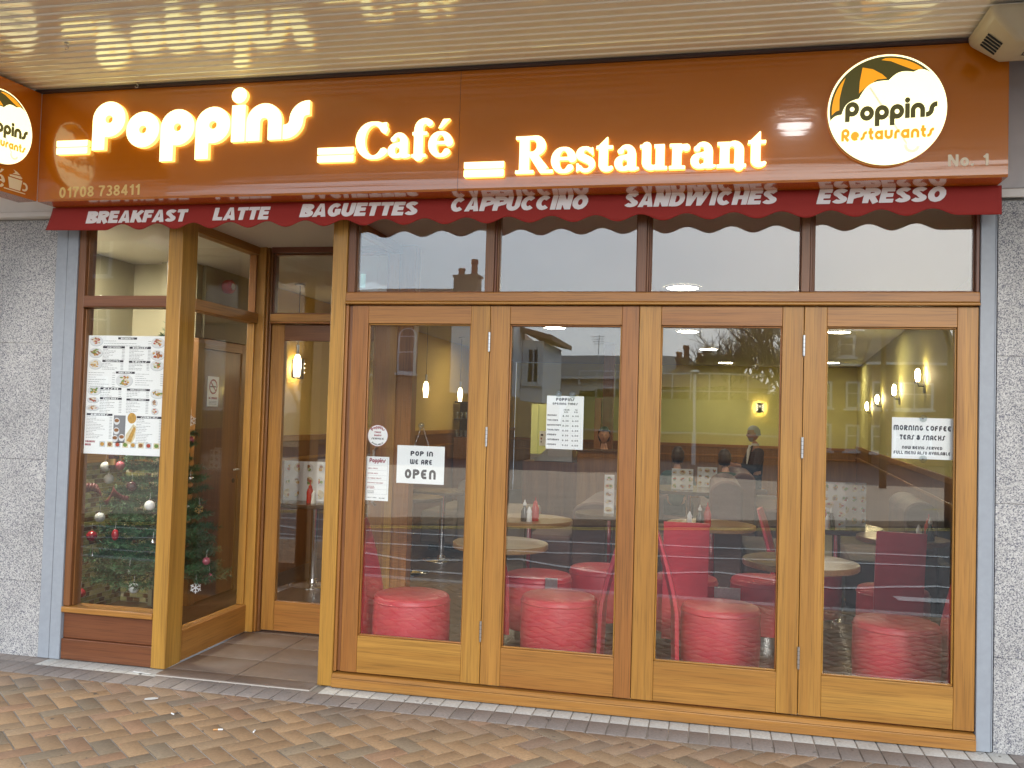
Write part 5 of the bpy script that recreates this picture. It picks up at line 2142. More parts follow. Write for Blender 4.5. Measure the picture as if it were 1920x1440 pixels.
def dress(t, a, b, dz, upper, out, low=WBR, rail=WH, z0=0.0):
    m = MB()
    quadwall(m, a, b, dz + 0.03, CZ, upper, 0.1, out)
    m.build('plaster', t)
    m = MB()
    m.cur_b = rnd.random()
    quadwall(m, a, b, z0 + 0.001, dz - 0.031, low, 0.1, out)
    m.build('panelling', t)
    m = MB()
    av, bv = Vector(a), Vector(b)
    d = (bv - av).normalized()
    nn = Vector((-d.y, d.x)) * out
    quadwall(m, tuple(av - nn * 0.018), tuple(bv - nn * 0.018), dz - 0.030, dz + 0.029, rail, 0.1, out)
    quadwall(m, tuple(av - nn * 0.01), tuple(bv - nn * 0.01), dz - 0.22, dz - 0.19, rail, 0.05, out)
    m.build('dado_rail', t, bevel=0.004)


def w1(t):
    dress(t, (rwx(0.14), 0.14), (rwx(14), 14), 1.16, YELW, -1)
wallthing('wall', 'yellow café wall with sconces along the right side above brown panelling', w1)
wallthing('wall', 'yellow rear café wall behind the seated man, glowing under one lamp', lambda t: dress(t, (-4.0, 14), (rwx(14) + 0.05, 14), 1.10, YELW, 1))
wallthing('wall', 'ochre café wall seen through the entrance door with dark panelling', lambda t: dress(t, (-4.0, 2.36), (-4.0, 13.99), 1.31, OCHW, 1))
mb = MB()
mb.box(-5.2, 3.4, 0.121, 14.2, CZ + 0.004, CZ + 0.06, CEILW)
o = mb.build('ceiling')
tag(o, kind='structure')
mb = MB()
mb.box(1.44, 1.86, 0.36, 0.40, 0.0, CZ, CREAMW)
tag(mb.build('wall_return'), 'narrow plaster return wall inside behind the right granite', 'wall')


# mosaic corner behind the Christmas tree
def mosaic(t):
    m = MB()
    m.box(-4.72, -4.612, 0.095, 1.65, 0.0, 1.135, GROUT)
    m.box(-4.60, -4.03, 1.582, 1.66, 0.0, 1.135, GROUT)
    m.build('grout', t)
    m = MB()
    cols = [(0.24, 0.23, 0.09), (0.36, 0.36, 0.18), (0.12, 0.06, 0.035), (0.45, 0.43, 0.25), (0.16, 0.095, 0.045), (0.28, 0.26, 0.11)]
    tw, thh = 0.060, 0.036
    rows = int(1.13 / thh)
    for r_ in range(rows):
        z = r_ * thh + 0.002
        off = 0.5 * tw if r_ % 2 else 0
        for k in range(26):
            y = 0.10 + k * tw + off
            if y > 1.55:
                continue
            m.cur_t = rnd.choice(cols)
            m.box(-4.6125, -4.608, y + 0.003, y + tw - 0.003, z + 0.003, z + thh - 0.003, MOSAIC)
        for k in range(10):
            x = -4.605 + k * tw + off
            if x + tw > -4.03:
                continue
            m.cur_t = rnd.choice(cols)
            m.box(x + 0.003, x + tw - 0.003, 1.577, 1.5825, z + 0.003, z + thh - 0.003, MOSAIC)
    m.build('mosaic_tiles', t)
    m = MB()
    m.box(-4.70, -4.59, 0.095, 1.56, 1.137, 1.29, WD)
    m.box(-4.59, -4.02, 1.565, 1.66, 1.137, 1.29, WH)
    m.build('dado_rail', t, bevel=0.004)
    m = MB()
    m.box(-4.72, -4.61, 0.095, 1.66, 1.291, CZ, CREAMW)
    m.box(-4.608, -4.03, 1.585, 1.66, 1.291, CZ, CREAMW)
    m.build('plaster', t)


wallthing('mosaic_wall', 'olive and brown mosaic tiled wall behind the Christmas tree', mosaic)
def dw_(t):
    m = MB()
    m.box(-4.08, -4.0, 1.662, 2.355, 2.16, CZ, CREAMW)
    m.box(-4.3, -4.09, 1.5, 2.5, -0.05, CZ, CREAMW)
    m.build('plaster', t)
    m = MB()
    m.box(-4.05, -3.985, 1.57, 1.66, 0, 2.15, WBR)
    m.box(-4.05, -3.985, 2.27, 2.355, 0, 2.15, WBR)
    m.box(-4.05, -3.985, 1.6605, 2.2695, 2.07, 2.15, WD)
    m.build('door_frame', t, bevel=0.004)
    m = MB()
    m.box(-4.03, -4.0, 1.662, 2.268, 0.01, 2.068, WBR)
    d_ = m.build('door', t, bevel=0.003)
    m = MB()
    m.tube([(-4.0, 2.215, 1.06), (-3.95, 2.215, 1.06), (-3.95, 2.11, 1.06)], 0.009, CHROME, 8)
    m.build('handle', d_)
    m = MB()
    m.lathe([(0.02, 0), (0.02, 0.006)], (-4.0, 2.215, 0.96), DARKV, 12, axis='x')
    m.build('keyhole', d_)


wallthing('toilet_door', 'plain honey wood inner door with no-smoking sign beyond the Christmas tree', dw_, 'door')
t = thing('no_smoking_sign', 'small white no-smoking sign with red ring on the inner wooden door', 'sign', (-3.998, 1.83, 1.60))
mb = MB()
mb.box(0, 0.003, -0.085, 0.085, 0.0, 0.25, PAPER)
mb.build('board', t)
mb = MB()
mb.lathe([(0.062, 0.0031), (0.062, 0.0036), (0.050, 0.0036), (0.050, 0.0031)], (0, 0, 0.165), REDI, 28, axis='x', caps=False)
mb.tube([(0.0036, -0.038, 0.20), (0.0036, 0.038, 0.13)], 0.005, REDI, 6)
mb.box(0.003, 0.0036, -0.045, 0.045, 0.16, 0.17, INK, False)
letters(mb, 'NO SMOKING', 'deco', 0.13, (0.0031, -0.065, 0.06), 0.018, 0.13, REDI, depth=0.0006, right=(0, 1, 0), out=(1, 0, 0), h=0.1)
for k in range(3):
    mb.box(0.003, 0.0035, -0.06, 0.06, 0.018 + 0.012 * k, 0.022 + 0.012 * k, GREYI, False)
mb.build('lettering', t, fix=False)
t = thing('alarm_sounder', 'red fire alarm sounder on the cream wall above the inner door', 'alarm', (-4.0, 1.96, 2.62))
mb = MB()
mb.lathe([(0.055, 0.0), (0.06, 0.02), (0.058, 0.06), (0.04, 0.075)], (0, 0, 0), REDP, 24, axis='x')
mb.build('body', t)
mb = MB()
mb.lathe([(0.03, 0.074), (0.028, 0.079)], (0, 0, 0), WPL, 20, axis='x')
mb.build('badge', t)
t = thing('exit_sign', 'pale blue-green hanging exit sign inside above the entrance door', 'sign', (-2.95, 2.0, 2.62))
mb = MB()
mb.box(-0.01, 0.19, 0, 0.03, 0, 0.115, EXITL)
mb.build('face', t, bevel=0.004)
mb = MB()
mb.box(0.06, 0.12, 0.008, 0.022, 0.116, 0.131, WPL)
mb.build('bracket', t)

# ------------------------------------------------------------------ lamps
def pendant(x, y, z, label):
    t = thing('pendant_lamp', label, 'lamp', (x, y, z), 0, 'slim glass pendant lamps inside')
    m = MB()
    m.lathe([(0.026, -0.105), (0.030, -0.06), (0.038, 0.0), (0.032, 0.06), (0.02, 0.095), (0.012, 0.1)], (0, 0, 0), LAMPG, 18)
    m.build('lamp_shade', t)
    m = MB()
    m.tube([(0, 0, 0.1), (0, 0, 0.19)], 0.014, STEEL, 10)
    m.tube([(0, 0, 0.19), (0, 0, 2.75 - z)], 0.003, BLKI, 6)
    m.lathe([(0.05, 2.735 - z), (0.05, 2.75 - z)], (0, 0, 0), STEEL, 16)
    m.build('cord', t)
    return t


pendant(-3.66, 2.68, 2.00, 'lit pendant lamp seen through the recessed entrance door')
pendant(-3.48, 6.0, 1.90, 'left pendant lamp of two seen through the first folding door')
pendant(-3.58, 8.0, 1.89, 'right pendant lamp of two seen through the first folding door, above glasses')


def sconce(x, y, z, rz, label, bright):
    t = thing('wall_lamp', label, 'lamp', (x, y, z), rz, 'wall lamps in the café')
    m = MB()
    n = 14
    pts = [(0.02 + 0.085 * math.sin(PI * k / n), -0.085 * math.cos(PI * k / n)) for k in range(n + 1)]
    for k in range(n):
        (x0, y0), (x1, y1) = pts[k], pts[k + 1]
        for zz0, zz1 in ((-0.1, 0.1),):
            m.poly([(x0, y0, zz0), (x1, y1, zz0), (x1, y1, zz1), (x0, y0, zz1)], STEEL, True)
    m.box(0.0, 0.012, -0.04, 0.04, -0.08, 0.08, STEEL)
    o = m.build('shade', t, fix=False)
    sol = o.modifiers.new('sheet', 'SOLIDIFY')
    sol.thickness = 0.003
    m = MB()
    m.lathe([(0.016, -0.07), (0.02, 0.0), (0.016, 0.07)], (0.05, 0, 0), SCONL, 12)
    m.build('bulb', t)
    m = MB()
    for k in range(7):
        a = -0.6 if k % 2 else -0.9
        m.sphere((0.02 + 0.0875 * math.cos(a), 0.0875 * math.sin(a), 0.075 - k * 0.022), 0.006, LAMPG, 8, 6)
        m.sphere((0.02 + 0.0875 * math.cos(-a), 0.0875 * math.sin(-a), 0.075 - k * 0.022), 0.006, LAMPG, 8, 6)
    m.build('light_hole', t)
    return t


sconce(1.126, 13.99, 1.90, R(-90), 'half round wall lamp on the rear wall above the seated man', 1)
sconce(-3.998, 3.30, 2.00, 0, 'half round wall lamp glowing on ochre wall beside entrance pendant', 1)


def flare(x, y, z, label):
    t = thing('wall_torch', label, 'lamp', (x, y, z), PI + R(5), 'bright bare wall lights on the right wall')
    m = MB()
    m.tube([(-0.0, 0, -0.10), (0.06, 0, -0.10), (0.07, 0, -0.07)], 0.008, BLKI, 8)
    m.lathe([(0.03, -0.075), (0.034, -0.055), (0.02, -0.055)], (0.07, 0, 0), STEEL, 14)
    m.box(-0.004, 0.01, -0.03, 0.03, -0.17, 0.02, STEEL)
    m.build('bracket', t)
    m = MB()
    m.lathe([(0.016, -0.055), (0.026, 0.0), (0.022, 0.05), (0.008, 0.075)], (0.07, 0, 0), BULBL, 14)
    m.build('bulb', t)


for (y, z), lb in zip(((4.73, 2.115), (6.80, 2.04), (9.0, 1.985), (10.75, 1.915)),
                      ('bright wall light nearest the window on the right yellow wall', 'second bright wall light from the window, on right yellow wall',
                       'third bright wall light from the window, on right yellow wall', 'innermost bright wall light, furthest from the window, on right yellow wall')):
    flare(rwx(y) - 0.004, y, z, lb)


def downlight(x, y, label, glow=None):
    t = thing('downlight', label, 'ceiling light', (x, y, CZ), 0, 'round downlights in the café ceiling')
    m = MB()
    m.lathe([(0.155, 0.003), (0.155, -0.010), (0.135, -0.012), (0.135, 0.0)], (0, 0, 0), WPL, 28, caps=False)
    m.build('rim', t)
    m = MB()
    m.lathe([(0.134, 0.0025), (0.134, -0.006)], (0, 0, 0), glow or DOWNL, 28)
    m.build('diffuser', t)


for x, y, lb in ((-0.217, 6.75, 'highest of the round downlights seen through the third folding door'), (0.06, 9.6, 'middle round downlight seen through the third folding door'),
                 (0.40, 12.9, 'lowest, furthest round downlight seen through the third folding door'), (1.614, 6.66, 'nearer round downlight seen through the fourth folding door'),
                 (2.30, 12.4, 'further round downlight seen through the fourth folding door'), (-3.1, 8.6, 'round downlight near the glass shelf, seen through first folding door'),
                 (-1.8, 3.6, 'round downlight behind the first folding door, over the nearer tables'), (-0.2, 2.9, 'round downlight hidden above the fanlights, over the middle tables'), (-1.9, 6.4, 'round downlight over the banquettes, hidden behind the second fanlight')):
    downlight(x, y, lb)
downlight(-4.42, 0.56, 'unseen fill light added in downlight form to brighten the Christmas tree', emit('added_fill_diffuser', (1.0, 0.92, 0.72), 380.0))  # extra lamp added out of sight to brighten the tree and mosaic

# ------------------------------------------------------------------ furniture
def make_chair(back=True):
    name = 'drum_chair' if back else 'drum_stool'
    t = thing(name, 'red leather drum chair', 'chair' if back else 'stool')
    m = MB()
    m.lathe([(0.205, 0.085), (0.230, 0.088), (0.238, 0.10), (0.243, 0.25), (0.240, 0.428), (0.234, 0.453), (0.226, 0.460), (0.215, 0.464), (0.10, 0.474), (0.01, 0.476)], (0, 0, 0), REDL, 40)
    s = m.build('seat', t)
    m = MB()
    m.lathe([(0.2415, 0.424), (0.2445, 0.428), (0.2405, 0.432)], (0, 0, 0), REDL, 40, caps=False)
    m.build('piping', s)
    m = MB()
    m.lathe([(0.165, 0.0), (0.165, 0.084)], (0, 0, 0), STEEL, 32)
    m.build('base_ring', t)
    if back:
        m = MB()
        N, Hh = 10, 16
        wd = 0.155
        grid = {}
        for side in (0, 1):
            for j in range(Hh + 1):
                z = 0.07 + 0.83 * j / Hh
                lean = 0.250 + 0.012 * (z / 0.45) + (0.11 * ((z - 0.42) / 0.48) ** 1.25 if z > 0.42 else 0)
                for i in range(N + 1):
                    v = -wd + 2 * wd * i / N
                    th = 0.042 if side else 0.0
                    rim = 0.010 * (abs(v) / wd) ** 6 + 0.010 * (j / Hh) ** 12
                    curve = 0.10 * v * v / 0.1
                    x = -lean - (th - rim if side else rim) + curve * 0.35
                    grid[(side, i, j)] = len(m.v)
                    m.v.append((x, v, z))
        for side in (0, 1):
            for j in range(Hh):
                for i in range(N):
                    m.face((grid[(side, i, j)], grid[(side, i + 1, j)], grid[(side, i + 1, j + 1)], grid[(side, i, j + 1)]), REDL, True)
        for j in range(Hh):
            for i in (0, N):
                m.face((grid[(0, i, j)], grid[(0, i, j + 1)], grid[(1, i, j + 1)], grid[(1, i, j)]), REDL, True)
        for i in range(N):
            for j in (0, Hh):
                m.face((grid[(0, i, j)], grid[(0, i + 1, j)], grid[(1, i + 1, j)], grid[(1, i, j)]), REDL, True)
        m.build('backrest', t)
    return t


ch0, st0 = make_chair(), make_chair(False)
first = {True: ch0, False: st0}
used = {True: False, False: False}


def put(x, y, rz, label, back=True):
    o = first[back] if not used[back] else copy_tree(first[back])
    used[back] = True
    o.location = (x, y, 0)
    o.rotation_euler = (0, 0, rz)
    tag(o, label, 'chair' if back else 'stool', 'red drum chairs in the café' if back else 'red drum stools in the café')


put(-1.765, 0.50, R(-4), 'red drum chair behind the first folding door, its back to the left')
put(-0.875, 0.78, PI + R(3), 'red drum chair behind the second folding door, its back to the right')
put(0.13, 0.84, R(4), 'red drum chair behind the third folding door, its back to the left')
put(1.13, 0.74, PI + R(-3), 'red drum chair behind the fourth folding door, its back to the right')
put(-1.14, 1.50, R(28), 'red drum chair with steel base ring behind the stile between first and second doors')
put(-0.11, 1.78, R(92), 'red drum chair turned away, tall back seen behind the third folding door')
put(1.33, 1.86, R(86), 'red drum chair turned away, tall back seen behind the fourth folding door')
put(0.86, 2.62, R(-10), 'red drum chair beside the dark menu table, mostly hidden by the stile')
put(-0.74, 1.95, 0, 'red drum stool in second row behind the second folding door', False)
put(0.46, 1.92, 0, 'red drum stool in second row at right of the third folding door', False)


def make_table(r, dark, label, cat='table'):
    t = thing('round_table', label, cat)
    m = MB()
    m.cur_b = rnd.random()
    wd = WTD if dark else WTB
    m.lathe([(r - 0.004, 0.725), (r, 0.730), (r, 0.756), (r - 0.004, 0.761), (0.01, 0.761)], (0, 0, 0), wd, 56)
    m.build('tabletop', t)
    m = MB()
    m.lathe([(0.032, 0.02), (0.032, 0.7245)], (0, 0, 0), CHROME, 20)
    m.lathe([(0.10, 0.718), (0.10, 0.7245)], (0, 0, 0), STEEL, 20)
    m.build('column', t)
    m = MB()
    m.lathe([(0.21, 0.001), (0.21, 0.008), (0.18, 0.018), (0.05, 0.030), (0.04, 0.06)], (0, 0, 0), CHROME, 32)
    m.build('base', t)
    return t


for x, y, r, dk, lb in ((-1.29, 0.88, 0.315, 0, 'round wooden table between the chairs of first and second folding doors'),
                        (0.60, 0.87, 0.345, 0, 'round wooden table between the chairs of third and fourth folding doors'),
                        (-1.38, 2.30, 0.36, 0, 'round table with cruet and sauce bottle behind the second folding door'),
                        (0.08, 2.62, 0.36, 0, 'round table behind the turned chair of the third folding door'),
                        (1.50, 2.40, 0.33, 0, 'round table with cruet behind the turned chair of the fourth door'),
                        (1.10, 2.95, 0.36, 1, 'dark table carrying the tall picture menus behind the fourth folding door'),
                        (-3.45, 2.72, 0.34, 1, 'dark table with picture menu seen through the entrance door'),
                        (-2.85, 3.64, 0.33, 1, 'dark table with chrome foot, nearer of two through first folding door'),
                        (-2.76, 4.49, 0.33, 1, 'dark table with chrome foot, further of two through first folding door')):
    o = make_table(r, dk, lb)
    o.location = (x, y, 0)
    tag(o, group='round pedestal tables in the café')


def bottle(x, y, z, kind, label):
    t = thing(kind, label, kind.replace('_', ' '), (x, y, z), 0, kind.replace('_', ' ') + 's on the tables')
    m = MB()
    if kind == 'sauce_bottle':
        m.lathe([(0.028, 0.0), (0.030, 0.01), (0.030, 0.10), (0.022, 0.125), (0.016, 0.135)], (0, 0, 0), REDP, 18)
        m.build('body', t)
        m = MB()
        m.lathe([(0.017, 0.135), (0.017, 0.15), (0.006, 0.16), (0.003, 0.19)], (0, 0, 0), REDP, 14)
        m.build('nozzle', t)
    elif kind == 'vinegar_bottle':
        m.lathe([(0.030, 0.0), (0.032, 0.01), (0.028, 0.08), (0.012, 0.11), (0.012, 0.125)], (0, 0, 0), SAUCE, 18)
        m.build('body', t)
        m = MB()
        m.lathe([(0.015, 0.125), (0.016, 0.14), (0.006, 0.155), (0.004, 0.17)], (0, 0, 0), WPL, 14)
        m.build('cap', t)
    else:
        m.lathe([(0.022, 0.0), (0.023, 0.01), (0.019, 0.06), (0.017, 0.07)], (0, 0, 0), WPL, 18)
        m.build('body', t)
        m = MB()
        m.lathe([(0.021, 0.07), (0.021, 0.082), (0.012, 0.10), (0.004, 0.118)], (0, 0, 0), PLATE, 14)
        m.build('cap', t)


TT = 0.761
for x, y, k, lb in ((-1.30, 2.16, 'sauce_bottle', 'red sauce bottle on the table behind the second folding door'),
                    (-1.375, 2.10, 'vinegar_bottle', 'dark vinegar bottle beside red sauce on table behind second folding door'),
                    (-1.335, 2.09, 'salt_shaker', 'white salt shaker on the table behind the second folding door'),
                    (0.05, 2.42, 'sauce_bottle', 'red sauce bottle on the table behind the third folding door'),
                    (-0.01, 2.40, 'vinegar_bottle', 'dark vinegar bottle on the table behind the third folding door'),
                    (-0.09, 2.37, 'salt_shaker', 'white salt shaker above the turned chair behind the third folding door'),
                    (0.97, 2.72, 'sauce_bottle', 'red sauce bottle in front of the picture menus'),
                    (1.03, 2.74, 'vinegar_bottle', 'dark vinegar bottle in front of the picture menus'),
                    (0.99, 2.66, 'salt_shaker', 'white salt shaker in front of the picture menus'),
                    (1.67, 2.34, 'sauce_bottle', 'red sauce bottle on the table at the right wall'),
                    (1.66, 2.25, 'vinegar_bottle', 'dark vinegar bottle on the table at the right wall'),
                    (1.575, 2.22, 'salt_shaker', 'white salt shaker on the table at the right wall'),
                    (-3.44, 2.58, 'sauce_bottle', 'red sauce bottle before the menu seen through the entrance door'),
                    (-3.39, 2.55, 'salt_shaker', 'white salt shaker before the menu seen through the entrance door')):
    bottle(x, y, TT, k, lb)


def menu_card(x, y, w, h, rz, label, cols=4, rows=3, z=TT, bright=True):
    t = thing('menu_card', label, 'menu', (x, y, z), rz, 'picture menus standing on the café tables')
    m = MB()
    for s in (-1, 1):
        a = R(12) * s
        pts = [(0, 0, 0), (s * w / 2 * math.cos(a), abs(w / 2 * math.sin(a)), 0)]
        th = 0.004
        m.prism([(0, 0, 0), (pts[1][0], pts[1][1], 0), (pts[1][0], pts[1][1] + th, 0), (0, th, 0)], (0, 0, h), PAPER)
    m.build('board', t)
    m = MB()
    for i in range(cols):
        for j in range(rows):
            u = -w / 2 + w * (i + 0.5) / cols
            zc = h * (j + 0.5) / rows
            s = 1 if u > 0 else -1
            yy = abs(u) * math.tan(R(12)) - 0.0022
            m.disc((u, yy, zc), w / cols * 0.42, h / rows * 0.34, PLATE if (i + j) % 3 else FOOD[4], 16)
            for q in range(4):
                aa = rnd.uniform(0, 2 * PI)
                m.disc((u + w / cols * 0.16 * math.cos(aa), yy - 0.0005 - 0.0001 * q, zc + h / rows * 0.13 * math.sin(aa)), w / cols * 0.16, h / rows * 0.12, FOOD[rnd.randrange(5)], 10)
    m.build('food_picture', t, fix=False)


menu_card(-3.58, 2.72, 0.40, 0.36, R(6), 'picture menu standing on the dark table beyond the entrance door', 4, 3)
menu_card(1.17, 2.98, 0.36, 0.36, R(4), 'tall picture menu standing on the dark table, fourth folding door', 5, 4)
menu_card(1.02, 2.80, 0.26, 0.22, R(-8), 'smaller colourful menu in front of the tall picture menu', 3, 3)
menu_card(-0.22, 5.6, 0.25, 0.24, R(3), 'picture menu on far table at left of the third folding door', 3, 3, 0.80)
menu_card(0.06, 6.2, 0.24, 0.24, R(-3), 'further picture menu left of the leaning diner, third folding door', 3, 3, 0.80)
menu_card(-0.80, 3.0, 0.09, 0.34, R(-6), 'narrow strip menu at right edge of the second folding door', 1, 5)
for x, y, r, lb in ((-0.80, 3.05, 0.3, 'dark table under the narrow strip menu, second folding door'), (-0.15, 5.85, 0.55, 'large dark far table where two dark-haired diners sit')):
    o = make_table(r, True, lb)
    o.location = (x, y, 0 if r < 0.5 else 0.036)
    if r > 0.5:
        o.location.z = 0.038
    tag(o, group='round pedestal tables in the café')

for x, y, z, w_, h_, lb in ((-1.00, 1.22, 0.395, 0.085, 0.09, 'small brushed steel plate above the drum of the second folding door'),
                            (0.185, 1.40, 0.375, 0.175, 0.095, 'wider brushed steel plate above the drum of the third folding door')):
    t = thing('steel_footplate', lb, 'steel plate', (x, y, 0))
    m = MB()
    m.box(-w_ / 2, w_ / 2, 0, 0.01, z - 0.02, z + h_, STEEL)
    m.build('plate', t, bevel=0.002)
    m = MB()
    m.tube([(0, 0.02, 0.01), (0, 0.02, z)], 0.014, CHROME, 10)
    m.lathe([(0.12, 0.001), (0.12, 0.08), (0.11, 0.085)], (0, 0.02, 0), STEEL, 24)
    m.build('stand', t)


def banquette(x0, y0, L, d, label, mat=BROWNL, rz=0.0, hgt=1.08):
    t = thing('banquette', label, 'banquette', (x0, y0, 0), rz, 'upholstered bench seats in the café')
    m = MB()
    n = 12
    pts = [(-d / 2, 0.05), (d / 2, 0.05)] + [(d / 2, hgt - 0.10)] + [(d / 2 * math.cos(R(a)), hgt - 0.10 + 0.10 * math.sin(R(a))) for a in range(15, 180, 15)] + [(-d / 2, hgt - 0.10)]
    m.prism([(a, 0, b) for a, b in pts], (0, L, 0), mat)
    m.build('backrest', t, bevel=0.02)
    for s in (-1, 1):
        m = MB()
        m.box(s * d / 2 + (0.002 if s > 0 else -0.45), s * d / 2 + (0.45 if s > 0 else -0.002), 0.02, L - 0.02, 0.06, 0.46, mat)
        m.build('seat', t, bevel=0.04)
    m = MB()
    m.box(-d / 2 - 0.35, d / 2 + 0.35, 0.05, L - 0.05, 0.0, 0.058, DARKV)
    m.build('plinth', t)


banquette(0.215, 3.15, 1.3, 0.28, 'brown leather booth divider with rounded end, behind the third folding door')
banquette(1.78, 3.05, 1.2, 0.26, 'brown leather booth end at right edge of the fourth folding door', hgt=0.98, rz=R(-5))
banquette(-0.95, 3.55, 1.6, 0.5, 'dark brown booth behind the second folding door', hgt=0.80)
banquette(-2.62, 5.1, 1.4, 0.3, 'taupe booth end beyond the two chrome table feet, first folding door', TAUPE, hgt=0.85)
banquette(0.55, 7.4, 2.4, 0.3, 'brown booth the man in the dark suit sits at', hgt=0.92, rz=R(0))
banquette(-0.9, 8.9, 1.6, 0.3, 'far brown booth behind the dark-haired diners', hgt=0.86)

# bar shelf with glasses, cabinets
t = thing('glass_shelf', 'dark shelf unit stacked with drinking glasses, through first folding door', 'shelf', (-3.96, 9.05, 0))
m = MB()
m.box(0, 0.62, 0, 0.35, 0.0, 1.22, WBR)
m.box(-0.0, 0.62, 0.33, 0.35, 1.221, 1.80, DARKV)
m.box(0.0, 0.62, 0.0, 0.32, 1.50, 1.52, DARKV)
m.box(0.0, 0.62, 0.0, 0.32, 1.78, 1.80, DARKV)
m.build('cabinet', t)
gi = 0
for rz_ in (1.2215, 1.5215):
    for k in range(8):
        for q in range(1):
            g = MB()
            g.lathe([(0.022, 0.0), (0.026, 0.004), (0.031, 0.11), (0.029, 0.11), (0.024, 0.008)], (0, 0, 0), CUPG, 12, caps=False)
            o = g.build('drinking_glass', None, (-3.93 + k * 0.077, 9.13, rz_))
            tag(o, 'clear drinking glass standing in a row on the %s of the dark bar cabinet' % ('top' if rz_ < 1.4 else 'upper shelf'), 'glass', 'drinking glasses on the bar cabinet, ' + ('lower row' if rz_ < 1.4 else 'upper row'))
t = thing('drinks_fridge', 'pale green lit cabinet with a notice, left of the opening times', 'cabinet', (-2.75, 9.4, 0))
m = MB()
m.box(0, 0.7, 0, 0.5, 0, 0.98, STEEL)
m.box(0.0, 0.11, 0, 0.5, 0.985, 1.80, CABL)
m.box(0.112, 0.7, 0.03, 0.5, 0.985, 1.80, CABL)
m.build('cabinet', t)
m = MB()
m.box(0.14, 0.27, 0.022, 0.028, 1.12, 1.36, PAPER)
m.box(0.16, 0.20, 0.0205, 0.0216, 1.28, 1.31, INK)
m.box(0.16, 0.18, 0.0205, 0.0216, 1.22, 1.25, REDI)
m.box(0.16, 0.18, 0.0205, 0.0216, 1.17, 1.20, GREYI)
m.build('notice', t)
t = thing('serving_counter', 'dark panelled serving counter in front of the woman', 'counter', (-1.30, 7.55, 0))
m = MB()
m.box(-0.42, 0.42, 0.0, 0.25, 0.0, 1.12, WBR)
m.build('front', t)
m = MB()
m.box(-0.44, 0.44, -0.02, 0.27, 1.122, 1.155, WTD)
m.build('top', t, bevel=0.004)
t = thing('coffee_machine', 'curved steel coffee machine below the opening times', 'coffee machine', (-2.20, 8.3, 0))
m = MB()
m.box(-0.45, 0.45, 0, 0.5, 0, 0.92, WBR)
m.build('counter', t)
m = MB()
m.prism([(-0.3, 0.05, 0.922), (0.3, 0.05, 0.922), (0.3, 0.05, 1.30)] + [(0.3 - 0.3 * math.sin(R(a)) * 1.0, 0.05, 1.22 + 0.13 * math.cos(R(a - 40))) for a in range(10, 90, 16)] + [(-0.1, 0.05, 1.12)], (0, 0.4, 0), STEEL)
m.build('casing', t, bevel=0.01)
mb = MB()
mb.box(-1.62, -1.52, 8.6, 8.75, 0, 1.9, WV)
mb.box(-1.50, -1.34, 8.6, 8.75, 0, 2.74, WBR)
tag(mb.build('pillar'), 'slim wooden pillar right of the opening times notice', 'pillar')

# ================================================================== people
def skin_mesh(name, nodes, edges, mat, parent=None, sub=2, extra=None):
    me = bpy.data.meshes.new(name)
    bm = bmesh.new()
    lay = bm.verts.layers.skin.verify()
    vs = {}
    for k, (p, r) in nodes.items():
        v = bm.verts.new(p)
        v[lay].radius = (r, r) if not isinstance(r, tuple) else r
        vs[k] = v
    first_ = True
    for a, b in edges:
        bm.edges.new((vs[a], vs[b]))
    vs[next(iter(nodes))][lay].use_root = True
    bm.to_mesh(me)
    bm.free()
    o = bpy.data.objects.new(name, me)
    COL.objects.link(o)
    s = o.modifiers.new('skin', 'SKIN')
    s.use_smooth_shade = True
    d = o.modifiers.new('sub', 'SUBSURF')
    d.levels = d.render_levels = sub
    dg = bpy.context.evaluated_depsgraph_get()
    m2 = bpy.data.meshes.new_from_object(o.evaluated_get(dg))
    o.modifiers.clear()
    o.data = m2
    m2.materials.clear()
    m2.materials.append(mat)
    for p in m2.polygons:
        p.use_smooth = True
        p.material_index = 0
    if parent:
        o.parent = parent
    return o


def head_mesh(c, yaw, tilt=0.0):
    """skull with brow, nose, lips, chin and ears; looks along +x before turning"""
    bm = bmesh.new()
    bmesh.ops.create_uvsphere(bm, u_segments=36, v_segments=26, radius=1.0)
    for v in bm.verts:
        x, y, z = v.co
        X, Y, Z = x * 0.095, y * 0.074, z * 0.118
        if z < 0:
            k = -z
            Y *= 1 - 0.34 * k ** 1.6
            X = X * (1 - 0.18 * k) + (0.012 * k if x > 0 else 0.010 * k)
        if x > 0.2:
            nz = math.exp(-((z + 0.20) / 0.16) ** 2) * math.exp(-(y / 0.17) ** 2)
            X += 0.026 * nz
            X += 0.006 * math.exp(-((z - 0.22) / 0.10) ** 2) * math.exp(-(y / 0.6) ** 2)
            for s in (-1, 1):
                X -= 0.010 * math.exp(-((z - 0.02) / 0.10) ** 2) * math.exp(-((y - s * 0.36) / 0.17) ** 2)
            X += 0.007 * math.exp(-((z + 0.52) / 0.07) ** 2) * math.exp(-(y / 0.3) ** 2)
            X -= 0.004 * math.exp(-((z + 0.58) / 0.025) ** 2) * math.exp(-(y / 0.3) ** 2)
            X += 0.009 * math.exp(-((z + 0.88) / 0.14) ** 2) * math.exp(-(y / 0.35) ** 2)
        if abs(y) > 0.75:
            Y += math.copysign(0.016, y) * math.exp(-((z + 0.02) / 0.22) ** 2) * math.exp(-((x + 0.08) / 0.18) ** 2)
        v.co = (X, Y, Z)
    bm.transform(Matrix.Translation(c) @ Matrix.Rotation(yaw, 4, 'Z') @ Matrix.Rotation(tilt, 4, 'Y'))
    return bm


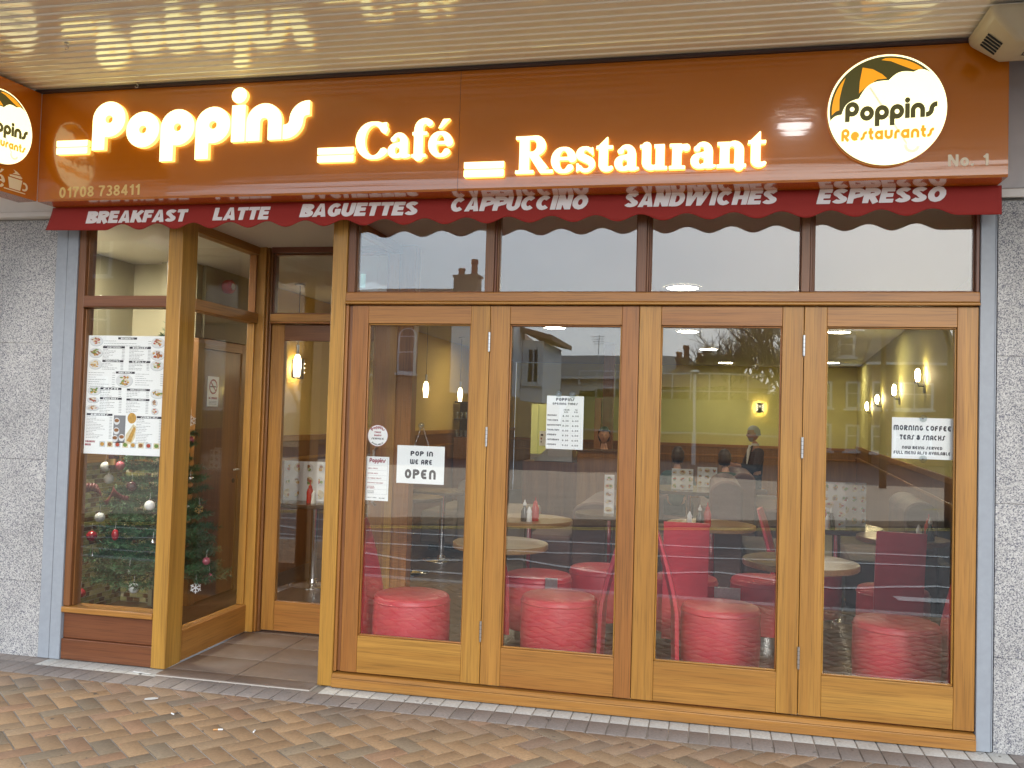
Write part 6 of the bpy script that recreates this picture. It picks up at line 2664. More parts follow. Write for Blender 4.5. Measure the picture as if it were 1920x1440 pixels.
def person(x, y, rz, label, group, hair, top, suit=False, head_yaw=0.0, lean=0.0, seat=0.46, long_hair=False, scale=1.0):
    t = thing('person', label, 'person', (x, y, 0), rz, group)
    S = seat + 0.09
    hd = Vector((0.05 + lean, 0, S + 0.70 * scale))
    sh = S + 0.47 * scale
    N = {'pel': ((0, 0, S), 0.10), 'bel': ((0.01 + lean * 0.2, 0, S + 0.17), 0.095), 'che': ((0.02 + lean * 0.6, 0, S + 0.36), 0.10), 'nec': ((0.01 + lean * 0.9, 0, sh + 0.05), 0.052), 'nk2': ((0.03 + lean, 0, sh + 0.13), 0.048)}
    E_ = [('pel', 'bel'), ('bel', 'che'), ('che', 'nec'), ('nec', 'nk2')]
    cloth = {k: (p, r + 0.022) for k, (p, r) in N.items() if k in ('pel', 'bel', 'che')}
    cloth['nec'] = ((0.01 + lean * 0.88, 0, sh + 0.05), 0.070)
    CE = [('pel', 'bel'), ('bel', 'che'), ('che', 'nec')]
    tr = {'pel': ((0, 0, S - 0.01), 0.115)}
    TE = []
    for s, n_ in ((1, 'l'), (-1, 'r')):
        pts = [('sho', (0.0 + lean * 0.8, s * 0.175, sh - 0.03), 0.055), ('elb', (0.10 + lean * 0.6, s * 0.225, S + 0.18), 0.042), ('wri', (0.34 + lean * 0.4, s * 0.12, S + 0.24), 0.027), ('pal', (0.40 + lean * 0.4, s * 0.10, S + 0.235), 0.030)]
        prev = 'che'
        for nm, p, r in pts:
            N[nm + n_] = (p, r)
            E_.append((prev, nm + n_))
            if nm in ('sho', 'elb', 'wri'):
                cloth[nm + n_] = ((p[0] - (0.03 if nm == 'wri' else 0), p[1], p[2]), r + 0.016)
                CE.append((prev if prev != 'che' else 'che', nm + n_))
            prev = nm + n_
        for f in range(4):
            q = -0.024 + 0.016 * f
            bx, bz = 0.425 + lean * 0.4, S + 0.235
            L = (0.050, 0.060, 0.056, 0.044)[f]
            N['f%d%s' % (f, n_)] = ((bx + L * 0.6, s * 0.10 + q, bz - 0.006), 0.0085)
            N['g%d%s' % (f, n_)] = ((bx + L, s * 0.10 + q, bz - 0.024), 0.0075)
            E_ += [('pal' + n_, 'f%d%s' % (f, n_)), ('f%d%s' % (f, n_), 'g%d%s' % (f, n_))]
        N['th' + n_] = ((0.405 + lean * 0.4, s * 0.055, S + 0.225), 0.010)
        N['tt' + n_] = ((0.435 + lean * 0.4, s * 0.040, S + 0.218), 0.008)
        E_ += [('pal' + n_, 'th' + n_), ('th' + n_, 'tt' + n_)]
        for nm, p, r in (('hip', (0.06, s * 0.09, S - 0.01), 0.085), ('kne', (0.42, s * 0.11, S + 0.01), 0.058), ('ank', (0.44, s * 0.11, 0.09), 0.036), ('toe', (0.58, s * 0.12, 0.045), 0.034)):
            pr_ = {'hip': 'pel', 'kne': 'hip' + n_, 'ank': 'kne' + n_, 'toe': 'ank' + n_}[nm]
            N[nm + n_] = (p, r)
            E_.append((pr_, nm + n_))
            if nm != 'toe':
                tr[nm + n_] = (p, r + 0.016)
                TE.append((pr_, nm + n_))
    body = skin_mesh('body', N, E_, SKIN, t)
    bm = head_mesh(hd, head_yaw)
    b2 = bmesh.new()
    b2.from_mesh(body.data)
    me_ = bpy.data.meshes.new('tmp')
    bm.to_mesh(me_)
    b2.from_mesh(me_)
    for f in b2.faces:
        f.smooth = True
    b2.to_mesh(body.data)
    b2.free()
    bm.free()
    skin_mesh('jacket' if suit else 'jumper', cloth, CE, top, t)
    skin_mesh('trousers', tr, TE, SUIT, t)
    rot = Matrix.Translation(hd) @ Matrix.Rotation(head_yaw, 4, 'Z')
    m = MB()
    for s in (-1, 1):
        m.sphere(rot @ Vector((0.083, s * 0.027, 0.003)), 0.009, HAIRB, 10, 8)
    m.build('eyes', t)
    # hair: cap over the skull
    hb = bmesh.new()
    bmesh.ops.create_uvsphere(hb, u_segments=28, v_segments=20, radius=1.0)
    kill = []
    for v in hb.verts:
        x_, y_, z_ = v.co
        front = x_ > 0.22 and z_ < 0.36
        low = z_ < (-0.75 if long_hair else -0.30)
        if front or low:
            kill.append(v)
        jit = 1 + 0.03 * math.sin(17 * x_ + 23 * y_) + 0.03 * math.sin(31 * z_)
        v.co = ((x_ * 0.109 - 0.004) * jit, y_ * 0.090 * jit, z_ * 0.132 * jit)
    bmesh.ops.delete(hb, geom=kill, context='VERTS')
    hb.transform(rot)
    me_ = bpy.data.meshes.new('hair')
    hb.to_mesh(me_)
    hb.free()
    for p in me_.polygons:
        p.use_smooth = True
    me_.materials.append(hair)
    ho = bpy.data.objects.new('hair', me_)
    COL.objects.link(ho)
    ho.parent = t
    if suit:
        m = MB()
        zc = sh + 0.035
        m.prism([(0.135, -0.012, S + 0.22), (0.135, 0.012, S + 0.22), (0.115, 0.055, sh - 0.02), (0.085, 0.05, zc + 0.03), (0.085, -0.05, zc + 0.03), (0.115, -0.055, sh - 0.02)], (0.012, 0, 0), SHIRT)
        m.build('shirt_front', t, bevel=0.004)
        m = MB()
        m.lathe([(0.06, 0.0), (0.056, 0.035)], (0.015, 0, sh + 0.055), SHIRT, 20, caps=False)
        m.build('collar', t)
        for s in (-1, 1):
            m = MB()
            m.prism([(0.128, s * 0.012, S + 0.21), (0.108, s * 0.075, sh - 0.06), (0.07, s * 0.06, sh + 0.06), (0.10, s * 0.045, sh + 0.03)], (0.018, 0, 0), SUIT)
            m.build('lapel', t, bevel=0.003)
        m = MB()
        bd = head_mesh(Vector((0, 0, 0)), 0)
        for v in list(bd.verts):
            if not (v.co.z < -0.052 and v.co.x > 0.01):
                bd.verts.remove(v)
            else:
                v.co *= 1.045
        bd.transform(rot)
        me_ = bpy.data.meshes.new('beard')
        bd.to_mesh(me_)
        bd.free()
        me_.materials.append(HAIRG)
        for p in me_.polygons:
            p.use_smooth = True
        bo = bpy.data.objects.new('beard', me_)
        COL.objects.link(bo)
        bo.parent = t
    return t


person(0.80, 9.25, R(200), 'older man with grey hair and dark suit, seen through third folding door', 'people inside the café', HAIRG, SUIT, True, head_yaw=R(0), seat=0.62, scale=1.02)
person(-0.34, 7.60, R(82), 'dark-haired diner behind the menus at left of the third folding door', 'people inside the café', HAIRB, TOPD, seat=0.32, long_hair=True)
person(0.35, 7.40, R(110), 'dark-haired diner leaning forward left of the man in the suit', 'people inside the café', HAIRB, TOPD, lean=0.12, seat=0.31, long_hair=True)
person(-1.42, 8.2, R(-85), 'woman behind the counter right of the opening times notice', 'people inside the café', HAIRB, TOPD, seat=0.56, long_hair=True)
# bar stools and chairs they sit on
for x, y, h_, rz_, lb in ((0.80, 9.25, 0.58, R(200), 'padded seat under the man in the dark suit'), (-0.34, 7.6, 0.29, 0, 'low padded seat under the dark-haired diner by menus'), (0.35, 7.4, 0.28, 0, 'low padded seat under the leaning diner'), (-1.42, 8.2, 0.52, 0, 'counter stool under the woman behind the counter')):
    t = thing('padded_stool', lb, 'stool', (x, y, 0), rz_, 'padded stools the diners sit on')
    m = MB()
    m.lathe([(0.17, h_ - 0.07), (0.18, h_ - 0.05), (0.18, h_ - 0.015), (0.165, h_)], (0, 0, 0), BROWNL, 28)
    m.build('seat', t)
    m = MB()
    m.lathe([(0.16, 0.001), (0.16, 0.01), (0.03, 0.03), (0.025, h_ - 0.071)], (0, 0, 0), CHROME, 20)
    m.build('base', t)

# ================================================================== Christmas tree and its ornaments
TX, TY = -3.89, 0.98
ct_ = thing('christmas_tree', 'green artificial Christmas tree hung with ornaments behind the left window', 'christmas tree', (TX, TY, 0.0))
m = MB()
m.tube([(0, 0, 0.04), (0, 0, 2.15)], [0.022, 0.006], TREEB, 8)
m.build('trunk', ct_)
m = MB()
for k in range(4):
    a = R(65 + 90 * k)
    m.tube([(0, 0, 0.10), (0.10 * math.cos(a), 0.10 * math.sin(a), 0.07), (0.18 * math.cos(a), 0.18 * math.sin(a), 0.012), (0.21 * math.cos(a), 0.21 * math.sin(a), 0.014)], 0.010, STEEL, 8)
m.build('stand', ct_)
m = MB()


def needles(m, a, b, n, ln_, wd=0.0022):
    a, b = Vector(a), Vector(b)
    d = (b - a).normalized()
    for k in range(n):
        p = a.lerp(b, rnd.random())
        v = Vector((rnd.gauss(0, 1), rnd.gauss(0, 1), rnd.gauss(0, 1)))
        v = (v - d * v.dot(d)).normalized() * 0.8 + d * 0.6
        v.normalize()
        q = v.cross(Vector((rnd.gauss(0, 1), rnd.gauss(0, 1), rnd.gauss(0, 1)))).normalized() * wd
        e = p + v * ln_ * rnd.uniform(0.7, 1.2)
        m.poly([p - q, p + q, e + q * 0.5, e - q * 0.5], NEEDLE)


z = 0.36
while z < 2.08:
    rr = 0.43 * (2.2 - z) / 1.75
    nb = max(5, int(15 * rr / 0.5) + 4)
    for k in range(nb):
        a = 2 * PI * (k + rnd.random() * 0.7) / nb + z * 3
        L = rr * rnd.uniform(0.72, 1.15)
        p0 = Vector((0, 0, z + 0.03))
        p1 = Vector((L * 0.55 * math.cos(a), L * 0.55 * math.sin(a), z + 0.02 - 0.05 * L))
        p2 = Vector((L * math.cos(a), L * math.sin(a), z + 0.03 - 0.10 * L + rnd.uniform(-0.02, 0.05)))
        m.tube([p0, p1, p2], 0.003, TREEB, 4, cap=False)
        needles(m, p0.lerp(p1, 0.35), p1, int(70 * L) + 8, 0.035)
        needles(m, p1, p2, int(140 * L) + 14, 0.038)
        for s in (-1, 1):
            for fr in (0.35, 0.7):
                bq = p1.lerp(p2, fr)
                tip = bq + Vector((math.cos(a + s * 0.8), math.sin(a + s * 0.8), 0.05)) * L * 0.28
                m.tube([bq, tip], 0.002, TREEB, 3, cap=False)
                needles(m, bq, tip, int(80 * L) + 8, 0.034)
    z += 0.085
needles(m, (0, 0, 2.0), (0, 0, 2.2), 60, 0.035)
m.build('branches', ct_, fix=False)


def bauble(kind, x, y, z, label):
    cfg = {'white': (BAUW, 0.035), 'pinkw': (BAUP, 0.032), 'plum': (BAUD, 0.038), 'red': (BAUR, 0.038), 'redoval': (BAUR, 0.030), 'silver': (BAUS, 0.022), 'drop': (BAUS, 0.014), 'pink': (BAUP, 0.028), 'oval': (BAUS, 0.024), 'redf': (BAUR, 0.032)}
    if kind in cfg:
        mt, r = cfg[kind]
        t = thing('bauble', label, 'bauble', (x, y, z), 0, 'ornaments on the Christmas tree')
        m = MB()
        sz = (0.8, 0.8, 1.35) if kind in ('redoval', 'oval', 'drop') else (1, 1, 1)
        m.sphere((0, 0, 0), r, mt, 20, 14, sz)
        m.build('globe', t)
        m = MB()
        zt = r * sz[2]
        m.lathe([(0.007, zt - 0.003), (0.007, zt + 0.009), (0.002, zt + 0.011)], (0, 0, 0), GOLD if kind in ('plum', 'red') else BAUS, 10)
        m.tube([(0, 0, zt + 0.01), (0, 0.004, zt + 0.05)], 0.0008, WHITEV, 4)
        m.build('hanger', t)
        return
    t = thing('snowflake' if kind in ('flake', 'star', 'flower') else 'toy_lantern', label, 'ornament', (x, y, z), R(40), 'ornaments on the Christmas tree')
    m = MB()
    if kind == 'lantern':
        m.lathe([(0.034, -0.05), (0.036, -0.045), (0.036, 0.045), (0.02, 0.055)], (0, 0, 0), BAUD, 12)
        m.build('body', t)
        m = MB()
        m.lathe([(0.037, -0.025), (0.037, 0.02)], (0, 0, 0), GOLD, 12, caps=False)
        m.build('band', t)
        return
    r = {'flake': 0.040, 'star': 0.024, 'flower': 0.034}[kind]
    mt = {'flake': WHITEV, 'star': BAUS, 'flower': GOLD}[kind]
    for k in range(6):
        a = PI / 3 * k + PI / 2
        u = Vector((math.cos(a), 0, math.sin(a)))
        m.tube([(0, 0, 0), u * r], 0.004, mt, 6)
        for s in (-1, 1):
            b = a + s * R(55)
            m.tube([u * r * 0.55, u * r * 0.55 + Vector((math.cos(b), 0, math.sin(b))) * r * 0.38], 0.0032, mt, 5)
    m.build('arms', t)
    m = MB()
    m.tube([(0, 0, r), (0, 0.004, r + 0.05)], 0.0008, WHITEV, 4)
    m.build('hanger', t)


for k in (
        ('white', -4.198, 0.780, 1.145, 'white frosted bauble just below the lower left part of the menu poster'),
        ('lantern', -4.149, 0.800, 1.184, 'dark toy lantern with gold band under the menu poster'),
        ('pinkw', -4.05, 0.74, 1.160, 'pale pink bauble just under the middle of the menu poster'),
        ('white', -4.182, 0.800, 1.056, 'small white bauble above the red bow, left of plum bauble'),
        ('plum', -3.908, 0.680, 1.023, 'dark plum glass bauble with gold cap near the tree middle'),
        ('white', -3.72, 0.62, 0.905, 'white frosted bauble touching the timber post, below the plum bauble'),
        ('white', -4.174, 0.710, 0.790, 'white frosted bauble left of centre, above the red bauble'),
        ('red', -4.255, 0.740, 0.650, 'round red glass bauble at the left side of the tree'),
        ('redoval', -3.957, 0.590, 0.693, 'oval red bauble right of the round red bauble'),
        ('silver', -3.702, 0.650, 0.649, 'small silver bauble beside the timber post'),
        ('drop', -4.137, 0.600, 0.537, 'slim silver drop ornament low on the left of the tree'),
        ('silver', -3.83, 0.585, 0.455, 'small silver bauble just above the lowest white bauble'),
        ('white', -3.780, 0.570, 0.343, 'lowest white frosted bauble near the foot of the tree'),
        ('redf', -4.282, 0.690, 0.252, 'fluffy red ball low by the mosaic wall'),
        ('pink', -3.724, 1.090, 1.346, 'pink bauble high on the tree, seen through the side screen'),
        ('silver', -3.635, 0.970, 1.073, 'silver bauble midway up, seen through the side screen'),
        ('star', -3.603, 0.880, 0.871, 'small silver star ornament seen through the side screen'),
        ('flower', -3.581, 1.010, 0.848, 'gold flower ornament seen through the side screen'),
        ('oval', -3.66, 1.15, 0.800, 'oval silver bauble under the gold flower ornament'),
        ('white', -3.62, 0.80, 0.560, 'white bauble beside the post, seen through the side screen'),
        ('pink', -3.492, 0.990, 0.481, 'larger pink bauble on a branch tip, seen through the side screen'),
        ('pinkw', -3.495, 1.040, 0.354, 'smaller pink bauble below the larger one, through the side screen'),
        ('flake', -3.501, 0.880, 0.309, 'white snowflake hanging low, seen through the side screen'),
        ('redf', -3.66, 0.92, 0.285, 'red ball low behind the post, through the side screen'),
        ('flake', -3.726, 1.090, 1.489, 'pale snowflake near the top, seen through the side screen')):
    bauble(*k)
t = thing('ribbon_garland', 'dark red gauze ribbon draped across the tree under the menu poster', 'ribbon', (-4.12, 0.70, 0.96))
m = MB()
prev = None
for k in range(25):
    u = k / 24
    a = Vector((-0.16 + 0.36 * u, -0.02 + 0.05 * math.sin(u * 6), -0.05 * math.sin(u * PI) + 0.03 * math.sin(u * 11)))
    b = a + Vector((0.0, 0.02 * math.sin(u * 13), 0.045 + 0.02 * math.cos(u * 9)))
    if prev:
        m.poly([prev[0], a, b, prev[1]], RIB, True)
    prev = (a, b)
o = m.build('ribbon', t, fix=False)
s = o.modifiers.new('t', 'SOLIDIFY')
s.thickness = 0.001

# ================================================================== litter on the pavement
def butt(x, y, rz, label, filt=True):
    t = thing('cigarette_butt', label, 'cigarette butt', (x, y, 0.006), rz, 'cigarette ends on the pavement')
    m = MB()
    m.lathe([(0.0038, 0.0), (0.0038, 0.022)], (0, 0, 0), PAPER, 10, axis='x')
    m.build('paper', t)
    if filt:
        m = MB()
        m.lathe([(0.0039, -0.024), (0.0039, -0.0005)], (0, 0, 0), BUTTF, 10, axis='x')
        m.build('filter', t)


butt(-2.31, -0.82, R(20), 'cigarette end with tan filter lying on the brick pavement')
butt(-2.64, -0.69, R(150), 'short white cigarette stub nearer the left post on brick pavement', False)
butt(-2.13, -0.80, R(100), 'tiny white stub right of the cigarette end on brick pavement', False)
m = MB()
m.box(-0.075, 0.0, -0.006, 0.006, 0.0, 0.004, WPL)
m.box(0.0, 0.05, -0.004, 0.009, 0.0, 0.003, WPL)
o = m.build('plastic_strip', None, (-3.22, -0.105, 0.004), rot=R(-8))
tag(o, 'bent white plastic strip on the pale kerb by left post', 'litter')
m = MB()
n = 12
m.prism([(0.035 * math.cos(2 * PI * k / n) * (1 + .2 * math.sin(3 * k)), 0.018 * math.sin(2 * PI * k / n), 0) for k in range(n)], (0, 0, 0.0015), WHP)
o = m.build('paper_scrap', None, (-2.90, -0.50, 0.004), rot=R(30))
tag(o, 'pale flattened paper scrap on brick pavement near the left window', 'litter')

# unseen lamp added under the canopy to make a highlight on the sign
t = thing('added_highlight_lamp', 'unseen round lamp added under the canopy to make a highlight on the sign', 'lamp', (0.51, -1.33, 3.472))
m = MB()
m.lathe([(0.13, 0.0), (0.13, -0.03), (0.12, -0.04), (0.10, -0.04)], (0, 0, 0), WHP, 28, caps=False)
m.build('rim', t)
m = MB()
m.lathe([(0.10, -0.03), (0.09, -0.06), (0.06, -0.08), (0.005, -0.088)], (0, 0, 0), emit('highlight_lamp_glass', (1.0, 0.97, 0.95), 14.0), 24)
m.build('diffuser', t)

# ================================================================== the street opposite (seen mirrored in the glass)
def window_(parent, x, y, z, w, h, arched=False, bars=1, axis='y'):
    m = MB()
    f = 0.09
    if arched:
        pts = [(-w / 2, 0), (w / 2, 0), (w / 2, h - w / 2)] + [(w / 2 * math.cos(R(a)), h - w / 2 + w / 2 * math.sin(R(a))) for a in range(15, 180, 15)] + [(-w / 2, h - w / 2)]
        m.prism([(x + a, y + 0.02, z + b) for a, b in pts], (0, 0.05, 0), WINW)
    else:
        m.box(x - w / 2, x + w / 2, y + 0.02, y + 0.08, z, z + h, WINW)
    m.box(x - w / 2 - 0.1, x + w / 2 + 0.1, y + 0.02, y + 0.16, z - 0.1, z - 0.003, WINW)
    o = m.build('window', parent)
    m = MB()
    k = (w - 2 * f) / bars
    hh = h - (w / 2 if arched else 0)
    for q in range(bars):
        a = x - w / 2 + f + q * k + (0.03 if q else 0)
        m.box(a, x - w / 2 + f + (q + 1) * k - 0.03, y + 0.082 if not arched else y + 0.075, y + 0.09, z + f, z + hh * 0.55, WIND)
        m.box(a, x - w / 2 + f + (q + 1) * k - 0.03, y + 0.082 if not arched else y + 0.075, y + 0.09, z + hh * 0.55 + 0.06, z + hh - (f if not arched else 0), WIND)
    if arched:
        r_ = w / 2 - f
        m.prism([(x + r_ * math.cos(R(a)), y + 0.075, z + hh + 0.05 + r_ * math.sin(R(a))) for a in range(0, 181, 15)], (0, 0.012, 0), WIND)
    m.build('pane', o)


def gable(parent, x0, x1, y0, y1, z0, zr, mat, hip=0.0, over=0.3):
    m = MB()
    ym = (y0 + y1) / 2
    a = [(x0 - over, y0 - over, z0), (x1 + over, y0 - over, z0), (x1 + over, y1 + over, z0), (x0 - over, y1 + over, z0)]
    r = [(x0 - over + hip, ym, zr), (x1 + over - hip, ym, zr)]
    i = len(m.v)
    m.v += a + r
    for q in ((0, 1, 5, 4), (2, 3, 4, 5), (1, 2, 5), (3, 0, 4), (0, 3, 2, 1)):
        m.face([i + k for k in q], mat)
    return m.build('roof', parent)


def chimney(parent, x, y, z, h, w, pots=2, mat=BRICKR):
    m = MB()
    m.box(x - w / 2, x + w / 2, y - 0.4, y + 0.4, z, z + h, mat)
    m.box(x - w / 2 - 0.06, x + w / 2 + 0.06, y - 0.46, y + 0.46, z + h + 0.002, z + h + 0.12, mat)
    o = m.build('chimney', parent)
    for k in range(pots):
        p = MB()
        px = x + (k - (pots - 1) / 2) * w * 0.55
        hh = 0.75 if k == pots - 1 and pots > 1 else 0.35
        p.lathe([(0.17, 0), (0.15, hh * 0.7), (0.19, hh * 0.75), (0.17, hh)], (px, y, z + h + 0.121), TERRA, 12)
        p.build('chimney_pot', o)


def body_(parent, x0, x1, y0, y1, z0, z1, mat, name='wall'):
    m = MB()
    m.box(x0, x1, y0, y1, z0, z1, mat)
    return m.build(name, parent)


FY = -34.0
# tan brick hall with an arched window, mirrored in the first door
t = thing('brick_hall', 'tan brick hall with arched white window, mirrored in the first folding door', 'building', (0, 0, -0.1))
body_(t, -22, -9.7, FY - 12, FY, 0, 5.75, BRICKT)
gable(t, -22, -9.7, FY - 12, FY, 5.78, 8.3, TILEB, 2.5, 0.25)
window_(t, -10.75, FY, 3.5, 0.85, 2.1, True, 1)
window_(t, -13.4, FY, 3.5, 0.85, 2.1, True, 1)
window_(t, -16.0, FY, 3.5, 0.85, 2.1, True, 1)
chimney(t, -10.95, FY - 1.2, 5.5, 2.6, 1.15, 2, BRICKT)
t = thing('corner_block', 'tall tan brick block at the left end, mirrored in the display window', 'building', (0, 0, -0.1))
body_(t, -44, -22.6, FY - 12, FY + 1.0, 0, 11.5, BRICKT)
gable(t, -44, -22.6, FY - 12, FY + 1.0, 11.52, 13.5, TILEB, 4.0, 0.4)
body_(t, -30, -23, FY + 1.02, FY + 7, 0, 9.4, BRICKT, 'wing_wall')
gable(t, -30, -23, FY + 1.02, FY + 7, 9.42, 10.8, TILEB, 2.0, 0.3)
for k in range(5):
    for z_ in (1.2, 4.4, 7.2):
        window_(t, -41.5 + k * 2.5, FY + 1.0, z_, 1.3, 1.7, False, 2)
for k in range(3):
    for z_ in (1.2, 4.2, 6.9):
        window_(t, -28.6 + k * 2.1, FY + 7.0, z_, 1.1, 1.6, False, 2)
# white rendered building with flat overhanging roof, mirrored in the second door
t = thing('white_building', 'white rendered building with flat brown eaves, mirrored in the second folding door', 'building', (0, 0, -0.1))
body_(t, -9.6, -7.85, FY + 0.3, FY + 6, 2.5, 6.2, RENDW)
body_(t, -7.83, -6.9, FY - 4, FY + 0.9, 2.3, 5.0, RENDW)
body_(t, -9.6, -6.9, FY - 4, FY + 5.98, 0.0, 2.28, BRICKT, 'lower_wall')
m = MB()
m.prism([(-7.83, FY - 4.3, 5.35), (-6.45, FY - 4.3, 5.0), (-6.45, FY + 1.3, 5.0), (-7.83, FY + 1.3, 5.35)], (0, 0, 0.22), TILEB)
m.build('roof', t)
window_(t, -7.32, FY + 0.9, 3.1, 0.62, 1.6, False, 2)
# long grey-roofed house further back
t = thing('grey_roof_house', 'long low house with grey tiled roof and small chimneys, mirrored in middle doors', 'building', (0, 0, -0.1))
body_(t, -16, 1.0, -66, -56, 0, 4.5, RENDW)
gable(t, -16, 1.0, -66, -56, 4.52, 6.35, TILER, 3.0, 0.5)
m = MB()
m.box(-16.5, 1.5, -55.5, -55.3, 4.3, 4.5, WINW)
m.build('gutter', t)
m = MB()
m.tube([(-7.6, -60, 6.0), (-7.6, -60, 7.8)], 0.04, STEEL, 6)
for k in range(4):
    m.tube([(-8.3 + 0.1 * k, -60, 7.7 - 0.18 * k), (-7.2, -60, 7.7 - 0.18 * k)], 0.025, STEEL, 5)
m.build('aerial', t)
chimney(t, -5.2, -61, 5.7, 0.7, 0.8, 1)
t = thing('brown_terrace', 'brown terrace with twin chimneys, mirrored in the third folding door', 'building', (0, 0, -0.1))
body_(t, -3.0, 3.2, -52, -44, 0, 3.5, BRICKR)
gable(t, -3.0, 3.2, -52, -44, 3.52, 5.05, TILEB, 2.2, 0.4)
chimney(t, -1.3, -48, 4.6, 0.62, 0.75, 2)
chimney(t, -0.1, -48, 4.6, 0.62, 0.75, 2)
for x in (-1.9, 0.3, 2.3):
    window_(t, x, -44, 1.5, 1.3, 1.4, False, 2)
# mansard house at the right
t = thing('mansard_house', 'large brick house with grey mansard roof and white dormers, mirrored in fourth door', 'building', (0, 0, -0.1))
HX0, HX1, HY = 4.9, 11.4, -39.5
body_(t, HX0, 7.6, HY - 9, HY, 0, 4.55, BRICKR)
body_(t, 7.605, HX1, HY - 9, HY + 0.7, 0, 4.6, BRICKR)


def mansard(x0, x1, y0, y1, z0, z1, ins, name):
    m = MB()
    a = [(x0 - .2, y0 - .2, z0), (x1 + .2, y0 - .2, z0), (x1 + .2, y1 + .25, z0), (x0 - .2, y1 + .25, z0)]
    b = [(x0 + ins, y0 + ins, z1), (x1 - ins, y0 + ins, z1), (x1 - ins, y1 - ins, z1), (x0 + ins, y1 - ins, z1)]
    i = len(m.v)
    m.v += a + b
    for k in range(4):
        j = (k + 1) % 4
        m.face((i + k, i + j, i + 4 + j, i + 4 + k), TILER)
    m.face((i + 4, i + 5, i + 6, i + 7), TILER)
    m.face((i + 3, i + 2, i + 1, i), TILER)
    return m.build(name, t)


mansard(HX0, 7.7, HY - 9, HY, 4.57, 6.25, 0.35, 'roof')
mansard(7.4, HX1, HY - 9, HY + 0.7, 4.63, 6.55, 0.5, 'roof')
m = MB()
m.box(HX0 - 0.3, 7.3, HY + 0.26, HY + 0.36, 4.5, 4.62, WINW)
m.box(7.3, HX1 + 0.3, HY + 0.96, HY + 1.06, 4.56, 4.68, WINW)
m.build('gutter', t)
for x in (5.3, 6.6):
    m = MB()
    m.box(x - 0.42, x + 0.42, HY - 0.9, HY + 0.06, 4.85, 6.05, TILER)
    m.build('dormer', t)
    window_(t, x, HY + 0.05, 4.95, 0.72, 1.0, False, 1)
for x, w in ((5.4, 1.2), (6.9, 0.6), (7.9, 0.6), (9.4, 1.7)):
    y = HY if x < 7.6 else HY + 0.7
    window_(t, x, y, 2.5, w, 1.25, False, 2 if w > 1 else 1)
    window_(t, x, y, 0.5, w, 1.2, False, 2 if w > 1 else 1)
chimney(t, 10.9, HY - 3, 6.0, 1.1, 0.8, 2)
t = thing('side_house', 'lower brick house stepping down at right edge, mirrored in fourth door', 'building', (0, 0, -0.1))
body_(t, 11.7, 15.5, HY - 8, HY - 1, 0, 4.4, BRICKR)
gable(t, 11.7, 15.5, HY - 8, HY - 1, 4.42, 6.0, TILER, 1.2, 0.3)
window_(t, 13.2, HY - 1, 2.3, 1.4, 1.3, False, 2)

# bank, hedge, fence
m = MB()
m.prism([(-6.7, -34.0, -0.15), (-6.7, -40, 2.6), (-6.7, -43.5, 2.9), (-6.7, -43.5, -0.15)], (11.4, 0, 0), GRASS)
tag(m.build('grass_bank'), kind='structure')


def leaf_cloud(m, boxes, n, s, mat):
    for _ in range(n):
        b = rnd.choice(boxes)
        c = Vector((rnd.uniform(b[0], b[1]), rnd.uniform(b[2], b[3]), rnd.uniform(b[4], b[5])))
        u = Vector((rnd.gauss(0, 1), rnd.gauss(0, 1), rnd.gauss(0, 1))).normalized()
        v = u.cross(Vector((rnd.gauss(0, 1), rnd.gauss(0, 1), rnd.gauss(0, 1)))).normalized()
        k = s * rnd.uniform(0.6, 1.4)
        m.poly([c - u * k, c + v * k * 0.6, c + u * k, c - v * k * 0.6], mat)


t = thing('hedge', 'tall dark green hedge on the bank, mirrored in the middle folding doors', 'hedge', (0, 0, 0))
m = MB()
bx = []
for k in range(26):
    x = -6.4 + k * 0.43
    bx.append((x, x + 0.55, -42.6, -41.2, 1.9, 3.1 + rnd.uniform(-0.2, 0.35)))
leaf_cloud(m, bx, 5200, 0.10, LEAFM)
m.build('foliage', t, fix=False)
m = MB()
m.box(-6.4, 4.8, -42.3, -41.5, 1.5, 3.0, LEAFM)
m.build('core', t)
t = thing('railing', 'pale railing along the top of the bank, mirrored in the second and third doors', 'fence', (0, -41.0, 2.6))
m = MB()
m.box(-6.4, 4.8, -0.03, 0.03, 1.36, 1.43, WINW)
m.box(-6.4, 4.8, -0.02, 0.02, 0.5, 0.55, WINW)
m.build('rail', t)
for k in range(12):
    m = MB()
    m.box(-6.4 + k * 0.95, -6.34 + k * 0.95, -0.03, 0.03, 0.0, 1.359, WINW)
    m.build('post', t)

# low brick wall along the far pavement
m = MB()
m.box(-6.6, 4.6, -33.6, -33.2, -0.12, 1.0, BRICKR)
m.box(-6.65, 4.65, -33.68, -33.12, 1.002, 1.08, KERB)
tag(m.build('garden_wall'), 'low red brick wall across the street, mirrored low in the doors', 'wall')


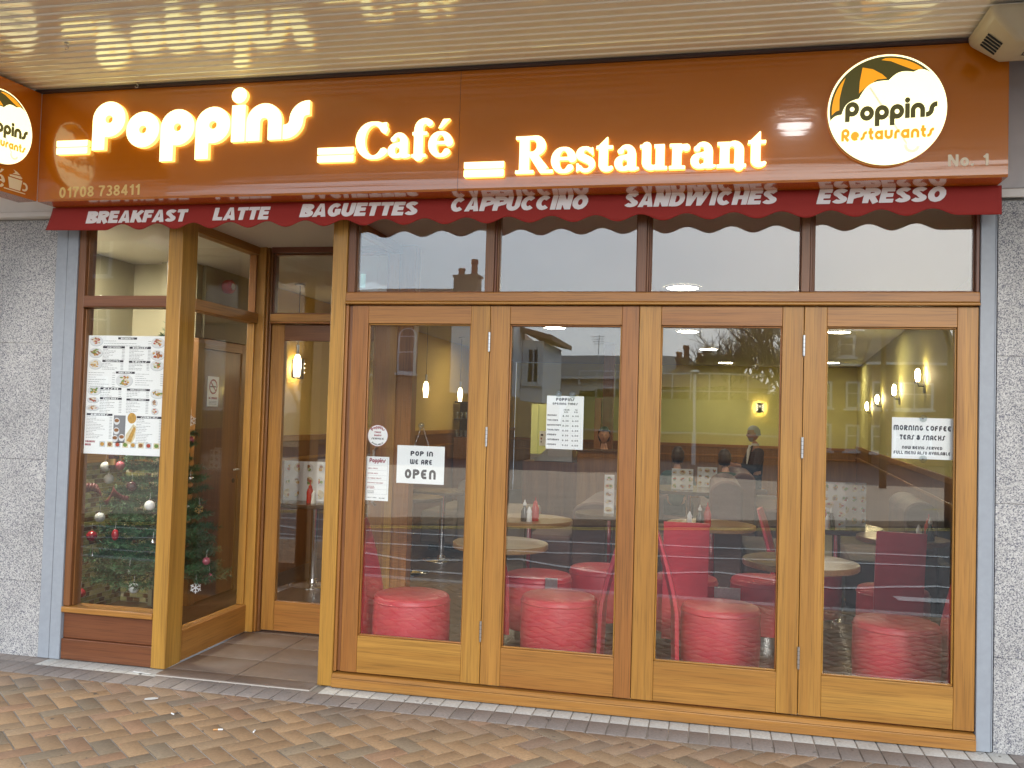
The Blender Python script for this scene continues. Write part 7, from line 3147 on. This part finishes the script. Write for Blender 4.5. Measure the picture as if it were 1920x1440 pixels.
# bare trees
def bare_tree(x, y, h, spread, seed, label):
    r = random.Random(seed)
    t = thing('bare_tree', label, 'tree', (x, y, -0.1), 0, 'bare winter trees across the street')
    tr = MB()
    tr.tube([(0, 0, 0), (0.05, 0.02, h * 0.16), (0, 0.05, h * 0.30)], [0.24, 0.19, 0.15], TREEB, 8)
    tr.build('trunk', t)
    m = MB()
    def grow(p, d, L, rad, lv):
        q = p + d * L * 0.5 + Vector((r.gauss(0, .05), r.gauss(0, .05), 0.0)) * L
        e = p + d * L
        m.tube([p, q, e], [rad, rad * 0.8, rad * 0.6], TREEB, 4 if lv > 1 else 6, cap=False)
        if lv >= 5:
            return
        for _ in range(4 if lv < 3 else 4):
            nd = (d + Vector((r.gauss(0, spread), r.gauss(0, spread), r.gauss(0.12, 0.28)))).normalized()
            grow(p.lerp(e, r.uniform(0.55, 1.0)), nd, L * r.uniform(0.6, 0.82), rad * 0.56, lv + 1)
    for k in range(5):
        a = 2 * PI * k / 5 + r.random()
        grow(Vector((0, 0.05, h * r.uniform(0.22, 0.30))), Vector((0.5 * math.cos(a), 0.5 * math.sin(a), 1)).normalized(), h * 0.24, 0.10, 1)
    m.build('crown', t, fix=False)


bare_tree(3.7, -38.5, 9.0, 0.46, 3, 'largest bare tree, beside the mansard house, mirrored in third door')
bare_tree(1.3, -45, 7.8, 0.42, 5, 'bare tree above the brown terrace roof, mirrored in third door')
bare_tree(2.7, -50, 8.2, 0.45, 9, 'thin bare tree behind the terrace, mirrored in third door')
bare_tree(14.2, -36, 6.4, 0.45, 12, 'bare tree beyond the lower brick house at far right of fourth door')
t = thing('ivy_bush', 'dark evergreen bush at foot of the largest bare tree', 'bush', (3.9, -38.0, 0))
m = MB()
leaf_cloud(m, [(-0.5, 0.4, -0.5, 0.5, 0.2, 4.2), (0.2, 1.3, -0.5, 0.5, 0.2, 3.2), (-1.4, -0.4, -0.5, 0.5, 0.2, 3.0)], 2600, 0.13, LEAFM)
m.build('foliage', t, fix=False)
m = MB()
m.tube([(0, 0, -0.1), (0, 0, 3.2)], [0.15, 0.05], TREEB, 7)
m.build('stem', t)


def lamp_post(x, y, h, r, mat, label, arm=0.0):
    t = thing('lamp_post', label, 'lamp post', (x, y, -0.1), 0, 'lamp posts across the street')
    m = MB()
    m.tube([(0, 0, 0), (0, 0, 1.2)], r * 1.5, mat, 10)
    m.tube([(0, 0, 1.2), (0, 0, h)] + ([(arm * 0.4, 0, h + 0.35), (arm, 0, h + 0.45)] if arm else []), r, mat, 10)
    m.build('pole', t)
    m = MB()
    m.lathe([(0.05, 0.06), (0.16, 0.04), (0.2, -0.02), (0.12, -0.09), (0.03, -0.11)], (arm, 0, h + (0.47 if arm else 0.1)), STEEL, 16)
    m.build('lantern', t)


lamp_post(4.62, -20.0, 4.15, 0.065, TREEB, 'tall brown street pole in front of the mansard house')
lamp_post(-0.35, -30.0, 3.5, 0.06, WINW, 'short white street pole mirrored in the third folding door')
lamp_post(4.1, -11.4, 3.1, 0.05, BLKI, 'dark street lamp at top right corner of the fourth door', -0.25)
